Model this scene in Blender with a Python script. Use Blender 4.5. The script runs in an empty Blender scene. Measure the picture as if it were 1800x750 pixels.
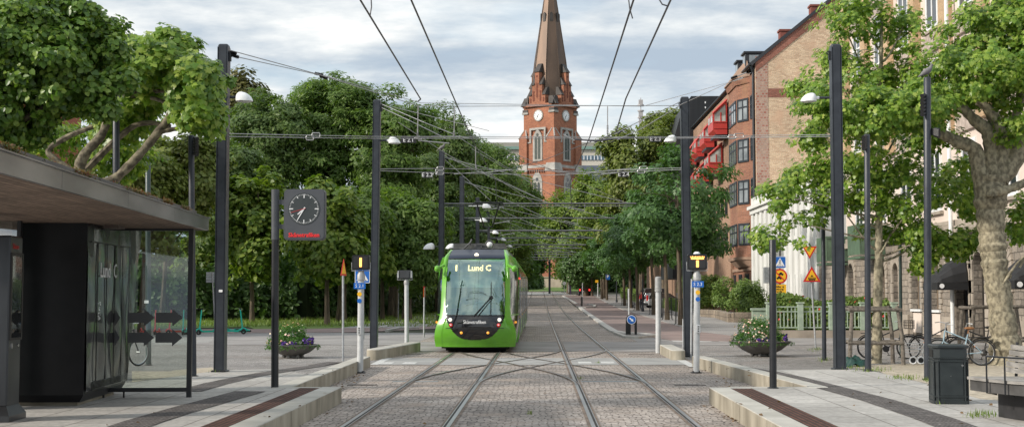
import bpy, math, random
import numpy as np
from mathutils import Vector, Matrix
from math import radians as R, sin, cos, pi

SC = bpy.context.scene
COL = SC.collection
rnd = random.Random(7)

# ---------------------------------------------------------------- camera geometry
FP = 2300.0
PITCH = math.atan(142 / FP)
YAW = math.atan(48 / FP)
CAM = Vector((0, 0, 1.8))
FWD = Vector((-sin(YAW) * cos(PITCH), cos(YAW) * cos(PITCH), sin(PITCH)))
RGT = Vector((cos(YAW), sin(YAW), 0))
UPV = RGT.cross(FWD)

def ray(px, py):
    return (FWD * FP + RGT * (px - 900) - UPV * (py - 375)).normalized()

def U(px, py, Y):
    """the point at distance Y along the street seen at photo pixel px, py"""
    d = ray(px, py)
    return CAM + d * (Y / d.y)

def gz(y):
    """street height: level by the stop, rising towards the church"""
    if y < 55: return 0.0
    y = min(y, 340)
    return 7.5e-5 * (y - 55) ** 2

def pz(y):
    """plaza height beside the platforms"""
    if y <= 26.8: return 0.25
    if y < 33: return 0.25 * (33 - y) / 6.2
    return gz(y)

def P(px, py, surf=gz):
    d = ray(px, py)
    f = surf if callable(surf) else (lambda y: surf)
    y = 8.0
    lo = None
    while y < 420:
        z = 1.8 + d.z * y / d.y
        if z <= f(y):
            lo = y; break
        y += 0.5
    if lo is None: return CAM + d * (400 / d.y)
    a, b = lo - 0.5, lo
    for _ in range(30):
        m = (a + b) / 2
        if 1.8 + d.z * m / d.y <= f(m): b = m
        else: a = m
    p = CAM + d * (b / d.y)
    p.z = f(b)
    return p

# ---------------------------------------------------------------- materials
MATS = {}
def nodes(name):
    m = bpy.data.materials.new(name); m.use_nodes = True
    nt = m.node_tree; nt.nodes.clear()
    return m, nt

def N(nt, t, **kw):
    n = nt.nodes.new(t)
    for k, v in kw.items():
        if k.startswith('i_'):
            key = k[2:].replace('_', ' ')
            n.inputs[key].default_value = v
        else: setattr(n, k, v)
    return n

def c4(c): return (c[0], c[1], c[2], 1.0)

def mat(name, c, c2=None, rough=0.6, metal=0.0, scale=3.0, bump=0.0, bscale=None, spec=0.5, emit=None, estr=0.0, stretch=None, detail=5, gen='Object', lo=.35, hi=.68):
    if name in MATS: return MATS[name]
    m, nt = nodes(name); L = nt.links
    out = N(nt, 'ShaderNodeOutputMaterial'); b = N(nt, 'ShaderNodeBsdfPrincipled')
    b.inputs['Roughness'].default_value = rough; b.inputs['Metallic'].default_value = metal
    b.inputs['Specular IOR Level'].default_value = spec
    L.new(b.outputs[0], out.inputs[0])
    if c2 is None: c2 = tuple(min(1, x * 0.82) for x in c)
    tc = N(nt, 'ShaderNodeTexCoord'); mp = N(nt, 'ShaderNodeMapping')
    if stretch: mp.inputs['Scale'].default_value = stretch
    L.new(tc.outputs[gen], mp.inputs[0])
    n = N(nt, 'ShaderNodeTexNoise', i_Scale=scale, i_Detail=detail); L.new(mp.outputs[0], n.inputs['Vector'])
    r = N(nt, 'ShaderNodeValToRGB'); r.color_ramp.elements[0].color = c4(c2); r.color_ramp.elements[1].color = c4(c)
    r.color_ramp.elements[0].position = lo; r.color_ramp.elements[1].position = hi
    L.new(n.outputs[0], r.inputs[0]); L.new(r.outputs[0], b.inputs['Base Color'])
    if emit:
        b.inputs['Emission Color'].default_value = c4(emit); b.inputs['Emission Strength'].default_value = estr
    if bump:
        n2 = N(nt, 'ShaderNodeTexNoise', i_Scale=bscale or scale * 4, i_Detail=4); L.new(mp.outputs[0], n2.inputs['Vector'])
        bp = N(nt, 'ShaderNodeBump', i_Strength=bump, i_Distance=0.02); L.new(n2.outputs[0], bp.inputs['Height']); L.new(bp.outputs[0], b.inputs['Normal'])
    MATS[name] = m
    return m

def brickmat(name, ca, cb, mortar, w, h, ms=0.01, mode='wall', warp=0.0, rough=0.85, bump=0.4, vary=None, vscale=0.6, offset=0.5, dirt=0.35, big=0.25):
    """bricks, setts or slabs; mode wall uses (x+y, z), floor uses (x, y)"""
    if name in MATS: return MATS[name]
    m, nt = nodes(name); L = nt.links
    out = N(nt, 'ShaderNodeOutputMaterial'); b = N(nt, 'ShaderNodeBsdfPrincipled'); L.new(b.outputs[0], out.inputs[0])
    b.inputs['Roughness'].default_value = rough
    b.inputs['Specular IOR Level'].default_value = 0.3
    tc = N(nt, 'ShaderNodeTexCoord'); sx = N(nt, 'ShaderNodeSeparateXYZ'); L.new(tc.outputs['Object'], sx.inputs[0])
    cx = N(nt, 'ShaderNodeCombineXYZ')
    if mode == 'wall':
        ad = N(nt, 'ShaderNodeMath', operation='ADD'); L.new(sx.outputs[0], ad.inputs[0]); L.new(sx.outputs[1], ad.inputs[1])
        L.new(ad.outputs[0], cx.inputs[0]); L.new(sx.outputs[2], cx.inputs[1])
    elif mode == 'floor':
        L.new(sx.outputs[0], cx.inputs[0]); L.new(sx.outputs[1], cx.inputs[1])
    else:
        L.new(sx.outputs[1], cx.inputs[0]); L.new(sx.outputs[0], cx.inputs[1])
    vec = cx.outputs[0]
    if warp:
        wn = N(nt, 'ShaderNodeTexNoise', i_Scale=2.2, i_Detail=2); L.new(vec, wn.inputs['Vector'])
        ws = N(nt, 'ShaderNodeVectorMath', operation='SCALE'); ws.inputs['Scale'].default_value = warp
        wc = N(nt, 'ShaderNodeVectorMath', operation='SUBTRACT'); wc.inputs[1].default_value = (.5, .5, .5)
        L.new(wn.outputs['Color'], wc.inputs[0]); L.new(wc.outputs[0], ws.inputs[0])
        wa = N(nt, 'ShaderNodeVectorMath', operation='ADD'); L.new(vec, wa.inputs[0]); L.new(ws.outputs[0], wa.inputs[1]); vec = wa.outputs[0]
    br = N(nt, 'ShaderNodeTexBrick'); br.offset = offset
    br.inputs['Scale'].default_value = 1.0; br.inputs['Brick Width'].default_value = w; br.inputs['Row Height'].default_value = h
    br.inputs['Mortar Size'].default_value = ms; br.inputs['Mortar Smooth'].default_value = 0.3
    br.inputs['Color1'].default_value = c4(ca); br.inputs['Color2'].default_value = c4(cb); br.inputs['Mortar'].default_value = c4(mortar)
    L.new(vec, br.inputs['Vector'])
    # large-scale variation and dirt
    n1 = N(nt, 'ShaderNodeTexNoise', i_Scale=vscale, i_Detail=6); L.new(tc.outputs['Object'], n1.inputs['Vector'])
    r1 = N(nt, 'ShaderNodeMapRange'); r1.inputs['From Min'].default_value = .3; r1.inputs['From Max'].default_value = .7
    r1.inputs['To Min'].default_value = 1 - big; r1.inputs['To Max'].default_value = 1 + big * .6
    L.new(n1.outputs[0], r1.inputs[0])
    mm = N(nt, 'ShaderNodeVectorMath', operation='SCALE'); L.new(br.outputs[0], mm.inputs[0]); L.new(r1.outputs[0], mm.inputs['Scale'])
    n2 = N(nt, 'ShaderNodeTexNoise', i_Scale=14, i_Detail=4); L.new(tc.outputs['Object'], n2.inputs['Vector'])
    r2 = N(nt, 'ShaderNodeMapRange'); r2.inputs['From Min'].default_value = .3; r2.inputs['From Max'].default_value = .7
    r2.inputs['To Min'].default_value = 1 - dirt; r2.inputs['To Max'].default_value = 1 + dirt * .5
    L.new(n2.outputs[0], r2.inputs[0])
    m2 = N(nt, 'ShaderNodeVectorMath', operation='SCALE'); L.new(mm.outputs[0], m2.inputs[0]); L.new(r2.outputs[0], m2.inputs['Scale'])
    last = m2.outputs[0]
    if vary:
        mx = N(nt, 'ShaderNodeMix', data_type='RGBA'); n3 = N(nt, 'ShaderNodeTexNoise', i_Scale=vscale * 2.7, i_Detail=5)
        L.new(tc.outputs['Object'], n3.inputs['Vector']); r3 = N(nt, 'ShaderNodeMapRange'); r3.inputs['From Min'].default_value = .52; r3.inputs['From Max'].default_value = .72
        r3.inputs['To Max'].default_value = .7
        L.new(n3.outputs[0], r3.inputs[0]); L.new(r3.outputs[0], mx.inputs[0]); L.new(last, mx.inputs[6]); mx.inputs[7].default_value = c4(vary); last = mx.outputs[2]
    L.new(last, b.inputs['Base Color'])
    if bump:
        iv = N(nt, 'ShaderNodeMath', operation='SUBTRACT'); iv.inputs[0].default_value = 1; L.new(br.outputs[1], iv.inputs[1])
        sm = N(nt, 'ShaderNodeMath', operation='MULTIPLY_ADD'); L.new(n2.outputs[0], sm.inputs[0]); sm.inputs[1].default_value = .35; L.new(iv.outputs[0], sm.inputs[2])
        bp = N(nt, 'ShaderNodeBump', i_Strength=bump, i_Distance=0.015); L.new(sm.outputs[0], bp.inputs['Height']); L.new(bp.outputs[0], b.inputs['Normal'])
    MATS[name] = m
    return m

def leafmat(name, cols, trans=0.35, rough=0.45):
    """per-leaf hue variation, light passing through the blade"""
    if name in MATS: return MATS[name]
    m, nt = nodes(name); L = nt.links
    out = N(nt, 'ShaderNodeOutputMaterial'); b = N(nt, 'ShaderNodeBsdfPrincipled')
    b.inputs['Roughness'].default_value = rough; b.inputs['Specular IOR Level'].default_value = 0.35
    g = N(nt, 'ShaderNodeNewGeometry'); r = N(nt, 'ShaderNodeValToRGB')
    els = r.color_ramp.elements
    els[0].color = c4(cols[0]); els[1].color = c4(cols[-1])
    for i, c in enumerate(cols[1:-1]):
        e = els.new((i + 1) / (len(cols) - 1)); e.color = c4(c)
    L.new(g.outputs['Random Per Island'], r.inputs[0])
    L.new(r.outputs[0], b.inputs['Base Color'])
    t = N(nt, 'ShaderNodeBsdfTranslucent'); sc = N(nt, 'ShaderNodeVectorMath', operation='MULTIPLY'); sc.inputs[1].default_value = (1.5, 1.7, .6)
    L.new(r.outputs[0], sc.inputs[0]); L.new(sc.outputs[0], t.inputs[0])
    mx = N(nt, 'ShaderNodeMixShader'); mx.inputs[0].default_value = trans
    L.new(b.outputs[0], mx.inputs[1]); L.new(t.outputs[0], mx.inputs[2]); L.new(mx.outputs[0], out.inputs[0])
    MATS[name] = m
    return m

def glassmat(name, tint, fac, rough=0.02, refl=0.9):
    if name in MATS: return MATS[name]
    m, nt = nodes(name); L = nt.links
    out = N(nt, 'ShaderNodeOutputMaterial'); t = N(nt, 'ShaderNodeBsdfTransparent'); t.inputs[0].default_value = c4(tint)
    g = N(nt, 'ShaderNodeBsdfGlossy'); g.inputs['Roughness'].default_value = rough; g.inputs[0].default_value = (refl, refl, refl, 1) if isinstance(refl, float) else c4(refl)
    lw = N(nt, 'ShaderNodeFresnel'); lw.inputs['IOR'].default_value = 1.5
    ad = N(nt, 'ShaderNodeMath', operation='ADD'); ad.inputs[1].default_value = fac; ad.use_clamp = True; L.new(lw.outputs[0], ad.inputs[0])
    mx = N(nt, 'ShaderNodeMixShader'); L.new(ad.outputs[0], mx.inputs[0]); L.new(t.outputs[0], mx.inputs[1]); L.new(g.outputs[0], mx.inputs[2])
    L.new(mx.outputs[0], out.inputs[0]); MATS[name] = m
    return m

M_POST = mat('dark_post_paint', (.040, .046, .056), (.028, .032, .040), .38, .0, 5, .05, spec=.4)
M_POSTB = mat('black_post_paint', (.018, .019, .022), (.010, .011, .013), .4, 0, 6, .05)
M_POSTG = mat('green_post_paint', (.035, .06, .055), (.025, .045, .04), .4, 0, 6)
M_GALV = mat('galvanised_steel', (.50, .51, .52), (.36, .37, .38), .45, .35, 9, .05)
M_LGREY = mat('light_grey_pole', (.55, .56, .56), (.45, .46, .46), .5, 0, 6)
M_WHITE = mat('white_enamel', (.82, .83, .82), (.74, .75, .74), .35, 0, 6)
M_WPAINT = mat('white_marking', (.62, .62, .60), (.40, .40, .38), .8, 0, 20)
M_BLACK = mat('black_plastic', (.012, .012, .013), (.007, .007, .008), .45, 0, 8)
M_RUBBER = mat('rubber', (.02, .02, .02), (.012, .012, .012), .8, 0, 8)
M_WIRE = mat('wire_steel', (.10, .10, .11), (.06, .06, .065), .5, .3, 3)
M_WIREL = mat('wire_bright', (.42, .42, .42), (.30, .30, .30), .4, .6, 3)
M_CHROME = mat('chrome', (.7, .7, .7), (.6, .6, .6), .2, .9, 3)
M_BLUE = mat('sign_blue', (.01, .13, .50), (.01, .12, .46), .4, 0, 3)
M_YEL = mat('sign_yellow', (.90, .50, .02), (.85, .46, .02), .45, 0, 3)
M_RED = mat('sign_red', (.62, .02, .02), (.58, .02, .02), .45, 0, 3)
M_SWHITE = mat('sign_white', (.85, .85, .85), (.8, .8, .8), .45, 0, 3)
M_SBLACK = mat('sign_black', (.01, .01, .01), (.01, .01, .01), .5, 0, 3)
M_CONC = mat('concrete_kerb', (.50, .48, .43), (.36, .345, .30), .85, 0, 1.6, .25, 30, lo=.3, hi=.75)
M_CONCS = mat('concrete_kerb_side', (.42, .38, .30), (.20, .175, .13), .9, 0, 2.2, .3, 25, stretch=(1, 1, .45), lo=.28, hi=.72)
M_WOODG = mat('grey_wood', (.21, .18, .145), (.10, .085, .07), .85, 0, 3, .3, 12, stretch=(6, 1, 6))
M_BARK = mat('bark', (.16, .125, .085), (.07, .055, .04), .95, 0, 3, .8, 9, stretch=(2, 2, .5))
M_BARKP = mat('plane_bark', (.37, .325, .225), (.15, .13, .09), .92, 0, 11, 1.0, 12, lo=.38, hi=.62, detail=10, stretch=(1, 1, .7))
M_BARKL = mat('plane_bark_dark', (.22, .19, .125), (.085, .07, .048), .92, 0, 9, 1.0, 12, lo=.42, hi=.6, detail=9)
M_ORANGE = mat('led_orange', (.9, .35, .05), (.9, .35, .05), .5, 0, 1, emit=(1, .42, .10), estr=2.2)
M_REDLED = mat('led_red', (.7, .02, .02), (.7, .02, .02), .5, 0, 1, emit=(1, .05, .04), estr=1.6)
M_WLAMP = mat('lamp_lit', (.9, .85, .7), (.9, .85, .7), .3, 0, 1, emit=(1, .88, .65), estr=1.5)
M_GLASSD = mat('dark_window_glass', (.035, .042, .05), (.018, .022, .028), .06, 0, .8, spec=.9)
M_GLASSL = mat('pale_window_glass', (.30, .33, .34), (.10, .115, .12), .08, 0, .7, spec=.9)

# ---------------------------------------------------------------- mesh builder
class MB:
    def __init__(s): s.v = []; s.f = []; s.mi = []; s.cur = 0
    def add(s, vs, fs):
        o = len(s.v); s.v.extend([tuple(v) for v in vs]); s.f.extend([tuple(i + o for i in f) for f in fs]); s.mi.extend([s.cur] * len(fs)); return s
    def m(s, i): s.cur = i; return s
    def box(s, c, d, rz=0.0, rx=0.0, ry=0.0):
        x, y, z = d[0] / 2, d[1] / 2, d[2] / 2
        M = Matrix.Rotation(rz, 3, 'Z') @ Matrix.Rotation(ry, 3, 'Y') @ Matrix.Rotation(rx, 3, 'X')
        vs = [M @ Vector(p) + Vector(c) for p in ((-x, -y, -z), (x, -y, -z), (x, y, -z), (-x, y, -z), (-x, -y, z), (x, -y, z), (x, y, z), (-x, y, z))]
        return s.add(vs, [(0, 3, 2, 1), (4, 5, 6, 7), (0, 1, 5, 4), (1, 2, 6, 5), (2, 3, 7, 6), (3, 0, 4, 7)])
    def bb(s, x0, x1, y0, y1, z0, z1):
        return s.box(((x0 + x1) / 2, (y0 + y1) / 2, (z0 + z1) / 2), (x1 - x0, y1 - y0, z1 - z0))
    def bbox(s, c, d, bv=.01):
        """box standing on its base with bevelled vertical and top edges"""
        x, y, z = d[0] / 2, d[1] / 2, d[2] / 2
        def ring(xx, yy, zz, b): return [(c[0] + p, c[1] + q, c[2] + zz) for p, q in ((-xx + b, -yy), (xx - b, -yy), (xx, -yy + b), (xx, yy - b), (xx - b, yy), (-xx + b, yy), (-xx, yy - b), (-xx, -yy + b))]
        rings = [ring(x, y, -z, bv), ring(x, y, z - bv, bv), ring(x - bv, y - bv, z, bv * .6)]
        return s.loft(rings, True, True)
    def loft(s, rings, cap0=True, cap1=True, closed=True):
        n = len(rings[0]); vs = [p for r in rings for p in r]; fs = []
        for i in range(len(rings) - 1):
            for j in range(n if closed else n - 1):
                k = (j + 1) % n; fs.append((i * n + j, i * n + k, (i + 1) * n + k, (i + 1) * n + j))
        if cap0: fs.append(tuple(range(n - 1, -1, -1)))
        if cap1: fs.append(tuple((len(rings) - 1) * n + j for j in range(n)))
        return s.add(vs, fs)
    def tube(s, pts, r, n=8, cap=True):
        pts = [Vector(p) for p in pts]; rs = r if isinstance(r, (list, tuple)) else [r] * len(pts)
        rings = []; pa = None
        for i, p in enumerate(pts):
            t = (pts[min(i + 1, len(pts) - 1)] - pts[max(i - 1, 0)])
            if t.length < 1e-9: t = Vector((0, 0, 1))
            t.normalize()
            if pa is None:
                a = t.cross(Vector((0, 0, 1)))
                if a.length < .05: a = t.cross(Vector((0, 1, 0)))
            else: a = pa - t * pa.dot(t)
            a.normalize(); b = t.cross(a); pa = a
            rings.append([p + (a * cos(2 * pi * k / n) + b * sin(2 * pi * k / n)) * rs[i] for k in range(n)])
        return s.loft(rings, cap, cap)
    def cyl(s, p0, p1, r0, r1=None, n=16, cap=True): return s.tube([p0, p1], [r0, r0 if r1 is None else r1], n, cap)
    def lathe(s, c, prof, n=24, axis='Z', cap=False):
        rings = []
        for r, h in prof:
            ring = []
            for k in range(n):
                a = 2 * pi * k / n
                if axis == 'Z': ring.append((c[0] + r * cos(a), c[1] + r * sin(a), c[2] + h))
                elif axis == 'Y': ring.append((c[0] + r * cos(a), c[1] + h, c[2] + r * sin(a)))
                else: ring.append((c[0] + h, c[1] + r * cos(a), c[2] + r * sin(a)))
            rings.append(ring)
        return s.loft(rings, cap, cap)
    def prism(s, poly, h, o=(0, 0, 0), u=(1, 0, 0), v=(0, 0, 1)):
        """2D polygon in the plane (o, u, v) pushed h along u x v reversed and centred"""
        o, u, v = Vector(o), Vector(u).normalized(), Vector(v).normalized(); w = u.cross(v).normalized()
        n = len(poly); a = [o + u * p[0] + v * p[1] + w * (h / 2) for p in poly]; b = [q - w * h for q in a]
        return s.add(a + b, [tuple(range(n)), tuple(range(2 * n - 1, n - 1, -1))] + [(i, i + n, (i + 1) % n + n, (i + 1) % n) for i in range(n)])
    def quad(s, a, b, c, d): return s.add([a, b, c, d], [(0, 1, 2, 3)])
    def torus(s, c, R_, r, n=28, k=8, axis='X'):
        vs = []; fs = []
        for i in range(n):
            a = 2 * pi * i / n
            for j in range(k):
                b = 2 * pi * j / k; rr = R_ + r * cos(b); h = r * sin(b)
                q = {'X': (h, rr * cos(a), rr * sin(a)), 'Y': (rr * cos(a), h, rr * sin(a)), 'Z': (rr * cos(a), rr * sin(a), h)}[axis]
                vs.append((c[0] + q[0], c[1] + q[1], c[2] + q[2]))
        for i in range(n):
            for j in range(k):
                fs.append((i * k + j, ((i + 1) % n) * k + j, ((i + 1) % n) * k + (j + 1) % k, i * k + (j + 1) % k))
        return s.add(vs, fs)
    def ball(s, c, r, n=14, m=9, sc=(1, 1, 1)):
        rings = []
        for i in range(1, m):
            t = pi * i / m
            rings.append([(c[0] + r * sc[0] * sin(t) * cos(2 * pi * k / n), c[1] + r * sc[1] * sin(t) * sin(2 * pi * k / n), c[2] - r * sc[2] * cos(t)) for k in range(n)])
        return s.loft(rings)
    def build(s, name, mats, parent=None, smooth=False, world=False, off=None):
        me = bpy.data.meshes.new(name)
        vs = s.v
        if world and parent is not None:
            q = parent
            while q.parent: q = q.parent
            l = q.location; vs = [(v[0] - l[0], v[1] - l[1], v[2] - l[2]) for v in vs]
        if off is not None: vs = [(v[0] - off[0], v[1] - off[1], v[2] - off[2]) for v in vs]
        me.from_pydata(vs, [], s.f)
        if not isinstance(mats, (list, tuple)): mats = [mats]
        for mm in mats: me.materials.append(mm)
        if len(mats) > 1: me.polygons.foreach_set('material_index', s.mi)
        me.update()
        if smooth:
            me.polygons.foreach_set('use_smooth', [True] * len(me.polygons))
            try: me.set_sharp_from_angle(angle=R(38))
            except Exception: pass
        o = bpy.data.objects.new(name, me); COL.objects.link(o)
        if parent is not None: o.parent = parent
        if off is not None: o.location = off
        return o

def tag(o, label=None, cat=None, group=None, kind=None):
    if label: o['label'] = label
    if cat: o['category'] = cat
    if group: o['group'] = group
    if kind: o['kind'] = kind
    return o

def thing(name, label, cat, loc=(0, 0, 0), rz=0.0, group=None):
    o = bpy.data.objects.new(name, None); COL.objects.link(o)
    o.location = loc; o.rotation_euler = (0, 0, rz); o.empty_display_size = .2
    return tag(o, label, cat, group)

def struct(o): o['kind'] = 'structure'; return o

def kids(o): return [c for c in bpy.data.objects if c.parent == o]
def copy_tree(o, parent=None):
    c = o.copy(); COL.objects.link(c); c.parent = parent
    for ch in kids(o): copy_tree(ch, c)
    return c
def dup(o, loc, rz=None, label=None, group=None, sc=None):
    c = copy_tree(o); c.location = loc
    if rz is not None: c.rotation_euler = (0, 0, rz)
    if label: c['label'] = label
    if group: c['group'] = group
    if sc: c.scale = sc
    return c

def text(name, s, size, o, u, v, m, parent=None, ext=.002, align='LEFT', sx=1.0, world=True, bold=0.0, sp=1.0):
    """raised lettering on the plane through o with reading direction u and up v"""
    cu = bpy.data.curves.new('tmp', 'FONT'); cu.body = s; cu.size = size; cu.extrude = ext; cu.align_x = align; cu.offset = bold; cu.space_character = sp
    cu.resolution_u = 2
    ob = bpy.data.objects.new('tmp', cu); COL.objects.link(ob)
    dg = bpy.context.evaluated_depsgraph_get(); dg.update()
    me = bpy.data.meshes.new_from_object(ob.evaluated_get(dg))
    bpy.data.objects.remove(ob); bpy.data.curves.remove(cu)
    u, v = Vector(u).normalized(), Vector(v).normalized(); w = u.cross(v); o = Vector(o)
    off = Vector((0, 0, 0))
    if world and parent is not None:
        q = parent
        while q.parent: q = q.parent
        off = Vector(q.location)
    for vt in me.vertices:
        c = vt.co; vt.co = o + u * (c.x * sx) + v * c.y + w * c.z - off
    me.materials.clear(); me.materials.append(m); me.update(); me.name = name
    ob = bpy.data.objects.new(name, me); COL.objects.link(ob)
    if parent is not None: ob.parent = parent
    return ob

def circ(r, n=32, cx=0, cy=0): return [(cx + r * cos(2 * pi * k / n), cy + r * sin(2 * pi * k / n)) for k in range(n)]
def rrect(w, h, r, n=5):
    out = []
    for cx, cy, a0 in ((w / 2 - r, h / 2 - r, 0), (-w / 2 + r, h / 2 - r, 90), (-w / 2 + r, -h / 2 + r, 180), (w / 2 - r, -h / 2 + r, 270)):
        for k in range(n + 1):
            a = R(a0 + 90 * k / n); out.append((cx + r * cos(a), cy + r * sin(a)))
    return out
# ================================================================ SETTING
M_SETT = brickmat('granite_setts', (.54, .475, .42), (.31, .27, .24), (.10, .082, .068), .20, .12, .012, 'floor', warp=.20, vary=(.36, .29, .235), vscale=.42, bump=.9, dirt=.5, big=.30)
M_SETTG = brickmat('grey_setts', (.41, .39, .37), (.27, .255, .24), (.13, .115, .10), .17, .12, .010, 'floor', warp=.14, vary=(.24, .205, .185), vscale=.22, bump=.8, dirt=.4, big=.25)
M_SLAB = brickmat('paving_slabs', (.47, .45, .415), (.40, .382, .352), (.17, .155, .135), .70, .70, .011, 'side', warp=.01, vscale=.45, bump=.25, dirt=.24, big=.22, offset=.5)
M_FOOT = brickmat('pavement_slabs', (.38, .36, .34), (.31, .295, .28), (.18, .17, .155), .5, .35, .012, 'floor', warp=0, vscale=.3, bump=.2, dirt=.3, big=.2)
M_ASPH = mat('asphalt', (.32, .305, .292), (.225, .213, .203), .9, 0, .55, .3, 90, detail=9)
M_ASPHR = mat('red_asphalt', (.275, .205, .185), (.20, .15, .136), .9, 0, .7, .3, 80, detail=9)
M_PATH = mat('smooth_path', (.34, .338, .322), (.25, .248, .238), .85, 0, 1.2, .15, 60, detail=8)
M_GRAV = mat('sandy_gravel', (.56, .49, .38), (.33, .28, .21), .95, 0, 9, .8, 60, detail=10)
M_LAWN = mat('lawn', (.15, .225, .042), (.085, .14, .026), .95, 0, 2.2, 1.0, 20, detail=10)
M_SOIL = mat('dark_soil', (.055, .06, .028), (.03, .032, .018), .95, 0, 1.5, .6, 12)  # dark soil tone, also used for the roof bed
M_TACR = brickmat('tactile_red', (.27, .105, .068), (.18, .072, .050), (.04, .026, .02), .07, .055, .017, 'floor', warp=0, bump=1.0, dirt=.4, offset=0, vscale=2)
M_TACG = brickmat('tactile_grey', (.22, .20, .19), (.15, .138, .132), (.07, .062, .056), .3, .052, .014, 'side', warp=0, bump=1.0, dirt=.35, offset=.0, vscale=2)

def sheet(name, poly, off, m, surf=gz, step=3.0, x_cuts=None, parent=None):
    """a flat polygon laid over the surface, cut along y so that it follows the rise"""
    import bmesh
    bm = bmesh.new()
    vs = [bm.verts.new((p[0], p[1], 0)) for p in poly]
    bm.faces.new(vs)
    ys = [p[1] for p in poly]; y = math.floor(min(ys) / step) * step
    cuts = set()
    while y < max(ys):
        cuts.add(y); y += step
    cuts |= {26.8, 33.0, 55.0}
    for c in sorted(cuts):
        if min(ys) < c < max(ys):
            bmesh.ops.bisect_plane(bm, geom=bm.verts[:] + bm.edges[:] + bm.faces[:], plane_co=(0, c, 0), plane_no=(0, 1, 0), dist=1e-5)
    for v in bm.verts: v.co.z = surf(v.co.y) + off
    bm.normal_update()
    for f in bm.faces:
        if f.normal.z < 0: f.normal_flip()
    me = bpy.data.meshes.new(name); bm.to_mesh(me); bm.free(); me.materials.append(m)
    o = bpy.data.objects.new(name, me); COL.objects.link(o)
    if parent is None: o['kind'] = 'structure'
    else: o.parent = parent
    return o

def pxy(pts, surf=gz): return [tuple(P(x, y, surf)[:2]) for x, y in pts]

# base ground out to the horizon
sheet('ground', [(-900, -30), (900, -30), (900, 2500), (-900, 2500)], -.03, M_SOIL, step=6 if False else 15)
sheet('plaza', [(-70, 33), (-4.1, 33), (-4.1, 62), (-70, 62)], -.008, M_SETTG)
sheet('plaza', [(3.7, 33), (40, 33), (40, 62), (3.7, 62)], -.008, M_SETTG)
# raised plaza around the platforms
XL2, XR2 = -4.16, 4.0
sheet('plaza', [(-40, -10), (-3.6, -10), (-3.6, 21.75), (-4.45, 21.9), (-4.45, 33.2), (-40, 33.2)], 0.0, M_SETTG, surf=pz)
sheet('plaza', [(3.1, -10), (40, -10), (40, 33.2), (4.1, 33.2), (4.75, 21.9), (3.1, 21.9)], 0.0, M_SETTG, surf=pz)
# track bed
sheet('track_bed', [(-4.4, -10), (4.6, -10), (4.6, 21), (4.0, 41.5), (-4.4, 41.5)], .000, M_SETT)
sheet('track_bed', [(-4.6, 50), (3.75, 50), (3.75, 235), (-4.6, 235)], .004, M_SETT)
sheet('crossing_asphalt', [(-60, 47), (30, 47), (30, 61), (-60, 61)], .000, M_ASPH)
sheet('crossing_asphalt', [(-4.4, 41.5), (5, 41.5), (5.2, 50), (-4.4, 50)], .008, M_ASPH)
sheet('crossing_path', pxy([(650, 641), (1212, 641), (1200, 629), (672, 629)]), .008, M_PATH)
sheet('path_edging', pxy([(650, 641), (664, 641), (690, 629), (676, 629)]), .012, M_WPAINT)
sheet('path_edging', pxy([(1212, 645), (1228, 645), (1203, 632), (1188, 632)]), .012, M_WPAINT)
# slabs: platforms
def slab_zone(side):
    if side < 0:
        pts = [(-3.62, -8), (-3.62, 21.88)] + [(-4.46, 21.9), (-4.46, 25.2)] + [tuple(P(475, 648, pz)[:2]), tuple(P(395, 651, pz)[:2]), tuple(P(360, 654, pz)[:2]), tuple(P(232, 672, pz)[:2]), (-11, 22), (-14, 15), (-14, -8)]
    else:
        pts = [(3.13, -8), (3.13, 21.88), (4.55, 21.9), (4.32, 26.2), tuple(P(1340, 650, pz)[:2]), tuple(P(1480, 648, pz)[:2]), tuple(P(1560, 658, pz)[:2]), tuple(P(1620, 672, pz)[:2]), tuple(P(1720, 700, pz)[:2]), (8.6, 14), (8.2, -8)]
        pts.reverse()
    return sheet('platform_paving', pts, .004, M_SLAB, surf=pz)
slab_zone(-1); slab_zone(1)
# gravel beds
sheet('gravel_bed', pxy([(232, 652), (300, 652), (372, 645), (395, 650), (360, 654), (232, 671)], pz), .003, M_GRAV, surf=pz)
sheet('gravel_bed', pxy([(1490, 643), (1640, 637), (1800, 640), (1880, 650), (1880, 740), (1720, 700), (1620, 671), (1556, 657)], pz), .003, M_GRAV, surf=pz)
# tactile strips
def strip(name, pts, w, m, off=.010, surf=pz):
    pts = [Vector((p[0], p[1], 0)) for p in pts]; Ls, Rs = [], []
    for i, p in enumerate(pts):
        t = (pts[min(i + 1, len(pts) - 1)] - pts[max(i - 1, 0)]).normalized(); n = Vector((-t.y, t.x, 0)) * w / 2
        Ls.append((p + n)[:2]); Rs.append((p - n)[:2])
    return sheet(name, Ls + Rs[::-1], off, m, surf)
sheet('tactile_strip', [(-3.96, -8), (-3.62, -8), (-3.62, 21.7), (-3.96, 21.7)], .010, M_TACR, surf=pz)
sheet('tactile_strip', [(3.13, -8), (3.49, -8), (3.49, 21.7), (3.13, 21.7)], .010, M_TACR, surf=pz)
strip('tactile_strip', pxy([(590, 636), (560, 641), (500, 651), (440, 661), (380, 674), (330, 688)], pz), .46, M_TACG)
strip('tactile_strip', pxy([(440, 688), (400, 699), (330, 718), (250, 742), (150, 778)], pz), .50, M_TACG, .012)
strip('tactile_strip', pxy([(1285, 640), (1330, 651), (1390, 663), (1470, 684), (1545, 704), (1640, 735), (1760, 780)], pz), .50, M_TACG)
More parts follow.
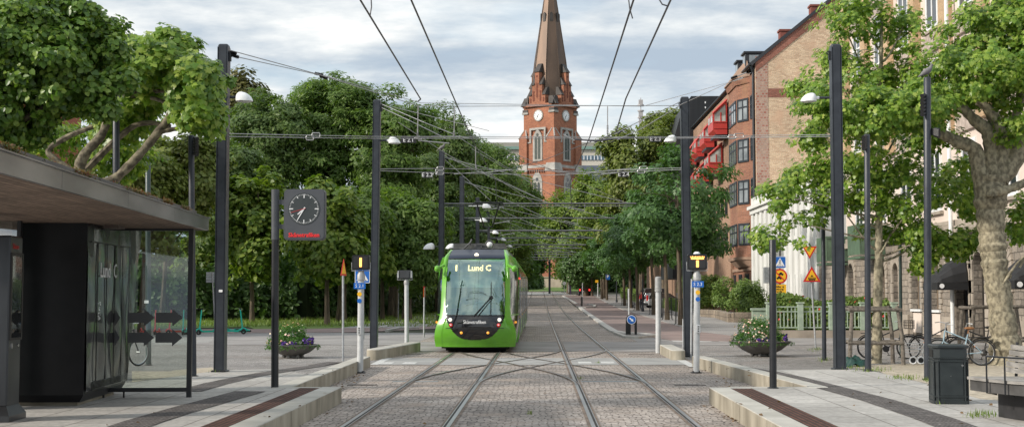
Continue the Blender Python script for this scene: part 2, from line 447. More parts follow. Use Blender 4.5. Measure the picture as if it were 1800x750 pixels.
# zebra stripes and road surfaces
for k in range(7):
    y0 = 586.5 + k * 2.3
    a, b = P(150 + 14 * k, y0), P(405 - 6 * k, y0)
    sheet('zebra_stripe', [(a.x, a.y - .22), (b.x, a.y - .22), (b.x, a.y + .22), (a.x, a.y + .22)], .006, M_WPAINT)
for x0 in (1182, 1222, 1262):
    sheet('zebra_stripe', pxy([(x0 - 10, 594), (x0 + 16, 594), (x0 + 30, 600), (x0 + 2, 600)]), .006, M_WPAINT)
sheet('cycle_path', pxy([(-200, 579), (380, 578), (560, 577), (700, 574), (770, 572), (770, 577), (640, 583), (560, 584), (380, 585), (-200, 586)]), .004, M_ASPHR)
sheet('walkway', pxy([(600, 576), (700, 560), (768, 549), (768, 572), (690, 575)]), .006, M_PATH)
sheet('walkway', pxy([(925, 513.5), (1000, 513.5), (1000, 518), (925, 518)]), .012, M_PATH)
sheet('right_road', pxy([(990, 518), (1040, 517.5), (1050, 523), (1095, 544), (1150, 560), (1230, 583), (1290, 590), (1290, 600), (1180, 598), (1140, 592), (1080, 585), (1060, 575), (1016, 540)]), .008, M_ASPHR)
sheet('far_lawn', pxy([(920, 512.2), (1040, 512.2), (1070, 505), (1070, 500), (880, 500), (880, 513)]), .006, M_LAWN)
sheet('right_pavement', pxy([(1040, 517.5), (1110, 517), (1350, 545), (1420, 580), (1300, 590), (1230, 583), (1150, 560), (1095, 544), (1050, 523)]), .004, M_FOOT)
sheet('lawn', pxy([(-300, 578), (250, 578), (436, 574), (452, 579), (560, 577), (640, 574), (700, 563), (765, 551), (790, 549)]) + [(-5.6, 120), (-5.2, 235), (-120, 235)], .002, M_LAWN)
# pale kerbs along the right road
def kerb(name, pts, w, h, m=M_CONC, surf=gz, top=None):
    mb = MB(); pts = [Vector((p[0], p[1], 0)) for p in pts]; rings = []
    for i, p in enumerate(pts):
        t = (pts[min(i + 1, len(pts) - 1)] - pts[max(i - 1, 0)]).normalized(); n = Vector((-t.y, t.x, 0)) * w / 2
        g = surf(p.y); z1 = (top if top is not None else g + h); a, b = p + n, p - n; e = min(.02, w / 8)
        rings.append([(a.x, a.y, g - .05), (a.x, a.y, z1 - e), (a.x - n.x * .15, a.y - n.y * .15, z1), (b.x + n.x * .15, b.y + n.y * .15, z1), (b.x, b.y, z1 - e), (b.x, b.y, g - .05)])
    mb.loft(rings)
    o = mb.build(name, m); o['kind'] = 'structure'; return o
def dens(pts, n=6):
    out = []
    for a, b in zip(pts, pts[1:]):
        for k in range(n): out.append((a[0] + (b[0] - a[0]) * k / n, a[1] + (b[1] - a[1]) * k / n))
    out.append(pts[-1]); return out
M_KERBW = mat('pale_granite_kerb', (.52, .50, .46), (.40, .38, .35), .8, 0, 3, .1)
kerb('kerb', dens(pxy([(990, 520), (1002, 527), (1014, 534)])), .35, .08, M_KERBW)
kerb('kerb', dens(pxy([(1019, 540), (1045, 560), (1066, 575), (1080, 584), (1100, 587), (1125, 588), (1150, 591)])), .38, .10, M_KERBW)
kerb('kerb', dens(pxy([(1150, 592), (1120, 594.5), (1100, 594), (1080, 586)])), .15, .10, M_KERBW)
kerb('kerb', dens(pxy([(1016, 540), (1030, 541), (1044, 540), (1046, 537), (1034, 535.5)])), .3, .12, M_KERBW)
kerb('kerb', dens(pxy([(992, 518.5), (1013, 518.5)])), 1.0, .12, M_KERBW)
sheet('traffic_island', pxy([(1080, 586), (1100, 588), (1150, 591.5), (1120, 594), (1100, 593.5)]), .09, M_SETTG)
kerb('kerb', dens(pxy([(660, 577), (690, 571), (768, 571)])), .18, .06, M_KERBW)
kerb('kerb', dens(pxy([(680, 582), (700, 578), (735, 577)])), .18, .10, M_KERBW)
kerb('kerb', dens(pxy([(1050, 523), (1095, 544), (1150, 560), (1230, 583)])), .14, .05, M_FOOT)

# ---- platform kerbs: concrete blocks with joints
def block_kerb(name, label, p0, p1, w, h0, z1, n, side):
    """blocks end to end from p0 to p1; side +1 means the body lies to +x of the line"""
    p0, p1 = Vector((p0[0], p0[1], 0)), Vector((p1[0], p1[1], 0)); t = (p1 - p0); L = t.length; t.normalize(); nn = Vector((-t.y, t.x, 0))
    if nn.x * side < 0: nn = -nn
    mb = MB(); g = .006
    for k in range(n):
        a = p0 + t * (L * k / n + g); b = p0 + t * (L * (k + 1) / n - g); e = .012
        jig = rnd.uniform(-.003, .003)
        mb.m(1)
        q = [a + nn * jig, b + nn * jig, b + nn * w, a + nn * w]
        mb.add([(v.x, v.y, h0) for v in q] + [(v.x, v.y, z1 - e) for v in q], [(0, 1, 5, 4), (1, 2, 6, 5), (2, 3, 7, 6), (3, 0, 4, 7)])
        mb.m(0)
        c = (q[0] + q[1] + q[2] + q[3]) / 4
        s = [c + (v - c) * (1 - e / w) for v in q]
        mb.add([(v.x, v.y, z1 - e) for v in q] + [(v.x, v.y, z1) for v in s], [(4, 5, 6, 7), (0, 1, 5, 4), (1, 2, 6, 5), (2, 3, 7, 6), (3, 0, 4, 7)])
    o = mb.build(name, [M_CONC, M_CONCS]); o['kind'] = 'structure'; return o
block_kerb('platform_kerb', '', (-3.3, -8), (-3.3, 21.9), .325, -.03, .266, 27, -1)
block_kerb('platform_kerb', '', (2.81, -8), (2.81, 21.9), .325, -.03, .266, 27, 1)
block_kerb('platform_kerb', '', (-3.63, 21.9), (-4.46, 21.9), .2, -.03, .262, 1, 1)
block_kerb('platform_kerb', '', (3.14, 21.9), (4.7, 21.9), .2, -.03, .262, 1, 1)
a, b = P(584, 677), P(651, 645)
block_kerb('platform_kerb', '', (-4.12, 21.95), (b.x, b.y), .30, -.03, .27, 11, -1)
a, b = P(1342, 676), P(1217, 644)
block_kerb('platform_kerb', '', (a.x + .03, 21.95), (b.x, b.y), .30, -.03, .27, 10, 1)
def end_block(label, near, far, w, h, side):
    a, b = P(*near), P(*far); d = (b - a); L = d.length; ang = math.atan2(d.y, d.x)
    t = thing('concrete_barrier_block', label, 'barrier block', (a.x, a.y, 0), ang, 'low concrete blocks at the platform ends')
    outline = [(w / 2 - w / 2 * cos(x), side * (w / 2 - w / 2 * sin(x))) for x in [pi / 2 * (k / 4 - 1) * -1 for k in range(0)]]
    r = w * .45; poly = [(L, 0), (L, side * w), (r, side * w)] + [(r - r * sin(q), side * (w - r + r * cos(q))) for q in [pi / 2 * k / 5 for k in range(1, 5)]] + [(0, side * (w - r)), (0, side * r)] + [(r - r * cos(q), side * (r - r * sin(q))) for q in [pi / 2 * k / 5 for k in range(1, 5)]] + [(r, 0)]
    mb = MB(); mb.m(1)
    e = .02; n = len(poly); cx = L / 2; cy = side * w / 2
    top = [(cx + (p[0] - cx) * (1 - e / L * 2), cy + (p[1] - cy) * (1 - e / w * 2)) for p in poly]
    rings = [[(p[0], p[1], -.03) for p in poly], [(p[0], p[1], h - e) for p in poly]]
    mb.loft(rings, False, False); mb.m(0); mb.loft([[(p[0], p[1], h - e) for p in poly], [(p[0], p[1], h) for p in top]], False, True)
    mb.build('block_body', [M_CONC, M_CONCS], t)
    return t
end_block('low pale concrete block beside the tall dark mast left of the green tram', (668, 632), (739, 617), .42, .29, 1)
end_block('low pale concrete block at the foot of the mast with the lit T signal', (1181, 633), (1160, 621), .38, .28, -1)

# ---- rails
M_RAILH = mat('rail_head', (.50, .50, .51), (.34, .33, .33), .28, .85, 2.5, .05, stretch=(1, .15, 1))
M_RAILG = mat('rail_groove', (.035, .030, .027), (.02, .018, .016), .8, .1, 6)
M_RUST = mat('rail_joint', (.25, .19, .145), (.13, .10, .078), .95, 0, 4, .4, 30)
def rail(path, parent, inner, lift=0.0, wf=1.0):
    """grooved rail along path; inner = -1/+1 side of the groove"""
    n = len(path); pts = [Vector((p[0], p[1], 0)) for p in path]
    def band(o0, o1, z):
        vs = []
        for i, p in enumerate(pts):
            t = (pts[min(i + 1, n - 1)] - pts[max(i - 1, 0)]).normalized(); nn = Vector((t.y, -t.x, 0)); g = gz(p.y) + z + lift
            a = p + nn * o0; b = p + nn * o1; vs += [(a.x, a.y, g), (b.x, b.y, g)]
        return vs, [(2 * i, 2 * i + 1, 2 * i + 3, 2 * i + 2) for i in range(n - 1)]
    s = inner
    bands = [(-.07, .11, .010, 2), (-.028, .028, .016, 0), (.028, .062, .013, 1), (.062, .074, .016, 0)]
    mb = MB()
    for a, b, z, mi in bands:
        a *= wf; b *= wf
        x0, x1 = (a, b) if s > 0 else (-b, -a)
        vs, fs = band(x0, x1, z); mb.m(mi).add(vs, fs)
    return mb.build('rail', [M_RAILH, M_RAILG, M_RUST], parent)
CL, CR, HG = -1.96, 1.45, .7175
def tram_track(cx, label):
    t = bpy.data.objects.new('tram_track', None); COL.objects.link(t); t['kind'] = 'structure'; t['label'] = label
    ys = [-8 + 4 * k for k in range(16)] + [55 + 5 * k for k in range(37)]
    for s in (-1, 1): rail([(cx + s * HG, y) for y in ys], t, -s)
tram_track(CL, 'tram track under the green tram'); tram_track(CR, 'empty tram track beside the green tram')
def crossover(c0, c1, label, lift):
    t = bpy.data.objects.new('track_crossover', None); COL.objects.link(t); t['kind'] = 'structure'; t['label'] = label
    Y0, Y1 = 26.2, 43.4
    for s in (-1, 1):
        pts = []
        for k in range(41):
            f = k / 40; g = f * f * (3 - 2 * f); pts.append((c0 + (c1 - c0) * g + s * HG, Y0 + (Y1 - Y0) * f))
        rail(pts, t, -s, lift, .62)
crossover(CL, CR, 'curved crossover rails running from the left track to the right track', .0035)
crossover(CR, CL, 'curved crossover rails running from the right track to the left track', .0055)
# drain slots, hatch squares, dark covers on the setts
for px, py, w, d, m in ((700, 638, .34, .34, M_WPAINT), (1048, 637, .34, .34, M_WPAINT)):
    p = P(px, py); mb = MB()
    for sx in (-1, 1): mb.bb(p.x + sx * .3 - .17, p.x + sx * .3 + .17, p.y - .4, p.y + .4, .0, .0125)
    struct(mb.build('track_marking', m))
M_DRAIN = mat('iron_drain', (.10, .085, .075), (.05, .042, .038), .7, .4, 12)
for x0, x1, py, dd in ((612, 662, 676, .22), (1186, 1240, 676, .22), (690, 770, 670, .18), (1022, 1122, 670, .18), (680, 740, 622, .14), (1105, 1150, 622, .14)):
    a, b = P(x0, py), P(x1, py); mb = MB(); mb.bb(a.x, b.x, a.y - dd / 2, a.y + dd / 2, 0, .008); struct(mb.build('drain_channel', M_DRAIN if x0 not in (690, 1022) else mat('pale_drain', (.27, .29, .30), (.18, .2, .2), .7, .3, 20)))
# surface joints across the plaza
# fallen leaves near the kerbs
rl = random.Random(3); mb = MB()
for cx, cy, sx, sy, n in ((-3.95, 25.5, .12, 1.3, 60), (-3.2, 20, .1, 3, 18), (3.9, 26.5, .18, 2.2, 30), (0, 22, 2.4, 4.5, 14), (-4.1, 28.3, .15, .5, 36), (2.72, 18, .06, 3, 40), (6, 18, 2, 3.5, 20), (-5.5, 17, 1.4, 3, 12)):
    for _ in range(n):
        x, y = rl.gauss(cx, sx), rl.gauss(cy, sy)
        if -3.3 < x < 2.8 and abs(abs(x) - 99) < 0: continue
        z = .02 if (-3.25 < x < 2.78 or (y > 21.9 and -4.1 < x < 3.9)) else pz(y) + .022
        r = rl.uniform(.02, .045); a = rl.uniform(0, 6.3); h = rl.uniform(.0, .03)
        mb.add([(x + r * cos(a), y + r * sin(a), z), (x + r * .5 * cos(a + 1.6), y + r * .5 * sin(a + 1.6), z + h), (x - r * cos(a), y - r * sin(a), z + h * .6), (x + r * .6 * cos(a - 1.5), y + r * .6 * sin(a - 1.5), z)], [(0, 1, 2, 3)])
tag(mb.build('fallen_leaves', leafmat('dry_leaf', [(.22, .12, .04), (.14, .08, .03), (.10, .06, .03)], .1)), 'dry brown leaves lying along the kerbs and on the setts', 'leaves', kind='stuff')
# ================================================================ MASTS, POSTS, LAMPS
def dome_lamp(parent, o, d, L, size=.36, n='lamp_arm'):
    """white half-dome street luminaire on a short arm from o in direction d (+1 right, -1 left)"""
    x, y, z = o; mb = MB()
    mb.cyl((x, y, z), (x + d * L * .65, y, z), .028, n=10); arm = mb.build('lamp_arm', M_POST, parent, world=True, smooth=True)
    mb = MB(); mb.cyl((x + d * L * .6, y, z), (x + d * L, y, z), .035, n=10); mb.build('lamp_sleeve', M_WHITE, arm, world=True, smooth=True)
    # shade: quarter ellipsoid bulging up and away, flat below
    mb = MB(); c = (x + d * (L + size * .12), y, z - size * .22); rings = []
    for i in range(8):
        t = pi / 2 * i / 7
        ring = []
        for k in range(24):
            a = 2 * pi * k / 24
            rx = size * .5 * (1.15 if cos(a) * d > 0 else .75)
            ring.append((c[0] + rx * cos(a) * cos(t) + (-d) * size * .12 * sin(t), c[1] + size * .42 * sin(a) * cos(t), c[2] + size * .52 * sin(t)))
        rings.append(ring)
    mb.loft(rings, True, True); mb.build('lamp_shade', M_WHITE, parent, world=True, smooth=True)
    mb = MB(); mb.lathe((c[0] + d * .05, c[1], c[2] - .02), [(.0, 0), (size * .3, 0), (size * .34, .018), (0, .018)], 20); mb.build('lamp_glass', mat('lamp_glass', (.6, .6, .58), (.5, .5, .48), .2), parent, world=True)

def mast(name, label, cat, base, top, w, d=None, z0=0.0, group='dark steel masts carrying the overhead wires', sticker=None, profile='H', m=None):
    b, t = Vector(base), Vector(top); d = d or w * 1.15
    root = thing(name, label, cat, tuple(b), 0, group); m = m or M_POST
    mb = MB(); lean = (t - b); h = lean.z
    e = w * .12
    def ring(p, s=1.0):
        x, y = w / 2 * s, d / 2 * s
        if profile == 'H': q = [(-x + e, -y), (x - e, -y), (x, -y + e), (x, y - e), (x - e, y), (-x + e, y), (-x, y - e), (-x, -y + e)]
        return [(p.x + a, p.y + c, p.z) for a, c in q]
    o = Vector((0, 0, -.02)); rings = [ring(o), ring(Vector((lean.x * .999, lean.y * .999, h - .03))), ring(Vector((lean.x, lean.y, h)), .85)]
    mb.loft(rings)
    # flanges standing proud on the sides
    for sx in (-1, 1):
        a = Vector((sx * (w / 2 + .004), -d / 2 + .002, 0)); q = []
        for p in (Vector((0, 0, 0)), Vector((lean.x, lean.y, h - .06))):
            q.append([(p.x + sx * (w / 2 - .012), p.y - d / 2 - .006, p.z), (p.x + sx * (w / 2 + .006), p.y - d / 2 - .006, p.z), (p.x + sx * (w / 2 + .006), p.y + d / 2 + .006, p.z), (p.x + sx * (w / 2 - .012), p.y + d / 2 + .006, p.z)])
        mb.loft(q)
    mb.build('mast_shaft', m, root)
    mb = MB(); mb.bbox((0, 0, .02), (w + .10, d + .10, .04), .015); mb.build('base_plate', M_POSTB, root)
    if sticker:
        z = sticker; f = z / h; mb = MB(); mb.prism(rrect(.075, .05, .012), .004, (lean.x * f + .02, lean.y * f - d / 2 - .009, z)); mb.build('sticker', M_SWHITE, root)
    return root

def insul(parent, a, b, w=.02, m=None):
    """ribbed insulator or turnbuckle between a and b"""
    a, b = Vector(a), Vector(b); mb = MB(); n = 6; pts, rs = [], []
    for k in range(n * 2 + 1):
        pts.append(a.lerp(b, k / (n * 2))); rs.append(w * (1.6 if k % 2 else .8))
    mb.tube(pts, rs, 8); return mb.build('insulator', m or M_BLACK, parent, world=True)

def mast_px(label, bpx, tpx, zf, w, **kw):
    b = P(bpx[0], bpx[1], zf); t = U(tpx[0], tpx[1], b.y); return mast('overhead_line_mast', label, 'mast', tuple(b), tuple(t), w, **kw), b, t

mA, bA, tA = mast_px('tall dark mast with a white dome lamp rising behind the glass shelter', (387, 653), (394, 79), pz, .20, sticker=1.62)
dome_lamp(mA, tuple(U(404, 171, bA.y)), 1, .22, .37)
mB, bB, tB = mast_px('dark mast with a white dome lamp beside the lit S 2.1 signal', (657, 627), (663, 176), gz, .20)
dome_lamp(mB, tuple(U(667, 247, bB.y)), 1, .36, .37)
mC, bC, tC = mast_px('dark mast with a white dome lamp just behind the T signal', (1210, 626), (1203, 171), gz, .23)
dome_lamp(mC, tuple(U(1196, 244, bC.y)), -1, .22, .38)
mD, bD, tD = mast_px('tall dark mast rising through the plane tree leaves on the right platform', (1476, 649), (1468, 79), pz, .21)
dome_lamp(mD, tuple(U(1458, 172, bD.y)), -1, .38, .37)
for mm, t in ((mA, tA), (mD, tD), (mB, tB), (mC, tC)):
    s = 1 if t.x < 0 else -1
    mb = MB(); mb.bb(t.x + s * .10, t.x + s * .15, t.y - .03, t.y + .03, t.z - .34, t.z - .14); mb.torus((t.x + s * .15, t.y, t.z - .18), .035, .012, 12, 6, 'Y'); mb.build('wire_bracket', M_POSTB, mm, world=True)
# small box and rod on the nearer masts
# far masts with cantilever tubes
far = [(776.5, 265, 357, 67.5), (812, 310, 383, 80.5), (839.5, 347, 405, 96.5), (858, 372, 418, 113), (873, 386, 430, 129), (886, 396, 435.5, 146), (896, 404, 443, 163), (904, 410, 447, 180), (911, 415, 452, 197), (917, 419, 455.5, 213)]
far_masts = []
ends = [(1118, 357.5), (1080, 383), (1059, 405), (1043, 418), (1030, 430), (1022, 436), (1013, 443), (1008, 447), (1000, 452), (995, 456)]
words_ord = ['nearest', 'second', 'third', 'fourth', 'fifth', 'sixth', 'seventh', 'eighth', 'ninth', 'farthest']
for i, (px, ty, by, Y) in enumerate(far):
    t = U(px, ty, Y); root = mast('overhead_line_mast', f'{words_ord[i]} of the dark masts with long cross tubes standing left of the tram track', 'mast', (t.x, Y, gz(Y)), tuple(t), .27, .3, group='cross tube masts in a row along the left track')
    far_masts.append(root)
    e = U(ends[i][0], ends[i][1], Y); s = Vector((t.x + .14, Y, e.z))
    mb = MB(); mb.cyl(s, (e.x, Y, e.z), .045 if i < 2 else .06, n=10)
    if i == 0: mb.cyl((s.x, Y, e.z - .13), (e.x - .2, Y, e.z - .13), .022, n=8)
    mb.build('cross_tube', mat('tube_grey', (.16, .165, .17), (.12, .12, .125), .45, .4, 4), root, world=True, smooth=True)
    for k, fx in enumerate((.55, .97)):
        q = s.lerp(Vector((e.x, Y, e.z)), fx); a = Vector((t.x + .1, Y, t.z - .25 - .1 * k))
        mb = MB(); mb.tube([a, q], .016, 6); mb.build('stay_wire', M_WIREL, root, world=True)
    for k, cx in enumerate((CL, CR)):
        mb = MB(); sg = -1 if k else 1
        if cx < e.x:
            z = e.z; mb.tube([(cx - .9 * sg, Y, z), (cx - .9 * sg, Y, z - .35), (cx + .1, Y, z - .18)], .022, 6)
            mb.cyl((cx + .1, Y, z - .18), (cx + .1, Y, z - .26), .03, n=6)
            mb.build('registration_arm', M_WIREL, root, world=True)
    if i < 9:
        dome_lamp(root, (t.x + .14, Y, e.z - .12 - .0), 1, 1.1 if i else 2.1, .5)
    if i < 2:
        dome_lamp(root, tuple(U(px - (4 if i == 0 else 5), 433, Y)), -1, .42, .62)
# single mast at the end of the street
b = P(966, 514); b = U(966, 513, 215)
t = U(966, 428, 215); mast('end_mast', 'slim dark mast in the middle of the tracks before the church', 'mast', (b.x, 215, gz(215)), tuple(t), .34, group=None)

# round posts on the platforms with dark spotlight clusters
def round_post(label, bpx, tpx, zf, r, m=None, cluster=None, name='lighting_post', group='slim round posts on the plaza', plate=None, cat='post'):
    b = P(bpx[0], bpx[1], zf); t = U(tpx[0], tpx[1], b.y); root = thing(name, label, cat, tuple(b), 0, group); m = m or M_POST
    mb = MB(); mb.tube([b - Vector((0, 0, .03)), b.lerp(t, .5), t - Vector((0, 0, .015)), t], [r, r * .97, r * .94, r * .8], 20); mb.build('post_shaft', m, root, world=True, smooth=True)
    mb = MB(); mb.lathe((b.x, b.y, b.z), [(r + .035, 0), (r + .035, .015), (r + .004, .025)], 20); mb.build('base_flange', M_POSTB, root, world=True)
    if cluster:
        for (cx, cy0, cy1, side) in cluster:
            q0, q1 = U(cx, cy0, b.y), U(cx, cy1, b.y); n = 6
            for k in range(n):
                q = q0.lerp(q1, k / (n - 1)); mb = MB()
                mb.cyl((q.x, q.y - .05, q.z), (q.x + side * .07, q.y - .12, q.z - .03), .034, .042, 10); mb.cyl((q.x - side * .05, q.y, q.z + .02), (q.x, q.y - .05, q.z), .012, n=6)
                mb.build('spotlight', M_BLACK, root, world=True, smooth=True)
    if plate:
        q = U(plate[0], plate[1], b.y); mb = MB(); mb.prism(rrect(.11, .075, .01), .004, (q.x, q.y - r - .004, q.z)); mb.build('sticker', M_SWHITE, root, world=True)
    return root
round_post('round dark post rising behind the shelter roof among plane branches', (205, 668), (204, 137), pz, .066, cluster=[(212, 188, 205, 1)])
round_post('round dark post just behind the end post of the glass shelter', (340, 661), (336, 238), pz, .060, cluster=[(343, 243, 270, 1)])
round_post('round green grey post seen through the shelter glass', (261, 641), (260, 276), gz, .072, m=M_POSTG, plate=(259, 530), name='lighting_post')
round_post('round dark post with a pigeon on top in front of the big plane tree', (1631, 667), (1630, 136), pz, .068, cluster=[(1624, 168, 200, -1), (1641, 228, 238, 1)])
round_post('round dark post before the young plane tree in its wooden guard', (1526, 652), (1524, 236), pz, .062, cluster=[(1521, 240, 260, -1)])
round_post('round dark post behind the tram warning sign', (1449, 632), (1447, 385), pz, .060)
round_post('thin green post behind the right edge of the wooden tree guard', (1584, 628), (1582, 383), gz, .045, m=M_POSTG)
round_post('short black post on the right platform in front of the crossing signs', (1359, 682), (1358, 421), pz, .060, m=M_POSTB)

# ---------------------------------------------------------------- platform clock
b = P(483, 681, pz); t = U(484, 333, b.y); Yc = b.y
ck = thing('platform_clock', 'dark clock sign with a round dial and red lettering on a black post', 'clock', tuple(b))
mb = MB(); q = U(484, 421, Yc)
mb.tube([b, q], [.062, .060], 20); mb.build('post_shaft', M_POSTB, ck, world=True, smooth=True)
mb = MB(); mb.tube([q, t], .066, 20); mb.build('post_sleeve', mat('clock_grey', (.075, .08, .09), (.06, .065, .072), .45, 0, 6), ck, world=True, smooth=True)
mb = MB()
for py in (355, 398): a = U(490, py, Yc); c = U(504, py, Yc); mb = MB(); mb.bb(a.x - .02, c.x + .02, Yc - .025, Yc + .025, a.z - .04, a.z + .04); mb.build('bracket', MATS['clock_grey'], ck, world=True)
c0, c1 = U(501, 333, Yc), U(572, 422, Yc); w, h = c1.x - c0.x, c0.z - c1.z; cc = (c0 + c1) / 2
mb = MB(); mb.prism(rrect(w, h, .07), .16, cc); mb.prism(rrect(w - .03, h - .03, .06), .175, cc); case = mb.build('clock_case', mat('clock_case', (.085, .09, .10), (.07, .075, .085), .5, 0, 4), ck, world=True)
dc = U(536, 367.5, Yc); dr = 26.5 / (FP / Yc); yf = Yc - .089
mb = MB(); mb.prism(circ(dr * 1.06, 48), .006, (dc.x, yf, dc.z)); dial = mb.build('dial', mat('dial_dark', (.045, .055, .058), (.035, .044, .046), .6, 0, 3), ck, world=True)
mb = MB()
for k in range(60):
    a = 2 * pi * k / 60; l = .045 if k % 5 == 0 else .02; ww = .0055 if k % 5 == 0 else .0028
    if k % 15 == 0: l = .065; ww = .008
    u = Vector((sin(a), 0, cos(a))); v = Vector((cos(a), 0, -sin(a))); o = Vector((dc.x, yf - .005, dc.z))
    p = [o + u * dr * .98 + v * ww, o + u * dr * .98 - v * ww, o + u * (dr * .98 - l) - v * ww, o + u * (dr * .98 - l) + v * ww]
    mb.quad(*p)
mb.build('minute_marks', M_SWHITE, dial, world=True)
def hand(ang, l, ww, m, z, tail=.03, nm='hand'):
    a = R(ang); u = Vector((sin(a), 0, cos(a))); v = Vector((cos(a), 0, -sin(a))); o = Vector((dc.x, yf - z, dc.z)); mb = MB()
    mb.quad(o - u * tail + v * ww, o - u * tail - v * ww, o + u * l - v * ww * .7, o + u * l + v * ww * .7); return mb.build(nm, m, dial, world=True)
hand(210, .20, .010, M_SWHITE, .010, nm='minute_hand'); hand(228, .14, .013, M_SWHITE, .008, nm='hour_hand'); hand(254, .23, .004, M_RED, .012, nm='second_hand')
tx = U(536, 416.5, Yc); text('lettering', 'Skånetrafiken', .098, (tx.x, yf - .001, tx.z), (1, 0, 0), (0, 0, 1), mat('letter_red', (.75, .03, .03), (.7, .03, .03), .4, 0, 2, emit=(1, .04, .04), estr=.15), ck, .006, 'CENTER', .98, bold=.002)

# ---------------------------------------------------------------- tram signals
def arrow_poly(): return [(-.18, .05), (.02, .05), (.02, .13), (.18, 0), (.02, -.13), (.02, -.05), (-.18, -.05)]
def signal(label, bpx, boxc, bw, bh, plate, name='tram_signal', lit='I', dots=True):
    b = P(bpx[0], bpx[1], 0.0); k = FP / b.y; Y = b.y; root = thing(name, label, 'tram signal', tuple(b), 0, 'white tram signal posts')
    boxp = U(*boxc, Y); topz = boxp.z - bh / 2
    r = .072
    mb = MB(); mb.tube([b, (boxp.x, Y, topz - .22)], [r, r], 18); mb.build('signal_post', M_LGREY, root, world=True, smooth=True)
    mb = MB(); mb.lathe((boxp.x, Y, topz - .24), [(r + .022, 0), (r + .022, .12), (r + .005, .15), (r - .012, .22), (.02, .23)], 16); mb.build('post_collar', mat('collar_grey', (.40, .40, .39), (.3, .3, .3), .5, .2, 8), root, world=True, smooth=True)
    mb = MB(); mb.lathe(tuple(b), [(r + .06, 0), (r + .06, .02), (r + .01, .03)], 16); 
    for a in range(4): mb.cyl((b.x + .10 * cos(a * 1.57 + .7), b.y + .10 * sin(a * 1.57 + .7), .0), (b.x + .10 * cos(a * 1.57 + .7), b.y + .10 * sin(a * 1.57 + .7), .05), .015, n=6)
    mb.build('base_flange', M_BLACK, root, world=True)
    mb = MB(); mb.prism(rrect(bw, bh, .04), .20, (boxp.x, Y, boxp.z)); box_ = mb.build('signal_housing', M_BLACK, root, world=True)
    mb = MB(); mb.prism(rrect(bw - .07, bh - .07, .02), .01, (boxp.x, Y - .104, boxp.z)); mb.build('signal_screen', mat('signal_screen', (.035, .035, .036), (.025, .025, .026), .35, 0, 4), box_, world=True)
    # tube frame round the housing
    mb = MB(); hw = bw / 2 + .015; z0 = boxp.z - bh / 2 - .02
    mb.tube([(boxp.x - hw, Y - .02, boxp.z), (boxp.x - hw, Y - .02, z0), (boxp.x + hw, Y - .02, z0), (boxp.x + hw, Y - .02, boxp.z)], .011, 6); mb.build('housing_frame', M_GALV, root, world=True)
    if lit == 'I':
        mb = MB(); mb.prism(rrect(.055, bh - .13, .012), .004, (boxp.x, Y - .113, boxp.z)); mb.build('lit_bar', M_ORANGE, box_, world=True)
    elif lit == 'T':
        mb = MB(); mb.prism(rrect(.06, bh - .20, .012), .004, (boxp.x, Y - .113, boxp.z - .045))
        mb.prism(rrect(.30, .035, .012), .004, (boxp.x, Y - .113, boxp.z + .075)); mb.build('lit_bar', M_ORANGE, box_, world=True)
        mb = MB()
        for j in range(9): mb.prism(rrect(.022, .028 + .012 * (j % 2), .006), .004, (boxp.x - .15 + j * .0375, Y - .113, boxp.z + .112))
        mb.build('lit_dots', M_ORANGE, box_, world=True)
        mb = MB(); mb.ball((boxp.x, Y, boxp.z + bh / 2), .075, 14, 8, (1.1, 1, .8)); mb.build('antenna_cap', M_WHITE, root, world=True, smooth=True)
    if plate:
        q = U(plate[1], plate[2], Y); mb = MB(); mb.prism(rrect(.27, .14, .01), .008, (q.x, Y - r - .006, q.z)); pl = mb.build('number_plate', M_BLUE, root, world=True)
        text('lettering', plate[0], .105, (q.x, Y - r - .011, q.z - .035), (1, 0, 0), (0, 0, 1), M_SWHITE, pl, .001, 'CENTER', 1)
        for j, mm in enumerate((M_YEL, M_BLUE)):
            mb = MB(); mb.prism(circ(.052, 24), .006, (q.x - .003, Y - r - .004, q.z - .19 - j * .155)); mb.build('disc_' + ('yellow' if j == 0 else 'blue'), mm, root, world=True)
        mb = MB(); mb.bbox((q.x + .0, Y - r - .01, q.z - 1.02), (.10, .06, .18), .01); mb.build('push_button', M_LGREY, root, world=True)
        mb = MB();
        for dz in (.05, .0, -.05): mb.prism(circ(.015, 10), .006, (q.x, Y - r - .043, q.z - 1.02 + dz))
        mb.build('button_dots', M_BLACK, root, world=True)
    return root
signal('white signal post with the lit upright orange bar and blue S 2.1 plate', (633, 655), (635, 461), .40, .34, ('S 2.1', 633, 502), lit='I')
signal('white signal post with the lit orange T and blue S 2.3 plate', (1224, 655), (1225, 460), .44, .36, ('S 2.3', 1226, 499), lit='T')
# unlit signal seen from behind / camera box
b = P(715, 616); Y = b.y; root = thing('tram_signal', 'white post with a grey unlit box beside the concrete block left of the tram', 'tram signal', tuple(b), 0, 'white tram signal posts')
q = U(712, 482, Y); mb = MB(); mb.tube([b, (q.x + .05, Y, q.z - .3)], .07, 16); mb.build('signal_post', M_LGREY, root, world=True, smooth=True)
mb = MB(); mb.lathe((q.x + .05, Y, q.z - .32), [(.085, 0), (.085, .12), (.05, .2)], 14); mb.build('post_collar', MATS['collar_grey'], root, world=True, smooth=True)
mb = MB(); mb.prism(rrect(.44, .27, .05), .2, q); mb.prism(rrect(.30, .22, .05), .26, q); mb.build('signal_housing', mat('housing_grey', (.05, .055, .06), (.04, .042, .046), .5, 0, 5), root, world=True)
mb = MB(); mb.tube([(q.x - .24, Y - .05, q.z + .05), (q.x - .24, Y - .05, q.z - .17), (q.x + .24, Y - .05, q.z - .17), (q.x + .24, Y - .05, q.z + .05)], .012, 6)
for sx in (-1, 1): mb.bb(q.x + sx * .21 - .02, q.x + sx * .21 + .02, Y - .12, Y + .1, q.z - .11, q.z + .11)
mb.build('housing_frame', M_GALV, root, world=True)
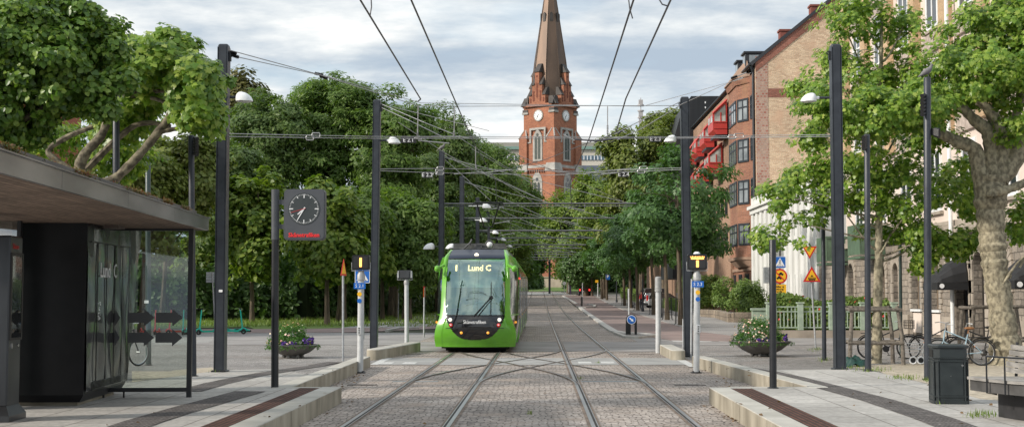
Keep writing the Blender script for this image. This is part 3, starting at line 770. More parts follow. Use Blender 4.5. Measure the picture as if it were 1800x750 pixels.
b = P(1157, 620); Y = b.y; root = thing('signal_post', 'plain light grey post with a fluted cap beside the keep right bollard', 'post', tuple(b), 0)
q = U(1157, 512, Y); mb = MB(); mb.tube([b, q], .082, 18); mb.build('post_shaft', M_LGREY, root, world=True, smooth=True)
mb = MB(); mb.lathe((q.x, Y, q.z), [(.11, 0), (.11, .06), (.09, .08), (.105, .1), (.095, .44), (.05, .46), (0.001, .46)], 12); mb.build('post_cap', MATS['collar_grey'], root, world=True)

# ---------------------------------------------------------------- small signs on thin poles
def thin_pole(label, bpx, tpx, r=.03, m=None, Y=None, name='sign_pole', cat='pole', group='thin grey sign poles', zf=gz):
    b = P(bpx[0], bpx[1], zf)
    if Y: b = U(bpx[0], bpx[1], Y)
    t = U(tpx[0], tpx[1], b.y); root = thing(name, label, cat, tuple(b), 0, group)
    mb = MB(); mb.tube([b, t], r, 10); mb.build('pole_shaft', m or M_GALV, root, world=True, smooth=True); return root, b, t
def edge_plate(root, b, cx, y0, y1, kind='tri'):
    """sign turned edge-on to the street: seen as a thin sliver"""
    a, c = U(cx, y0, b.y), U(cx, y1, b.y); h = a.z - c.z; mid = (a + c) / 2
    ang = R(80); u = Vector((cos(ang), sin(ang), 0))
    poly = [(-h * .55, -h / 2), (h * .55, -h / 2), (0, h / 2)] if kind == 'tri' else [(-h * .3, -h / 2), (h * .3, -h / 2), (h * .3, h / 2), (-h * .3, h / 2)]
    mb = MB(); mb.prism(poly, .012, mid, u, (0, 0, 1)); pl = mb.build('sign_plate', M_RED, root, world=True)
    mb = MB(); mb.prism([(p[0] * .72, p[1] * .72 - h * .03) for p in poly], .018, mid, u, (0, 0, 1)); mb.build('sign_face', M_YEL, pl, world=True)
r_, b, t = thin_pole('thin pole with an edge-on yellow warning sign between clock and S 2.1 signal', (603, 634), (603, 484), .030); edge_plate(r_, b, 604, 455, 484)
r_, b, t = thin_pole('thin pole with a small edge-on yellow sign left of the tram', (745, 592), (746, 505), .035); edge_plate(r_, b, 746, 503, 522, 'rect')
thin_pole('bare thin pole on the lawn behind the unlit signal', (700, 562), (701, 500), .04)
thin_pole('thin pole with a white top rising behind the keep right bollard', (1106, 588), (1105, 507), .035, m=M_LGREY)
thin_pole('thin silver pole beside the dark mast left of the T signal', (1215, 628), (1216, 490), .03)
thin_pole('short silver pole behind the concrete block by the T signal', (1201, 622), (1201, 560), .028)
thin_pole('thin grey pole standing on the far traffic island', (1024, 538), (1024, 497), .05, m=M_LGREY)
p = U(1022.5, 537, P(1022, 538).y); mb = MB(); mb.cyl((p.x, p.y, gz(p.y)), (p.x, p.y, gz(p.y) + 1.0), .11, .10, 12); tag(mb.build('traffic_bollard', M_BLACK, None, smooth=True), 'short black bollard on the far traffic island', 'bollard')

def warn_tri(root, c, s, up=True, Y=None, nm='sign_plate', rot=0):
    h = s * .866; sg = 1 if up else -1; d = Vector((sin(rot) , 0, cos(rot)))
    def tri(k): return [(-s / 2 * k, -h / 3 * sg * k), (s / 2 * k, -h / 3 * sg * k), (0, 2 * h / 3 * sg * k)][::(1 if up else -1)]
    mb = MB(); mb.prism(tri(1.0), .02, c); pl = mb.build(nm, M_RED, root, world=True)
    mb = MB(); mb.prism(tri(.70), .026, c); mb.build('sign_face', M_YEL, pl, world=True); return pl

# pedestrian crossing sign behind the S 2.1 signal
def ped_sign(root, c, s):
    mb = MB(); mb.prism(rrect(s, s, .03), .02, c); pl = mb.build('sign_plate', M_SWHITE, root, world=True)
    mb = MB(); mb.prism(rrect(s * .93, s * .93, .025), .024, c); mb.build('sign_face', M_BLUE, pl, world=True)
    mb = MB(); mb.prism([(-s * .40, -s * .34), (s * .40, -s * .34), (0, s * .38)], .030, c); mb.build('sign_triangle', M_SWHITE, pl, world=True)
    k = s; mb = MB(); y = c[1] - .0175
    def pt(x, z): return (c[0] + x * k, y, c[2] + z * k)
    mb.prism(circ(.045 * k, 14), .004, pt(.0, .17))
    for a, b2, w in (((0, .13), (-.01, -.04), .05), ((-.01, -.04), (-.12, -.24), .035), ((-.01, -.04), (.10, -.22), .035), ((0, .10), (-.11, .0), .025), ((0, .10), (.10, .02), .025)):
        A, B = Vector(pt(*a)), Vector(pt(*b2)); d = (B - A).normalized(); n = Vector((d.z, 0, -d.x)) * w * k / 2
        mb.quad(A + n, A - n, B - n, B + n)
    for j in range(3): x = -.26 + j * .2; mb.quad(pt(x, -.27), pt(x, -.31), pt(x + .12, -.31), pt(x + .12, -.27))
    mb.build('walking_figure', M_SBLACK, pl, world=True); return pl
r_, b, t = thin_pole('blue pedestrian crossing sign on a thin pole partly hidden by the S 2.1 signal', (639, 596), (638, 474), .035, name='crossing_sign', cat='road sign', group=None)
ped_sign(r_, U(637, 484, b.y - .06), .60)
# sign cluster right: behind the short black post
r_, b, t = thin_pole('dark pole carrying the crossing sign, the no motor traffic sign and a yellow plate', (1371, 588), (1371, 380), .04, M_POSTB, name='road_sign', cat='road sign', group=None)
Ys = b.y - .07; k = FP / Ys
ped_sign(r_, U(1371, 460.5, Ys), 20 / k * 1.02)
c = U(1371, 485, Ys); rr = 12.8 / k
mb = MB(); mb.prism(circ(rr, 40), .02, c); pl = mb.build('sign_plate', M_RED, r_, world=True)
mb = MB(); mb.prism(circ(rr * .80, 40), .026, c); mb.build('sign_face', M_YEL, pl, world=True)
mb = MB(); y = c.y - .016
for sx, sz in ((.12, .28), (-.12, -.25)):
    mb.prism([(-rr * .34, -rr * .10), (rr * .34, -rr * .10), (rr * .34, rr * .06), (rr * .18, rr * .12), (rr * .10, rr * .26), (-rr * .12, rr * .26), (-rr * .2, rr * .1), (-rr * .34, rr * .06)], .004, (c.x + rr * sx, y, c.z + rr * sz))
    for q in (-.2, .2): mb.prism(circ(rr * .09, 10), .004, (c.x + rr * (sx + q), y, c.z + rr * (sz - .12)))
mb.build('vehicle_symbols', M_SBLACK, pl, world=True)
mb = MB(); a = R(-45); mb.prism([(-rr * .85, -rr * .07), (rr * .85, -rr * .07), (rr * .85, rr * .07), (-rr * .85, rr * .07)], .004, (c.x, y - .004, c.z), (cos(a), 0, sin(a)), (-sin(a), 0, cos(a))); mb.build('diagonal_bar', M_RED, pl, world=True)
c = U(1370, 507, Ys); mb = MB(); mb.prism(rrect(24 / k, 15 / k, .03), .02, c); pl = mb.build('text_plate', M_YEL, r_, world=True)
for j, s_ in enumerate(('Gäller ej', 'behörig', 'trafik')): text('lettering', s_, 4.9 / k, (c.x, c.y - .012, c.z + (2.1 - j * 4.4) / k), (1, 0, 0), (0, 0, 1), M_SBLACK, pl, .001, 'CENTER', .95, bold=.003)
# yield + tram warning
r_, b, t = thin_pole('yellow yield triangle above a red edged tram warning triangle on a leaning pole', (1434, 613), (1422, 428), .028, M_GALV, name='road_sign', cat='road sign', group=None)
Ys = b.y - .05; k = FP / Ys
warn_tri(r_, U(1423, 440, Ys), 25 / k, False)
c = U(1427, 486, Ys); pl = warn_tri(r_, c, 31 / k, True)
mb = MB(); s = 31 / k; y = c.y - .016
mb.prism(rrect(s * .40, s * .13, s * .02), .004, (c.x, y, c.z - s * .10))
for q in (-.13, -.045, .045, .13): mb.prism(circ(s * .03, 10), .004, (c.x + s * q, y, c.z - s * .19))
mb.prism([(-s * .07, 0), (0, -s * .06), (s * .07, 0), (0, s * .06)], .004, (c.x, y, c.z + s * .045))
mb.build('tram_symbol', M_SBLACK, pl, world=True)
mb = MB()
for q in (-.12, -.04, .04, .12): mb.prism(rrect(s * .05, s * .05, s * .005), .004, (c.x + s * q, y - .003, c.z - s * .09))
mb.build('symbol_windows', M_YEL, pl, world=True)
# route signs rear side, seen left of mast
r_, b, t = thin_pole('leaning thin pole with grey direction plates seen from behind near the scooters', (378, 577), (373, 478), .03, M_GALV, name='direction_sign', cat='road sign', group=None)
mb = MB(); q = U(369.5, 487, b.y)
for j in range(4): mb.prism(rrect(.42, .125, .01), .012, (q.x, q.y, q.z + .21 - j * .14), (1, .35, 0))
mb.build('sign_plate', mat('plate_back', (.38, .40, .42), (.3, .32, .34), .5, .3, 5), r_, world=True)
# parking sign, yellow sign, round sign, far traffic light
r_, b, t = thin_pole('blue parking sign on a dark pole beside the right road', (1068, 527), (1068, 485), .06, M_POSTB, name='parking_sign', cat='road sign', group=None)
c = U(1068.5, 486.5, b.y - .1); k = FP / b.y; mb = MB(); mb.prism(rrect(7.2 / k, 9.4 / k, .05), .03, c); pl = mb.build('sign_plate', M_BLUE, r_, world=True); text('lettering', 'P', 6.6 / k, (c.x, c.y - .02, c.z - 1.2 / k), (1, 0, 0), (0, 0, 1), M_SWHITE, pl, .002, 'CENTER', 1, bold=.02)
r_, b, t = thin_pole('yellow sign on a white pole among the far street trunks', (1051, 521), (1051, 492), .07, M_LGREY, name='parking_sign', cat='road sign', group=None)
c = U(1049, 494, b.y - .1); k = FP / b.y; mb = MB(); mb.prism(rrect(5.5 / k, 4.6 / k, .05), .03, c); mb.build('sign_plate', M_YEL, r_, world=True)
r_, b, t = thin_pole('round white sign on a thin pole in front of the churchyard', (992, 515), (992, 498), .05, M_LGREY, Y=205, name='round_sign', cat='road sign', group=None)
c = U(992, 497.5, 204.9); mb = MB(); mb.prism(circ(.27, 20), .03, c); mb.build('sign_plate', M_SWHITE, r_, world=True)
r_, b, t = thin_pole('red traffic light with two lamps at the end of the tracks', (1000, 514), (1000, 489), .07, M_LGREY, Y=200, name='traffic_light', cat='traffic light', group=None)
c = U(1000, 486, 199.8); mb = MB(); mb.prism(rrect(.62, .5, .05), .2, c); mb.build('lamp_housing', M_BLACK, r_, world=True)
for dx, mm in ((-.16, M_WLAMP), (.17, M_REDLED)): mb = MB(); mb.prism(circ(.13, 16), .05, (c.x + dx, c.y - .12, c.z)); mb.build('signal_lamp', mm, r_, world=True)
mb = MB(); q = U(1003, 487, 200.6); mb.prism(rrect(.30, 1.7, .02), .03, q); mb.prism(rrect(.06, 2.6, .02), .03, (q.x, q.y + .04, q.z - 1.4)); tag(mb.build('street_banner', mat('purple_banner', (.10, .05, .22), (.08, .04, .18), .7, 0, 3), None), 'purple banner hanging behind the far red traffic light', 'banner')

# keep-right bollard
b = P(1110, 591); Y = b.y; k = FP / Y; root = thing('traffic_bollard', 'black arched bollard with a round blue arrow sign in the road', 'bollard', tuple(b))
w = 19 / k; h = 39 / k; poly = [(-w / 2, 0)] + [(-w / 2 + .0, h - w / 2)] + [(-w / 2 * cos(a), h - w / 2 + w / 2 * sin(a)) for a in [pi * j / 12 for j in range(1, 12)]] + [(w / 2, h - w / 2), (w / 2, 0)]
inn = [(w / 2 - .10, 0), (w / 2 - .10, h * .55), (-w / 2 + .14, h * .55), (-w / 2 + .14, 0)]
mb = MB(); mb.prism((poly + inn)[::-1], .14, b, (1, 0, 0), (0, 0, 1)); mb.build('bollard_frame', M_BLACK, root, world=True)
mb = MB(); mb.bb(b.x - w / 2 - .01, b.x - w / 2 + .20, Y - .09, Y + .09, b.z, b.z + h * .56); mb.build('bollard_leg', M_BLACK, root, world=True)
c = Vector((b.x, Y - .075, b.z + h - w / 2)); rr = w * .42
mb = MB(); mb.prism(circ(rr, 36), .02, c); pl = mb.build('sign_plate', M_SWHITE, root, world=True)
mb = MB(); mb.prism(circ(rr * .90, 36), .026, c); mb.build('sign_face', M_BLUE, pl, world=True)
a = R(-42); mb = MB(); mb.prism([(p[0] * rr * 3.3, p[1] * rr * 2.6) for p in arrow_poly()], .006, (c.x, c.y - .016, c.z), (cos(a), 0, sin(a)), (-sin(a), 0, cos(a))); mb.build('arrow', M_SWHITE, pl, world=True)

# ---------------------------------------------------------------- planters
def planter(label, cpx, cpy, wpx, seed, grp='flower bowls on the plaza'):
    b = P(cpx, cpy, lambda y: gz(y) + .0); k = FP / b.y; rad = wpx / k / 2; root = thing('flower_bowl', label, 'planter', tuple(b), 0, grp)
    hb = rad * .50; prof = [(rad * .30, .06), (rad * .42, .08), (rad * .66, hb * .42), (rad * .85, hb * .72), (rad * .97, hb * .95), (rad, hb), (rad * .96, hb + .012), (rad * .93, hb - .02), (rad * .60, hb - .10), (.01, hb - .10)]
    mb = MB(); mb.lathe((0, 0, 0), prof, 40); mb.build('bowl', mat('bowl_metal', (.20, .19, .175), (.13, .125, .115), .5, .35, 3, .1), root, smooth=True)
    mb = MB(); mb.lathe((0, 0, 0), [(rad * .28, .07), (rad * .30, .02), (rad * .32, .0), (.01, 0)], 10)
    for j in range(6): a = j * pi / 3 + .2; mb.cyl((rad * .36 * cos(a), rad * .36 * sin(a), 0), (rad * .33 * cos(a), rad * .33 * sin(a), .09), .05, .06, 8)
    mb.build('foot', MATS['bowl_metal'], root)
    mb = MB(); mb.lathe((0, 0, 0), [(rad * .94, hb - .03), (.01, hb + .03)], 24); mb.build('soil', mat('soil', (.04, .03, .02), (.02, .015, .01), .95, 0, 12), root)
    rg = np.random.default_rng(seed); n = 5200; hh = rad * .80
    u = rg.normal(size=(n, 3)); u /= np.linalg.norm(u, axis=1)[:, None]; u[:, 2] = np.abs(u[:, 2]); rr2 = rg.uniform(.55, 1.0, n) ** .5
    lump = 1 + .16 * np.sin(u[:, 0] * 7 + seed) * np.cos(u[:, 1] * 6) + .08 * np.sin(u[:, 2] * 11 + seed)
    pos = u * rr2[:, None] * lump[:, None] * np.array([rad * .86, rad * .86, hh]) + np.array([-rad * .10, 0, hb - .03])
    droop = rg.random(n) < .10; pos[droop, 2] = hb - rg.random(droop.sum()) * .10; pos[droop, :2] = (pos[droop, :2] / np.linalg.norm(pos[droop, :2], axis=1)[:, None]) * rad * rg.uniform(.95, 1.08, droop.sum())[:, None]
    leaves('foliage', pos, u + rg.normal(size=(n, 3)) * .8, rg.uniform(.04, .085, n), 'blade', leafmat('flower_leaf', [(.035, .10, .012), (.06, .16, .02), (.09, .20, .03)], .3), root, rg)
    def blooms(nm, n2, m, s, sel):
        u2 = rg.normal(size=(n2 * 6, 3)); u2 /= np.linalg.norm(u2, axis=1)[:, None]; u2[:, 2] = np.abs(u2[:, 2]); u2 = u2[sel(u2)][:n2]
        p2 = u2 * np.array([rad * .92, rad * .92, hh * 1.04]) * rg.uniform(.9, 1.1, len(u2))[:, None] + np.array([-rad * .10, 0, hb - .01])
        leaves(nm, np.repeat(p2, 3, 0) + rg.normal(size=(len(p2) * 3, 3)) * .008, np.repeat(u2, 3, 0) + rg.normal(size=(len(p2) * 3, 3)) * .4, np.full(len(p2) * 3, s), 'disc', m, root, rg)
    blooms('pink_blossoms', 46, leafmat('pink_petal', [(.80, .42, .38), (.85, .62, .55), (.85, .75, .55)], .2), .05, lambda q: q[:, 0] < .35)
    blooms('white_blossoms', 14, leafmat('white_petal', [(.8, .8, .7), (.8, .78, .5)], .2), .04, lambda q: q[:, 2] > .2)
    n3 = 40; a = rg.uniform(-1.0, 1.6, n3); sgn = 1
    p3 = np.stack([rad * .80 * np.cos(a * .8) * 1.0, rad * .80 * np.sin(a * .8) - rad * .2, hb + rg.uniform(.02, .20, n3)], 1)
    ex = np.stack([-rad * .85 + rg.uniform(0, .2, 10), rg.uniform(-.2, .2, 10), hb + rg.uniform(.02, .16, 10)], 1); p3 = np.concatenate([p3, ex])
    p3b = np.stack([rg.uniform(-.3, .35, 14) * rad, np.full(14, -rad * .86), hb + rg.uniform(.0, .10, 14)], 1); p3 = np.concatenate([p3, p3b])
    leaves('pansies', np.repeat(p3, 3, 0) + rg.normal(size=(len(p3) * 3, 3)) * .01, rg.normal(size=(len(p3) * 3, 3)) * .5 + np.array([0, -1, .3]), np.full(len(p3) * 3, .065), 'disc', leafmat('violet_petal', [(.05, .02, .16), (.09, .03, .24), (.03, .015, .10)], .1), root, rg)
    p4 = np.stack([rad * .72 * np.cos(rg.uniform(-.6, .4, 16)), rad * -.25 + rg.uniform(-.2, .2, 16), hb + rg.uniform(.0, .14, 16)], 1)
    leaves('yellow_blossoms', p4, rg.normal(size=(16, 3)) * .5 + np.array([0, -1, .3]), np.full(16, .06), 'disc', leafmat('yellow_petal', [(.75, .65, .10), (.7, .7, .25)], .1), root, rg)
    return root
# ---------------------------------------------------------------- leaves
SHAPES = {}
def _maple():
    out = [(0, 0)]
    lob = [(-150, .30), (-128, .34), (-100, .22), (-72, .50), (-52, .30), (-30, .40), (0, .62), (30, .40), (52, .30), (72, .50), (100, .22), (128, .34), (150, .30)]
    pts = [(r * sin(R(a)), .38 + r * cos(R(a)), (.04 if r > .36 else 0) * -1) for a, r in lob]
    return np.array([(0, .38, .02)] + pts), [(0, i, i + 1) for i in range(1, len(pts))]
SHAPES['maple'] = _maple()
SHAPES['heart'] = (np.array([(0, .05, 0), (-.30, .0, .05), (-.46, .32, .08), (-.32, .68, .06), (0, 1.0, -.05), (.32, .68, .06), (.46, .32, .08), (.30, .0, .05)]), [(0, 4, 3, 2, 1), (0, 7, 6, 5, 4)])
SHAPES['blade'] = (np.array([(0, 0, 0), (-.18, .5, .03), (0, 1, -.03), (.18, .5, .03)]), [(0, 3, 2, 1)])
SHAPES['oval'] = (np.array([(0, 0, 0), (-.30, .35, .06), (-.24, .75, .04), (0, 1, -.05), (.24, .75, .04), (.30, .35, .06)]), [(0, 3, 2, 1), (0, 5, 4, 3)])
SHAPES['disc'] = (np.array([(.5 * cos(k * pi / 3), .5 * sin(k * pi / 3), .0) for k in range(6)]), [(0, 1, 2, 3, 4, 5)])
SHAPES['spray'] = (np.array([(0, 0, 0), (-.22, .22, .02), (-.10, .42, .0), (-.24, .62, .0), (-.06, .80, 0), (0, 1.0, -.06), (.06, .8, 0), (.24, .62, 0), (.10, .42, 0), (.22, .22, .02)]), [(0, 9, 8, 2, 1), (2, 8, 7, 6, 4, 3), (4, 6, 5)])
def leaves(name, pos, nor, size, shape, m, parent, rg, world=False):
    base, faces = SHAPES[shape]; n = len(pos); nor = nor / (np.linalg.norm(nor, axis=1)[:, None] + 1e-9)
    t = rg.normal(size=(n, 3)); t[:, 2] -= .6
    t -= nor * (t * nor).sum(1)[:, None]; t /= (np.linalg.norm(t, axis=1)[:, None] + 1e-9); b = np.cross(t, nor)
    nv = len(base)
    V = pos[:, None, :] + size[:, None, None] * (b[:, None, :] * base[None, :, 0, None] + t[:, None, :] * base[None, :, 1, None] + nor[:, None, :] * base[None, :, 2, None])
    V = V.reshape(-1, 3)
    if world and parent is not None:
        q = parent
        while q.parent: q = q.parent
        V = V - np.array(q.location)
    fl = np.concatenate([np.array(f) for f in faces]); cnt = np.array([len(f) for f in faces])
    loops = (fl[None, :] + (np.arange(n) * nv)[:, None]).reshape(-1); tot = np.tile(cnt, n); start = np.concatenate([[0], np.cumsum(tot)[:-1]])
    me = bpy.data.meshes.new(name); me.vertices.add(len(V)); me.vertices.foreach_set('co', V.astype(np.float32).reshape(-1))
    me.loops.add(len(loops)); me.loops.foreach_set('vertex_index', loops.astype(np.int32)); me.polygons.add(len(tot)); me.polygons.foreach_set('loop_start', start.astype(np.int32)); me.polygons.foreach_set('loop_total', tot.astype(np.int32))
    me.materials.append(m); me.update(calc_edges=True); me.validate()
    o = bpy.data.objects.new(name, me); COL.objects.link(o)
    if parent is not None: o.parent = parent
    return o
planter('wide grey bowl of pink, white and violet flowers behind the clock post', 515, 628, 89, 11)
planter('grey bowl of pink and violet flowers behind the short black post on the right', 1339, 625, 103, 12)
# ================================================================ SHELTER
SA = R(4.4)            # the shelter stands a little askew to the track
SO = P(332, 698, pz)   # foot of its corner post
sh = thing('tram_stop_shelter', 'long flat roofed tram shelter with a glass end wall and slim black posts', 'shelter', tuple(SO), SA)
# local frame: x across (right = towards track), y along the street, z up
M_SOFF = brickmat('soffit_boards', (.27, .195, .150), (.20, .145, .112), (.06, .042, .034), 1.6, .085, .006, 'side', warp=.0, bump=.4, dirt=.35, offset=.35, vscale=1.2)
M_FASC = mat('zinc_fascia', (.34, .345, .35), (.17, .175, .18), .30, .7, 1.3, .04, stretch=(1, .5, 2))
M_FASC2 = mat('dull_zinc_upstand', (.20, .19, .18), (.09, .088, .085), .6, .4, 1.6, .05, stretch=(1, .5, 2))
Lr = 15.5
mb = MB(); zs = 2.545
mb.bb(-3.2, .16, -Lr, .32, zs, zs + .04); mb.build('soffit', M_SOFF, sh)
mb = MB()
e = .012
nseg = 6
for k in range(nseg):
    y0 = .35 - (Lr + .35) * k / nseg; y1 = .35 - (Lr + .35) * (k + 1) / nseg + .008
    mb.bb(.16, .20, y1, y0, zs - .01, zs + .170); mb.bb(.12, .22, y1, y0, zs + .171, zs + .185)
mb.bb(-3.2, .159, .32, .36, zs - .01, zs + .170); mb.bb(-3.2, .22, .30, .38, zs + .187, zs + .195)
mb.build('fascia', M_FASC, sh)
mb = MB()
for k in range(nseg * 2):
    y0 = .25 - (Lr + .25) * k / nseg / 2; y1 = .25 - (Lr + .25) * (k + 1) / nseg / 2 + .008
    mb.bb(.00, .03, y1, y0, zs + .188, zs + .285)
mb.bb(-3.2, -.002, .22, .25, zs + .2, zs + .285); mb.build('roof_upstand', M_FASC2, sh)
mb = MB(); mb.bb(-3.1, -.002, -Lr, .215, zs + .2, zs + .268); mb.build('roof_bed', M_SOIL, sh)
rg = np.random.default_rng(5); n = 9000
pos = np.stack([rg.uniform(-.30, .03, n), rg.uniform(-Lr, .2, n), zs + .272 + np.abs(rg.normal(0, .02, n))], 1)
den = np.sin(pos[:, 1] * 1.7) + np.sin(pos[:, 1] * 4.1 + 1) * .7; keep = den > rg.uniform(-1.2, 1.6, n); pos = pos[keep]
c = np.array([(-3.8, .9), (-6.2, .5), (-8.6, .5), (-2.0, .5), (-.7, .3)]); ex = []
for cy, s in c:
    m_ = 420; y = rg.normal(cy, s * .4, m_); d = np.abs(rg.normal(0, .06, m_)); ex.append(np.stack([.035 + rg.uniform(0, .03, m_), y, zs + .30 - d], 1))
pos = np.concatenate([pos] + ex)
leaves('sedum', pos, rg.normal(size=pos.shape) + np.array([.4, 0, .6]), rg.uniform(.02, .045, len(pos)), 'blade', leafmat('sedum_leaf', [(.20, .05, .035), (.14, .09, .03), (.06, .10, .02), (.25, .12, .06)], .2), sh, rg)
mb = MB(); mb.bb(-.035, .035, -.035, .035, 0, zs); mb.build('corner_post', M_POSTB, sh)
for k, y in enumerate((-4.6,-9.2)):
    pass
# end wall of glass
for q in ((-1.25, -.036, -.03, .03, .09, .15), (-1.25, -.036, -.02, .02, zs - .035, zs - .001), (-.98, -.955, -.012, .012, 0, .09)): mb = MB(); mb.bb(*q); mb.build('glass_rail', M_POSTB, sh)
mb = MB(); mb.bb(-1.24, -.04, -.006, .006, .151, zs - .036); gp = mb.build('glass_pane', glassmat('shelter_glass', (.80, .84, .82), .03), sh)
for j, (x0, z) in enumerate(((-.93, 1.20), (-.51, 1.20), (-.93, .90), (-.51, .90), (-1.24, .90), (-1.24, 1.2))):
    mb = MB(); L_ = .40 if j < 4 else .2; poly = [(0, -.075), (L_ * .62, -.075), (L_ * .62, -.13), (L_, 0), (L_ * .62, .13), (L_ * .62, .075), (0, .075)]
    mb.prism(poly, .003, (x0, -.009, z)); mb.build('arrow_decal', mat('decal_grey', (.075, .077, .08), (.062, .064, .066), .5, 0, 3), gp)
mb = MB(); mb.bb(-1.32, -1.25, -.03, .03, 0, 1.3); mb.build('rail_end_post', M_POSTB, sh)
# equipment cabinet (black box with the place name)
M_PANEL = mat('black_gloss_panel', (.10, .10, .10), (.055, .055, .057), .14, .35, .6, .2, 3.0, stretch=(1, 1, .25), spec=.9)
M_PANELB = mat('black_matt_panel', (.010, .010, .011), (.006, .006, .007), .35, 0, 4, .03, spec=.3)
C0 = P(146, 714, pz); Cr = C0; yaw = SA
cab = thing('equipment_cabinet', 'tall black cabinet with the words Lund C on its glossy side under the shelter roof', 'cabinet', tuple(C0), yaw)
cw, cl, ch = 1.02, 3.25, 2.62
mb = MB(); f = .04
rings = []
for z, s, ly in ((.06, .06, 2.36), (.16, .0, 2.42), (ch, -.02, cl)):
    rings.append([(-cw - .0, 0 + s * .5, z), (-s, 0 + s * .5, z), (-s, ly, z), (-cw, ly, z)])
mb.loft(rings); mb.build('cabinet_body', M_PANELB, cab)
mb = MB(); mb.bb(-cw + .05, -.12, .15, 2.2, 0, .06); mb.build('plinth', M_CONCS, cab)
# side cladding: slightly bulged glossy panels
def side_pt(y, z, off): return (off + .006 * sin(y * 9 + z * 1.3) + .004 * sin(z * 5 + y * 3), y, z)
edges = [(.02, .50), (.51, .94), (.95, 1.28), (1.29, 1.62), (1.63, 1.97)]
zt = 2.28
mb = MB()
ny, nz = 40, 44
def ymax(z): return 2.40 + (cl - 2.40) * (z - .06) / (ch - .06)
vs = []; 
for i in range(nz + 1):
    z = .20 + (ch - .02 - .20) * i / nz
    for j in range(ny + 1):
        y = .012 + (ymax(z) - .012) * j / ny; vs.append((.024 + .010 * sin(y * 7.3 + .4) * sin(z * 1.9) + .006 * sin(z * 4.2 + y * 5), y, z))
fs = [(i * (ny + 1) + j, i * (ny + 1) + j + 1, (i + 1) * (ny + 1) + j + 1, (i + 1) * (ny + 1) + j) for i in range(nz) for j in range(ny)]
mb.add(vs, fs); mb.build('side_cladding', M_PANEL, cab, smooth=True)
mb = MB()
for y in (.50, 1.02, 1.50, 1.98, 2.42): mb.bb(.030, .042, y - .008, y + .008, .32, zt)
mb.bb(.030, .043, .12, 2.42, zt - .0, zt + .02); mb.build('panel_joints', M_PANELB, cab)
mb = MB()
for j in range(6): mb.bb(.03, .046, .25, 2.1, .215 + j * .018, .222 + j * .018)
mb.build('ventilation_slots', M_PANELB, cab)
def cabw(p):
    v = Matrix.Rotation(yaw, 3, 'Z') @ Vector(p); return v + C0
# lettering lies on the glossy side
for s_, y, z, sz in (('Lund', .62, 1.80, .30), ('C', 1.40, 1.80, .30)):
    text('lettering', s_, sz, (.044, y, z), (0, 1, 0), (0, 0, 1), M_SWHITE, cab, .002, 'LEFT', .98, world=False, bold=.002)
mb = MB()
for j in range(26):
    y = .52 + rnd.random() * .14; z = 1.18 + rnd.random() * .26; mb.bb(.042, .046, y, y + .018, z, z + .012)
mb.build('worn_sticker', M_SWHITE, cab)
mb = MB(); mb.bb(.10, .30, .55, .95, 2.50, 2.61); mb.build('ceiling_light', mat('fitting_brown', (.13, .10, .085), (.1, .08, .07), .6, 0, 3), cab)
mb = MB()
for x, z in ((-.93, 2.52), (-.55, 2.52), (-.12, 2.52)): mb.prism(circ(.014, 10), .01, (x, .012, z))
for _ in range(9): mb.prism(circ(.006, 6), .004, (-rnd.random() * .9 - .05, .045, .2 + rnd.random() * .22))
mb.build('screw_heads', M_GALV, cab)
# pale glass panel of the shelter rear wall at the left edge
Y = 17.6; a, b_ = U(-120, 378, Y), U(29, 505, Y)
mb = MB(); mb.bb(a.x, b_.x, Y - .01, Y + .01, b_.z - 1.6, a.z); o = mb.build('rear_glass', glassmat('shelter_glass_rear', (.62, .68, .68), .25), sh); 
Mi = (Matrix.Translation(SO) @ Matrix.Rotation(SA, 4, 'Z')).inverted()
o.matrix_local = Mi
mb = MB(); mb.bb(a.x, b_.x + .02, Y - .03, Y + .03, a.z, a.z + .04); mb.bb(b_.x - .0, b_.x + .05, Y - .03, Y + .03, .25, a.z); mb.bb(a.x, b_.x + .02, Y - .02, Y + .02, a.z + .05, a.z + .5); o = mb.build('rear_frame', M_POSTB, sh); o.matrix_local = Mi

# ---------------------------------------------------------------- information pillar at the left edge
b = P(9, 742, pz); pl = thing('information_pillar', 'grey metal information pillar with a glazed poster side cut by the left edge', 'information pillar', tuple(b), R(3.5))
hh = U(18, 413, b.y).z - b.z
M_PIL = mat('pillar_metal', (.085, .09, .097), (.05, .053, .058), .3, .7, 2, .03, stretch=(1, 1, .3))
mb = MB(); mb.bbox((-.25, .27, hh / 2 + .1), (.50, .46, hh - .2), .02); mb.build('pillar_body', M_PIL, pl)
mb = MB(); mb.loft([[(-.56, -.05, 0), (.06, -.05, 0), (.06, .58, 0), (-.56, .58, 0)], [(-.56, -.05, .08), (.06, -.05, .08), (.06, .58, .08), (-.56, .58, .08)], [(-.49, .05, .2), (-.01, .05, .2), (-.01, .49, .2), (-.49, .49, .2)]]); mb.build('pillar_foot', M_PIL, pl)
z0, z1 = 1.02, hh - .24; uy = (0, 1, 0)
mb = MB(); mb.bb(.001, .004, .10, .44, z0, z1); fr = mb.build('painted_reflection', mat('reflection_backing', (.50, .50, .46), (.30, .30, .27), .6, 0, 5), pl)  # reflection of signs painted as flat coloured shapes under the glass
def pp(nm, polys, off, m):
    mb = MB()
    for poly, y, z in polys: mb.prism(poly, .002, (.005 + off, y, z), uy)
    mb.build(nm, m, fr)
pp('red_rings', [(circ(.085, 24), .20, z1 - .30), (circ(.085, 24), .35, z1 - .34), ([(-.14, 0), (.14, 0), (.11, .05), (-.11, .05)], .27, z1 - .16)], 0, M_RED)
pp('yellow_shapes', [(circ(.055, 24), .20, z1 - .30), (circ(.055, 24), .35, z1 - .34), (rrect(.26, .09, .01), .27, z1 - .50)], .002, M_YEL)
pp('blue_panel', [(rrect(.30, .13, .01), .27, z1 - .08)], .001, M_BLUE)
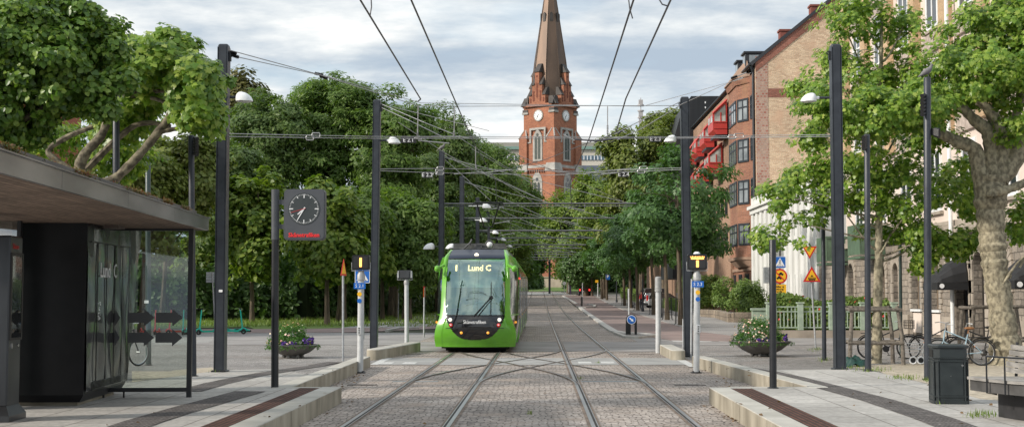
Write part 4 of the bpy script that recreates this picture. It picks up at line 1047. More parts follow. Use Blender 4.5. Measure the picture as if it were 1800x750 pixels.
pp('pale_shape', [([(-.13, -.35), (-.08, -.35), (0, .1), (.08, -.35), (.13, -.35), (.03, .22), (-.03, .22)], .27, z0 + .42)], .001, mat('pale_fig', (.62, .60, .52), (.45, .44, .38), .6))
mb = MB()
for q in ((.055, .09, z0 - .03, z1 + .03), (.45, .485, z0 - .03, z1 + .03), (.091, .449, z1 + .003, z1 + .03), (.091, .449, z0 - .03, z0 - .003)): mb.bb(.0005, .02, *q)
mb.build('glass_frame', M_BLACK, pl)
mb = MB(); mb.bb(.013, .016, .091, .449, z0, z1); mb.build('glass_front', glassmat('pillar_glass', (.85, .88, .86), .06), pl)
mb = MB(); mb.prism(circ(.02, 12), .02, (.004, .38, z0 - .10), uy); mb.prism(rrect(.03, .06, .003), .012, (.004, .16, z0 - .10), uy); mb.build('lock', M_CHROME, pl)
text('lettering', 'Skåne', .09, (.003, .12, hh - .16), uy, (0, 0, 1), M_RED, pl, .001, 'LEFT', 1.1, world=False)

# ================================================================ BIN AND BENCH
b = P(1668, 708, pz); binr = thing('litter_bin', 'dark green metal litter bin with a flat lid and cut corners on the platform', 'litter bin', tuple(b), R(-6))
M_BIN = mat('bin_metal', (.030, .038, .040), (.020, .026, .028), .42, .1, 5, .06)
def oct_(w, d, c, z): return [(-w + c, -d, z), (w - c, -d, z), (w, -d + c, z), (w, d - c, z), (w - c, d, z), (-w + c, d, z), (-w, d - c, z), (-w, -d + c, z)]
mb = MB(); W, D, Cc = .232, .232, .07
mb.loft([oct_(W, D, Cc, 0), oct_(W, D, Cc, .60)]); body = mb.build('bin_body', M_BIN, binr)
mb = MB()
for z, h_ in ((.0, .05), (.10, .018), (.595, .018), (.645, .012)): mb.loft([oct_(W + .012, D + .012, Cc, z), oct_(W + .014, D + .014, Cc, z + h_)])
for sx in (-1, 1):
    for sy in (-1, 1): mb.cyl((sx * (W - Cc + .02), sy * (D - .0), 0), (sx * (W - Cc + .02), sy * (D - .0), .62), .011, n=8); mb.cyl((sx * W, sy * (D - Cc + .02), 0), (sx * W, sy * (D - Cc + .02), .62), .011, n=8)
mb.build('trim_bands', M_BIN, body)
mb = MB(); mb.loft([oct_(W - .004, D - .004, Cc, .61), oct_(W - .004, D - .004, Cc, .79)]); mb.build('bin_hood', M_BIN, binr)
mb = MB(); mb.bb(-W - .004, -W + .02, -.11, .13, .655, .76); mb.build('bin_opening', M_SBLACK, binr)
mb = MB(); mb.loft([oct_(W + .012, D + .012, Cc, .79), oct_(W + .02, D + .02, Cc, .80), oct_(W + .02, D + .02, Cc, .825), oct_(W + .0, D + .0, Cc, .84)]); mb.build('bin_lid', M_BIN, binr)
mb = MB(); mb.prism(circ(.016, 12), .006, (.15, -W - .006, .55)); mb.prism(circ(.006, 8), .006, (-.01, -W - .006, .40)); mb.build('lock', M_CHROME, binr)
mb = MB(); mb.bb(-.155, .155, -W - .004, -W, .13, .585); mb.build('bin_door', M_BIN, body)

bn = thing('park_bench', 'curved grey slatted bench with a low backrest at the right edge', 'bench', (7.80, 17.0, .25), 0)
Ro, zs_ = 2.36, .51
def arc(r, a): return (r * cos(R(a)), r * sin(R(a)))
def sector(mb, r0, r1, z0, z1, A0, A1, n=22, lean=0):
    rings = []
    for j in range(n + 1):
        a = A0 + (A1 - A0) * j / n; p, q = arc(r0, a), arc(r1, a); rings.append([(p[0], p[1], z0), (p[0] , p[1], z1), (q[0], q[1], z1), (q[0], q[1], z0)])
    mb.loft(rings)
M_BENCH = mat('weathered_slats', (.36, .34, .31), (.20, .19, .175), .85, 0, 4, .4, 30, stretch=(1, 1, 4))
mb = MB()
for i in range(6): sector(mb, Ro - .115 * i, Ro - .115 * i - .105, zs_ - .035, zs_, 183, 268)
mb.build('seat', M_BENCH, bn)
mb = MB(); sector(mb, Ro - .03, 1.68, zs_ - .17, zs_ - .04, 183.5, 268); mb.build('seat_frame', mat('frame_grey', (.13, .125, .12), (.07, .068, .065), .55, .3, 4, .1), bn)
mb = MB(); sector(mb, 1.98, 1.5, 0, zs_ - .175, 184, 266); mb.build('bench_pedestal', mat('pedestal_dark', (.035, .034, .036), (.02, .02, .021), .6, .1, 6, .1), bn)
mb = MB()
for i in range(5): sector(mb, 1.75 - .02 * i, 1.72 - .02 * i, zs_ + .04 + i * .072, zs_ + .10 + i * .072, 169, 262)
mb.build('backrest', M_BENCH, bn)
for a in (170, 200, 230, 258): p = arc(1.64, a); mb = MB(); mb.cyl((p[0], p[1], 0), (p[0] * .97, p[1] * .97, zs_ + .42), .02, n=6); mb.build('back_support', M_POSTB, bn)
for a in (196, 204, 212):
    p, q = arc(Ro + .02, a), arc(Ro - .12, a); mb = MB(); mb.tube([(p[0], p[1], zs_ + .28), (p[0], p[1], zs_ - .17), (q[0], q[1], zs_ - .19)], .011, 6); mb.build('arm_post', M_POSTB, bn)
tops = [arc(Ro + .02, a) + (zs_ + .28,) for a in range(196, 266, 3)]
mb = MB(); mb.tube(tops, .012, 6); mb.build('arm_rail', M_POSTB, bn)

# ================================================================ BICYCLES, SCOOTERS
def bicycle(label, loc, rz, col, group='bicycles parked near the big plane tree', seat=None, basket=False, lean=0.0, fender=True):
    t = thing('bicycle', label, 'bicycle', loc, rz, group)
    fr = mat('bike_' + '_'.join(str(int(c * 100)) for c in col), col, None, .35, .1, 4); r = .335
    for x in (-.53, .53):
        mb = MB(); mb.torus((x, 0, r), r - .018, .019, 32, 6, 'Y'); wh = mb.build('wheel', M_RUBBER, t, smooth=True)
        mb = MB(); mb.torus((x, 0, r), r - .042, .010, 32, 4, 'Y')
        for k in range(18): a = k * pi / 9; mb.tube([(x + .02 * cos(a + 1.2), 0, r + .02 * sin(a + 1.2)), (x + (r - .045) * cos(a), 0, r + (r - .045) * sin(a))], .0022, 3, False)
        mb.cyl((x, -.05, r), (x, .05, r), .02, n=8); mb.build('rim', M_CHROME, wh)
    mb = MB(); bb_ = (-.08, 0, .29); se = (-.20, 0, .80); hd = (.36, 0, .88); hl = (.40, 0, .62)
    for a, b2, w in ((bb_, se, .017), (hl, bb_, .020), (hd, (-.17, 0, .66), .017), (hl, hd, .02), ((-.53, .0, r), bb_, .012), ((-.53, 0, r), (-.18, 0, .70), .010), (hl, (.53, 0, r), .014)): mb.cyl(a, b2, w, n=8)
    mb.build('frame', fr, t, smooth=True)
    mb = MB(); mb.cyl(hd, (.33, 0, 1.02), .014, n=8); mb.tube([(.20, -.28, 1.03), (.30, -.22, 1.05), (.34, 0, 1.02), (.30, .22, 1.05), (.20, .28, 1.03)], .012, 6); mb.build('handlebar', M_CHROME, t)
    mb = MB(); mb.cyl(se, (-.22, 0, .92), .013, n=8); mb.ball((-.24, 0, .945), .12, 12, 7, (1.1, .75, .32)); mb.build('saddle', seat or M_BLACK, t, smooth=True)
    mb = MB(); mb.cyl((-.08, -.03, .29), (-.08, .03, .29), .09, n=16); mb.tube([(-.08, -.06, .29), (-.02, -.07, .13)], .01, 6); mb.tube([(-.08, .06, .29), (-.14, .07, .45)], .01, 6); mb.bb(-.06, .02, -.13, -.07, .11, .13); mb.bb(-.18, -.10, .07, .13, .44, .46); mb.build('crank', M_BLACK, t)
    if fender:
        mb = MB()
        for x, a0, a1 in ((-.53, 20, 175), (.53, 30, 150)):
            mb.tube([(x + (r + .025) * cos(R(a)), 0, r + (r + .025) * sin(R(a))) for a in range(a0, a1, 12)], .014, 5)
        mb.tube([(-.75, 0, .72), (-.22, 0, .72)], .01, 5); mb.bb(-.76, -.36, -.06, .06, .715, .73); mb.build('mudguard', M_BLACK, t)
    mb = MB(); mb.prism(circ(.025, 10), .02, (-.53 + .16, -.02, r + .16)); mb.build('reflector', mat('reflector_orange', (.9, .3, .02), (.8, .25, .02), .3), t)
    if basket:
        mb = MB()
        for z in (.86, .94, 1.02, 1.08): mb.tube([(.42, -.15, z), (.68, -.17, z), (.68, .17, z), (.42, .15, z), (.42, -.15, z)], .006, 4)
        for x in (.44, .50, .56, .62, .67):
            for y in (-.16, .16): mb.cyl((x, y, .86), (x, y, 1.08), .004, n=4)
        for y in (-.1, 0, .1): mb.cyl((.68, y, .86), (.68, y, 1.08), .004, n=4); mb.cyl((.42, y, .86), (.42, y, 1.08), .004, n=4)
        mb.bb(.42, .68, -.15, .15, .855, .865); mb.build('basket', basket, t)
    if lean: t.rotation_euler = (lean, 0, rz)
    return t
def onp(px, py, zf=pz): return tuple(P(px, py, zf))
M_TAN = mat('tan_leather', (.35, .16, .06), (.25, .11, .04), .5)
bicycle('black bicycle with a dark basket leaning in the wooden guard of the young tree', onp(1563, 631), R(-8), (.02, .02, .022), basket=mat('dark_basket', (.03, .03, .03), (.02, .02, .02), .6), group='bicycles parked near the big plane tree')
bicycle('pale blue bicycle with a tan saddle behind the litter bin', onp(1688, 642), R(172), (.35, .48, .55), seat=M_TAN)
bicycle('black bicycle with silver wheels against the big plane trunk', onp(1724, 639), R(166), (.02, .02, .025))
bicycle('dark bicycle with chrome bars behind the round post with the pigeon', onp(1645, 634), R(20), (.06, .06, .065))
bicycle('bicycle seen end-on behind the black cabinet and shelter glass', tuple(U(226, 0, 31).xy) + (pz(31),), R(62), (.05, .05, .055), group=None)
bicycle('bicycle parked by the shrubs in front of the brick house', onp(1318, 553, gz), R(15), (.03, .03, .03), group='bicycles parked by the garden wall')
# trolley with white wheels
b = P(1611, 640, pz); tr = thing('shopping_trolley', 'small two wheeled trolley with white rimmed wheels beside the young tree', 'trolley', tuple(b), R(0))
for x in (-.10, .10):
    mb = MB(); mb.torus((x, -.05, .11), .085, .020, 24, 8, 'Y'); w_ = mb.build('wheel', M_SWHITE, tr, smooth=True); mb = MB(); mb.prism(circ(.068, 20), .02, (x, -.05, .11)); mb.build('hub', M_BLACK, w_)
mb = MB(); mb.tube([(-.18, 0, .12), (.20, 0, .12), (.26, .0, .55), (.30, 0, .62)], .01, 6); mb.tube([(-.18, .2, .12), (.20, .2, .12), (.26, .2, .55)], .01, 6)
for z in (.30, .38, .46, .54): mb.tube([(-.20, -.02, z), (.24, -.02, z), (.24, .22, z), (-.20, .22, z), (-.20, -.02, z)], .005, 4)
for k in range(8): mb.cyl((-.20 + k * .063, -.02, .30), (-.20 + k * .063, -.02, .54), .0035, n=4)
mb.build('wire_frame', M_GALV, tr)
def scooter(label, loc, rz, m, group='rental scooters parked by the lawn'):
    t = thing('electric_scooter', label, 'scooter', loc, rz, group)
    mb = MB(); mb.bb(-.42, .28, -.075, .075, .12, .19); mb.tube([(.28, 0, .16), (.42, 0, .22), (.47, 0, .30)], .04, 8); mb.build('deck', m, t)
    mb = MB(); mb.tube([(.47, 0, .25), (.36, 0, 1.12)], [.036, .028], 10); mb.build('stem', m, t, smooth=True)
    mb = MB(); mb.tube([(.36, -.24, 1.15), (.355, 0, 1.15), (.36, .24, 1.15)], .018, 6); mb.bb(.33, .39, -.05, .05, 1.12, 1.19); mb.build('handlebar', M_BLACK, t)
    for x in (.52, -.48):
        mb = MB(); mb.torus((x, 0, .12), .085, .036, 20, 8, 'Y'); mb.build('wheel', M_RUBBER, t, smooth=True)
    mb = MB(); mb.tube([(.52 + .16 * cos(R(a)), 0, .12 + .16 * sin(R(a))) for a in range(20, 160, 20)], .028, 6); mb.tube([(-.48 + .16 * cos(R(a)), 0, .12 + .16 * sin(R(a))) for a in range(20, 160, 20)], .028, 6); mb.build('mudguard', m, t)
    mb = MB(); mb.bb(-.3, .2, -.06, .06, .191, .196); mb.build('foot_mat', M_BLACK, t)
    return t
M_TEAL = mat('scooter_teal', (.01, .48, .36), (.01, .40, .30), .35, 0, 4); M_REDS = mat('scooter_red', (.70, .05, .03), (.6, .04, .03), .35, 0, 4); M_DTEAL = mat('scooter_dark_teal', (.01, .20, .18), (.01, .15, .14), .35, 0, 4)
scooter('bright green scooter standing alone just right of the tall lamp mast', onp(408, 587, gz), R(28), M_TEAL)
scooter('green scooter tipped flat on the kerb right of the tall lamp mast', onp(424, 585, gz), R(150), M_TEAL)
scooter('bright green scooter just left of the tall lamp mast', onp(365, 588, gz), R(235), M_TEAL)
scooter('dark teal scooter between the shelter post and the lamp mast', onp(344, 588, gz), R(262), M_DTEAL)
scooter('teal scooter directly behind the shelter end post', onp(325, 588, gz), R(275), M_TEAL)
scooter('red scooter under the right arrow decals of the shelter glass', onp(311, 588, gz), R(240), M_REDS)
scooter('red scooter seen through the shelter glass near the green post', onp(276, 588, gz), R(275), M_REDS)
scooter('leaning red scooter left of the green post behind the glass', onp(252, 588, gz), R(300), M_REDS)
# the tipped one lies down
for o in bpy.data.objects:
    if o.get('label', '').startswith('green scooter tipped'): o.rotation_euler = (R(-76), 0, R(160)); o.location.z += .09

# ================================================================ TREE GUARDS, TARP
def guard(label, cx, cy, gzv, w, d, h, tilt=.05, rails=(.5, 1.18), posts=4, group='rough wooden frames around the street trees'):
    t = thing('wooden_tree_guard', label, 'tree guard', (cx, cy, gzv), 0, group)
    cs = [(-w / 2, -d / 2), (w / 2, -d / 2), (w / 2, d / 2), (-w / 2, d / 2)]
    for x, y in cs:
        mb = MB(); mb.tube([(x * 1.06, y * 1.06, -.02), (x + .02, y, h * .5), (x * .88, y * .9, h)], [.058, .052, .048], 8); mb.build('post', M_WOODG, t, smooth=True)
    for rz_ in rails:
        f = 1.02 - .12 * rz_ / h
        for (x0, y0), (x1, y1) in ((cs[0], cs[1]), (cs[1], cs[2]), (cs[2], cs[3]), (cs[3], cs[0])):
            e = .08; dx, dy = (x1 - x0), (y1 - y0); L = math.hypot(dx, dy); ux, uy = dx / L * e, dy / L * e
            mb = MB(); off = .045; z = rz_ + rnd.uniform(-.02, .02)
            nx, ny = dy / L * off, -dx / L * off
            mb.tube([((x0) * f - ux + nx, (y0) * f - uy + ny, z), ((x1) * f + ux + nx, (y1) * f + uy + ny, z + rnd.uniform(-.03, .03))], [.046, .042], 8); mb.build('rail', M_WOODG, t, smooth=True)
    return t
g0 = P(1541, 641, pz)
guard('weathered wooden frame of rough poles around the young plane tree', g0.x - .02, g0.y + .45, gz(g0.y), 1.30, .95, 1.50, rails=(.58, 1.42))
g1 = P(1775, 640, pz)
guard('weathered wooden frame partly hidden by the big plane trunk', g1.x + .0, g1.y + 1.0, pz(g1.y), 1.6, 1.0, 1.5, rails=(.62, 1.45))
b = P(1501, 644, pz); t = thing('green_tarp', 'crumpled dark green tarpaulin at the foot of the wooden frame', 'tarpaulin', tuple(b))
mb = MB(); nx_, ny_ = 22, 12; vs = []
for i in range(ny_ + 1):
    for j in range(nx_ + 1):
        u, v = j / nx_ * 2 - 1, i / ny_ * 2 - 1; r = max(0, 1 - u * u - v * v * .9); z = .24 * r ** .6 + .035 * sin(u * 9 + v * 4) * (r > 0) * r ** .3 + .03 * sin(v * 11 - u * 6) * r ** .3
        vs.append((u * .36 + .02 * sin(v * 7), v * .28, max(0, z)))
mb.add(vs, [(i * (nx_ + 1) + j, i * (nx_ + 1) + j + 1, (i + 1) * (nx_ + 1) + j + 1, (i + 1) * (nx_ + 1) + j) for i in range(ny_) for j in range(nx_)]); mb.build('tarp_sheet', mat('tarp_green', (.012, .06, .045), (.008, .035, .028), .4, 0, 5), t)

# ================================================================ PIGEONS
def bird(label, c, face):
    mb = MB(); f = face; x, y, z = c
    prof = [(-.17, -.065, .008), (-.13, -.04, .018), (-.075, .0, .042), (-.02, .03, .058), (.03, .06, .055), (.062, .10, .036), (.072, .13, .026), (.085, .155, .028), (.10, .162, .02), (.113, .157, .006), (.127, .150, .002)]
    mb.tube([(x + f * p[0], y, z + p[1] + .06) for p in prof], [p[2] for p in prof], 12)
    for s in (-1, 1): mb.cyl((x + f * .02, y + s * .018, z), (x + f * .02, y + s * .018, z + .07), .005, n=5)
    o = mb.build('pigeon', mat('pigeon_grey', (.20, .19, .19), (.11, .105, .11), .7, 0, 14), None, smooth=True, off=(x, y, z)); tag(o, label, 'bird'); return o
p = U(1630, 135, P(1631, 667, pz).y); bird('grey pigeon perched on top of the round post before the plane tree', (p.x, p.y, p.z), 1)
p = U(777, 264, 67.5); o = bird('small grey pigeon sitting on top of the first cross tube mast', (p.x, p.y, p.z), 1); o.scale = (1.5, 1.5, 1.5)
# ================================================================ TRAM
NY = 40.3
tram = thing('tram', 'bright green tram with black nose and lit words Lund C on the left track', 'tram', (CL - .03, NY, 0))
M_TGREEN = mat('tram_green', (.145, .42, .032), (.11, .33, .026), .20, .0, 1.4, .01, 3, spec=.6, detail=8)
M_TNAVY = mat('tram_navy', (.010, .018, .042), (.008, .014, .032), .38, 0, 1, spec=.25)
M_TBLK = mat('tram_gloss_black', (.010, .010, .012), (.007, .007, .008), .07, .0, 1, spec=.8)
M_TDARK = mat('tram_underside', (.010, .010, .010), (.006, .006, .006), .8, 0, 4)
M_TROOF = mat('tram_roof_gear', (.13, .13, .13), (.07, .07, .07), .6, .3, 6)
M_WIND = glassmat('tram_windshield', (.66, .88, .82), .28, refl=(.72, .92, .86))
M_TWIN = glassmat('tram_side_glass', (.13, .16, .16), .12)
def lerp_tab(tab, z):
    for (a, fa), (b, fb) in zip(tab, tab[1:]):
        if z <= b: t = (z - a) / (b - a); t = max(0, t); return fa + (fb - fa) * t
    return tab[-1][1]
HWF = [(.18, 1.24), (.5, 1.28), (.8, 1.22), (1.05, 1.11), (1.35, 1.07), (2.3, 1.06), (2.9, 1.03), (3.12, .98), (3.25, .86)]
YF = [(.18, .22), (.35, .10), (.6, .02), (.9, .0), (1.15, .06), (1.6, .22), (2.2, .50), (2.7, .80), (2.95, 1.0), (3.1, 1.28), (3.2, 1.75), (3.25, 2.4)]
def smooth_tab(tab, z, h=.14): return sum(lerp_tab(tab, z + h * k / 3) for k in range(-3, 4)) / 7
def fsurf(u, z, off=0.0):
    hw = smooth_tab(HWF, z); y = smooth_tab(YF, z) + .34 * abs(u) ** 2.4
    return Vector((u * hw, y - off, z))
# U-shaped edge of the black lower mask, and windshield outline
def zU(x): return .41 + .74 * min(1, (abs(x) / .94)) ** 3.3   # lower edge of the glossy bumper
def region(u, z):
    p = fsurf(u, z); x = p.x; pil = lerp_tab([(.18, .92), (1.15, .92), (2.0, .93), (2.9, .915), (3.25, .84)], z)
    if z > 2.93 and abs(x) < pil - .0: return 'roof'
    if 1.16 < z <= 2.93 and abs(x) < pil: return 'wind'
    if z <= 1.16 and z > zU(x) and abs(x) < pil + (1.16 - z) * .02: return 'mask' if z > .76 else 'bump'
    return 'green'
NU, NZ = 110, 150
zs_ = [.18 + (3.25 - .18) * i / NZ for i in range(NZ + 1)]
regs = {k: MB() for k in ('roof', 'mask', 'bump', 'green', 'wind')}
idx = {k: {} for k in regs}
def gv(rk, i, j):
    d = idx[rk]
    if (i, j) not in d:
        u = -1 + 2 * j / NU; off = {'wind': -.012, 'mask': -.004, 'bump': .012, 'green': .012 if abs(u) > .8 else 0, 'roof': .0}[rk]
        d[(i, j)] = len(regs[rk].v); regs[rk].v.append(tuple(fsurf(u, zs_[i], off)))
    return d[(i, j)]
for i in range(NZ):
    for j in range(NU):
        u = -1 + 2 * (j + .5) / NU; z = (zs_[i] + zs_[i + 1]) / 2; rk = region(u, z)
        regs[rk].f.append((gv(rk, i, j), gv(rk, i, j + 1), gv(rk, i + 1, j + 1), gv(rk, i + 1, j))); regs[rk].mi.append(0)
nose = regs['green'].build('nose_shell', M_TGREEN, tram, smooth=True)
regs['roof'].build('front_roof_cap', M_TNAVY, tram, smooth=True)
mask = regs['mask'].build('headlight_mask', M_TBLK, tram, smooth=True)
regs['bump'].build('bumper', M_TBLK, tram, smooth=True)
wsh = regs['wind'].build('windshield', M_WIND, tram, smooth=True)
# cab sides: from the pillar edge out to the full body width
Lc = 2.3; BW = 1.325
def cside(s, t, z):
    e = fsurf(s * 1.0, z); tt = t; hw = smooth_tab([(.18, 1.20), (.5, 1.31), (1.0, 1.325), (2.2, 1.31), (2.8, 1.22), (3.05, 1.10), (3.25, .9)], z)
    y1 = 2.6; f = 1 - (1 - tt) ** 1.7
    return Vector((e.x + (s * hw - e.x) * f, e.y + (max(y1, e.y + .05) - e.y) * tt, z))
for s in (-1, 1):
    R2 = {k: MB() for k in ('green', 'win', 'low')}; I2 = {k: {} for k in R2}
    def g2(rk, i, j):
        if (i, j) not in I2[rk]: I2[rk][(i, j)] = len(R2[rk].v); R2[rk].v.append(tuple(cside(s, j / 40, zs_[i])))
        return I2[rk][(i, j)]
    for i in range(NZ):
        for j in range(40):
            z = (zs_[i] + zs_[i + 1]) / 2; t = (j + .5) / 40
            if 1.18 < z < 2.60 + .1 * t and .045 < t < .95: rk = 'win'
            elif .50 + .7 * max(0, .5 - t) < z <= 1.14 and t > .045: rk = 'low'
            else: rk = 'green'
            q = (g2(rk, i, j), g2(rk, i, j + 1), g2(rk, i + 1, j + 1), g2(rk, i + 1, j))
            R2[rk].f.append(q if s > 0 else q[::-1]); R2[rk].mi.append(0)
    R2['green'].build('cab_side', M_TGREEN, tram, smooth=True); R2['win'].build('cab_side_window', mat('tram_window', (.05, .065, .065), (.02, .028, .03), .06, 0, .7, spec=.9), tram, smooth=True); R2['low'].build('cab_side_panel', M_TBLK, tram, smooth=True)
    # camera pods
    mb = MB(); c = Vector((s * 1.21, .72, 2.60)); mb.ball(c, .10, 16, 10, (.95, 1.2, 1.1)); mb.tube([(s * 1.0, .85, 2.72), c], [.05, .04], 8); mb.build('camera_pod', M_TGREEN, tram, smooth=True)
    # pillar ridge running up to the roof
    mb = MB(); mb.tube([fsurf(s * .95, z, .0) for z in [2.3 + .1 * k for k in range(10)]], [.02, .04, .055, .065, .07, .07, .065, .06, .045, .02], 10); mb.build('front_pillar', M_TGREEN, tram, smooth=True)
    mb = MB(); mb.prism(circ(.035, 14), .02, cside(s, .30, .93) + Vector((s * .01, -.02, 0))); mb.build('turn_lamp', mat('amber_lamp', (.9, .35, .03), (.8, .3, .02), .3, emit=(1, .4, .05), estr=.6), tram)
# headlights
def on_front(x, z, off): 
    u = x / smooth_tab(HWF, z); return fsurf(u, z, off)
for s in (-1, 1):
    for (x, z, r, m, nm) in ((.76, 1.02, .050, mat('headlight_lens', (.9, .88, .8), (.8, .78, .7), .15, 0, 1, emit=(1, .9, .7), estr=.7), 'headlight'), (.735, .86, .050, mat('tail_lamp_red', (.50, .01, .01), (.4, .01, .01), .2, 0, 1, emit=(1, .02, .02), estr=.25), 'tail_lamp'), (.41, .625, .038, MATS['amber_lamp'], 'turn_lamp')):
        p = on_front(s * x, z, .02); mb = MB(); mb.lathe(p, [(r * 1.35, .012), (r * 1.3, -.008), (r * 1.1, -.012)], 20, 'Y'); ring_ = mb.build('lamp_bezel', M_CHROME if nm == 'headlight' else M_TBLK, mask, smooth=True)
        mb = MB(); mb.lathe(p, [(r * 1.15, -.008), (r * .8, -.022), (.001, -.028)], 18, 'Y'); mb.build(nm, m, tram, smooth=True)
        if nm == 'tail_lamp': mb = MB(); mb.lathe(p, [(r * .5, -.027), (r * .4, -.04), (.001, -.042)], 12, 'Y'); mb.build('lamp_centre', M_SWHITE, tram)
p = on_front(0, 3.04, .02); mb = MB(); mb.lathe(p, [(.06, .04), (.066, -.01), (.001, -.02)], 18, 'Y'); mb.build('top_lamp', M_WLAMP, tram, smooth=True)
# destination display and lettering
def front_text(name, s_, size, x, z, m, off, parent, **kw):
    p = on_front(x, z, off); q = on_front(x, z + .2, off); return text(name, s_, size, p, (1, 0, 0), (q - p), m, parent, .003, world=False, **kw)
mb = MB(); vs = []
for i, z in enumerate((2.50, 2.58, 2.66, 2.74, 2.84)):
    for j in range(13): vs.append(on_front(-.84 + 1.68 * j / 12, z, -.10))
mb.add(vs, [(i * 13 + j, i * 13 + j + 1, (i + 1) * 13 + j + 1, (i + 1) * 13 + j) for i in range(4) for j in range(12)]); dsp = mb.build('destination_display', mat('display_dark', (.02, .035, .045), (.015, .028, .035), .3, 0, 2), tram)
M_DEST = mat('destination_led', (.95, .6, .2), (.95, .6, .2), .5, emit=(1, .62, .25), estr=2.6)
front_text('lettering', '1', .30, -.70, 2.545, M_DEST, -.03, dsp, sx=1.0, bold=.012); front_text('lettering', 'Lund C', .30, -.26, 2.545, M_DEST, -.05, dsp, sx=.82, bold=.006)
front_text('lettering', 'Skånetrafiken', .155, .0, .905, M_SWHITE, .018, mask, sx=.84, align='CENTER')
# wiper
mb = MB(); a, b_ = on_front(-.02, 1.14, .05), on_front(.50, 1.72, .06); a2 = on_front(.10, 1.14, .05); mb.tube([a, b_], .018, 6); mb.tube([a2, on_front(.56, 1.70, .06)], .012, 6); mb.tube([on_front(.50, 1.18, .045), on_front(.50, 2.18, .045)], .010, 6); mb.box(tuple(on_front(.50, 1.72, .06)), (.10, .04, .07)); mb.build('wiper', M_BLACK, tram)
mb = MB()
for z in (1.16, ): mb.tube([on_front(x / 10 * .9, z, .012) for x in range(-10, 11)], .012, 6)
mb.tube([on_front(x / 10 * .9, .765, .014) for x in range(-10, 11)], .008, 6); mb.tube([on_front(x / 10 * .87, 2.93, .012) for x in range(-10, 11)], .010, 6); mb.build('seal_line', M_SBLACK, tram)
# interior seen through the glass
mb = MB(); mb.bb(-.98, .98, .75, 1.2, .9, 1.28); mb.bb(-.9, .9, .95, 1.4, 1.0, 1.36); mb.build('dashboard', mat('cab_dark', (.025, .035, .037), (.018, .025, .027), .6, 0, 3), tram)
mb = MB(); mb.bb(-1.2, 1.2, 2.62, 2.68, .4, 3.0); mb.bb(-.6, -.2, 2.60, 2.62, .5, 2.4); mb.build('cab_wall', mat('cab_wall_grey', (.22, .32, .31), (.13, .20, .20), .6, 0, 1.5), tram)
mb = MB(); mb.bb(-1.2, 1.2, .9, 2.62, .40, .46); mb.build('cab_floor', M_TDARK, tram)
mb = MB(); mb.bb(-.80, .80, 1.15, 1.18, 2.02, 2.42); mb.build('sun_blind', mat('blind_grey', (.50, .60, .56), (.42, .52, .48), .7, 0, 1), tram)
mb = MB(); mb.bb(-.10, .38, 1.95, 2.05, .9, 1.85); mb.bb(-.12, .40, 1.5, 2.0, .85, .98); mb.build('driver_seat', M_BLACK, tram)
# body modules
mods = [(2.6, 8.6), (9.1, 14.3), (14.8, 20.6), (21.1, 26.3), (26.8, 33.0)]
def bprof(hw, z0, z1): return [(-hw + .05, z0), (hw - .05, z0), (hw, z0 + .15), (hw, .9), (hw + .0, 2.0), (hw - .03, 2.7), (hw - .14, 3.0), (hw - .45, 3.14), (0, 3.18), (-hw + .45, 3.14), (-hw + .14, 3.0), (-hw + .03, 2.7), (-hw, 2.0), (-hw, .9), (-hw, z0 + .15)]
for k, (y0, y1) in enumerate(mods):
    mb = MB(); pr = bprof(BW, .24, 3.2); mb.loft([[(x, y0, z) for x, z in pr], [(x, y1, z) for x, z in pr]]); bd = mb.build('body_module', M_TGREEN, tram)
    for s in (-1, 1):
        n = 4 if k in (0, 2, 4) else 3; w = (y1 - y0 - .2) / n
        mb = MB(); mb.bb(min(s * (BW + .003), s * (BW + .006)), max(s * (BW + .003), s * (BW + .006)), y0 + .04, y1 - .04, .95, 2.72); mb.build('window_band', M_TBLK, tram)
        for j in range(n):
            a = y0 + .1 + j * w + .04; door = j == 1
            mb = MB(); z0 = .42 if door else 1.15; mb.bb(min(s * (BW + .007), s * (BW + .014)), max(s * (BW + .007), s * (BW + .014)), a + .03, a + w - .10, z0, 2.55); mb.build('door' if door else 'window', mat('tram_window', (.05, .065, .065), (.02, .028, .03), .06, 0, .7, spec=.9), tram)
            if door:
                mb = MB(); mb.bb(min(s * (BW + .015), s * (BW + .03)), max(s * (BW + .015), s * (BW + .03)), a + w / 2 - .06, a + w / 2 - .03, .5, 2.5); mb.build('door_handle', M_GALV, tram)
        if s > 0:
            mb = MB(); mb.bb(BW + .016, BW + .022, y0 + .8, y0 + 1.3, 1.02, 1.08); mb.build('side_marker', M_YEL, tram)
    if k < 4:
        mb = MB(); pr = bprof(BW - .10, .35, 3.1); mb.loft([[(x, y1, z) for x, z in pr], [(x, y1 + .5, z) for x, z in pr]]); mb.build('bellows', M_RUBBER, tram)
mb = MB(); mb.bb(-1.05, 1.05, .5, 33, .13, .25); mb.bb(-.95, .95, .9, 4.0, .04, .2)
for y in (1.6, 3.4, 16.2, 18.2, 28.5, 30.4): 
    for s in (-1, 1): mb.cyl((s * HG - .06, y, .30), (s * HG + .06, y, .30), .28, n=20)
mb.build('underframe', M_TDARK, tram)
mb = MB(); mb.bb(BW - .02, BW + .015, 3.0, 4.2, 2.30, 2.36); mb.build('side_display', M_REDLED, tram)
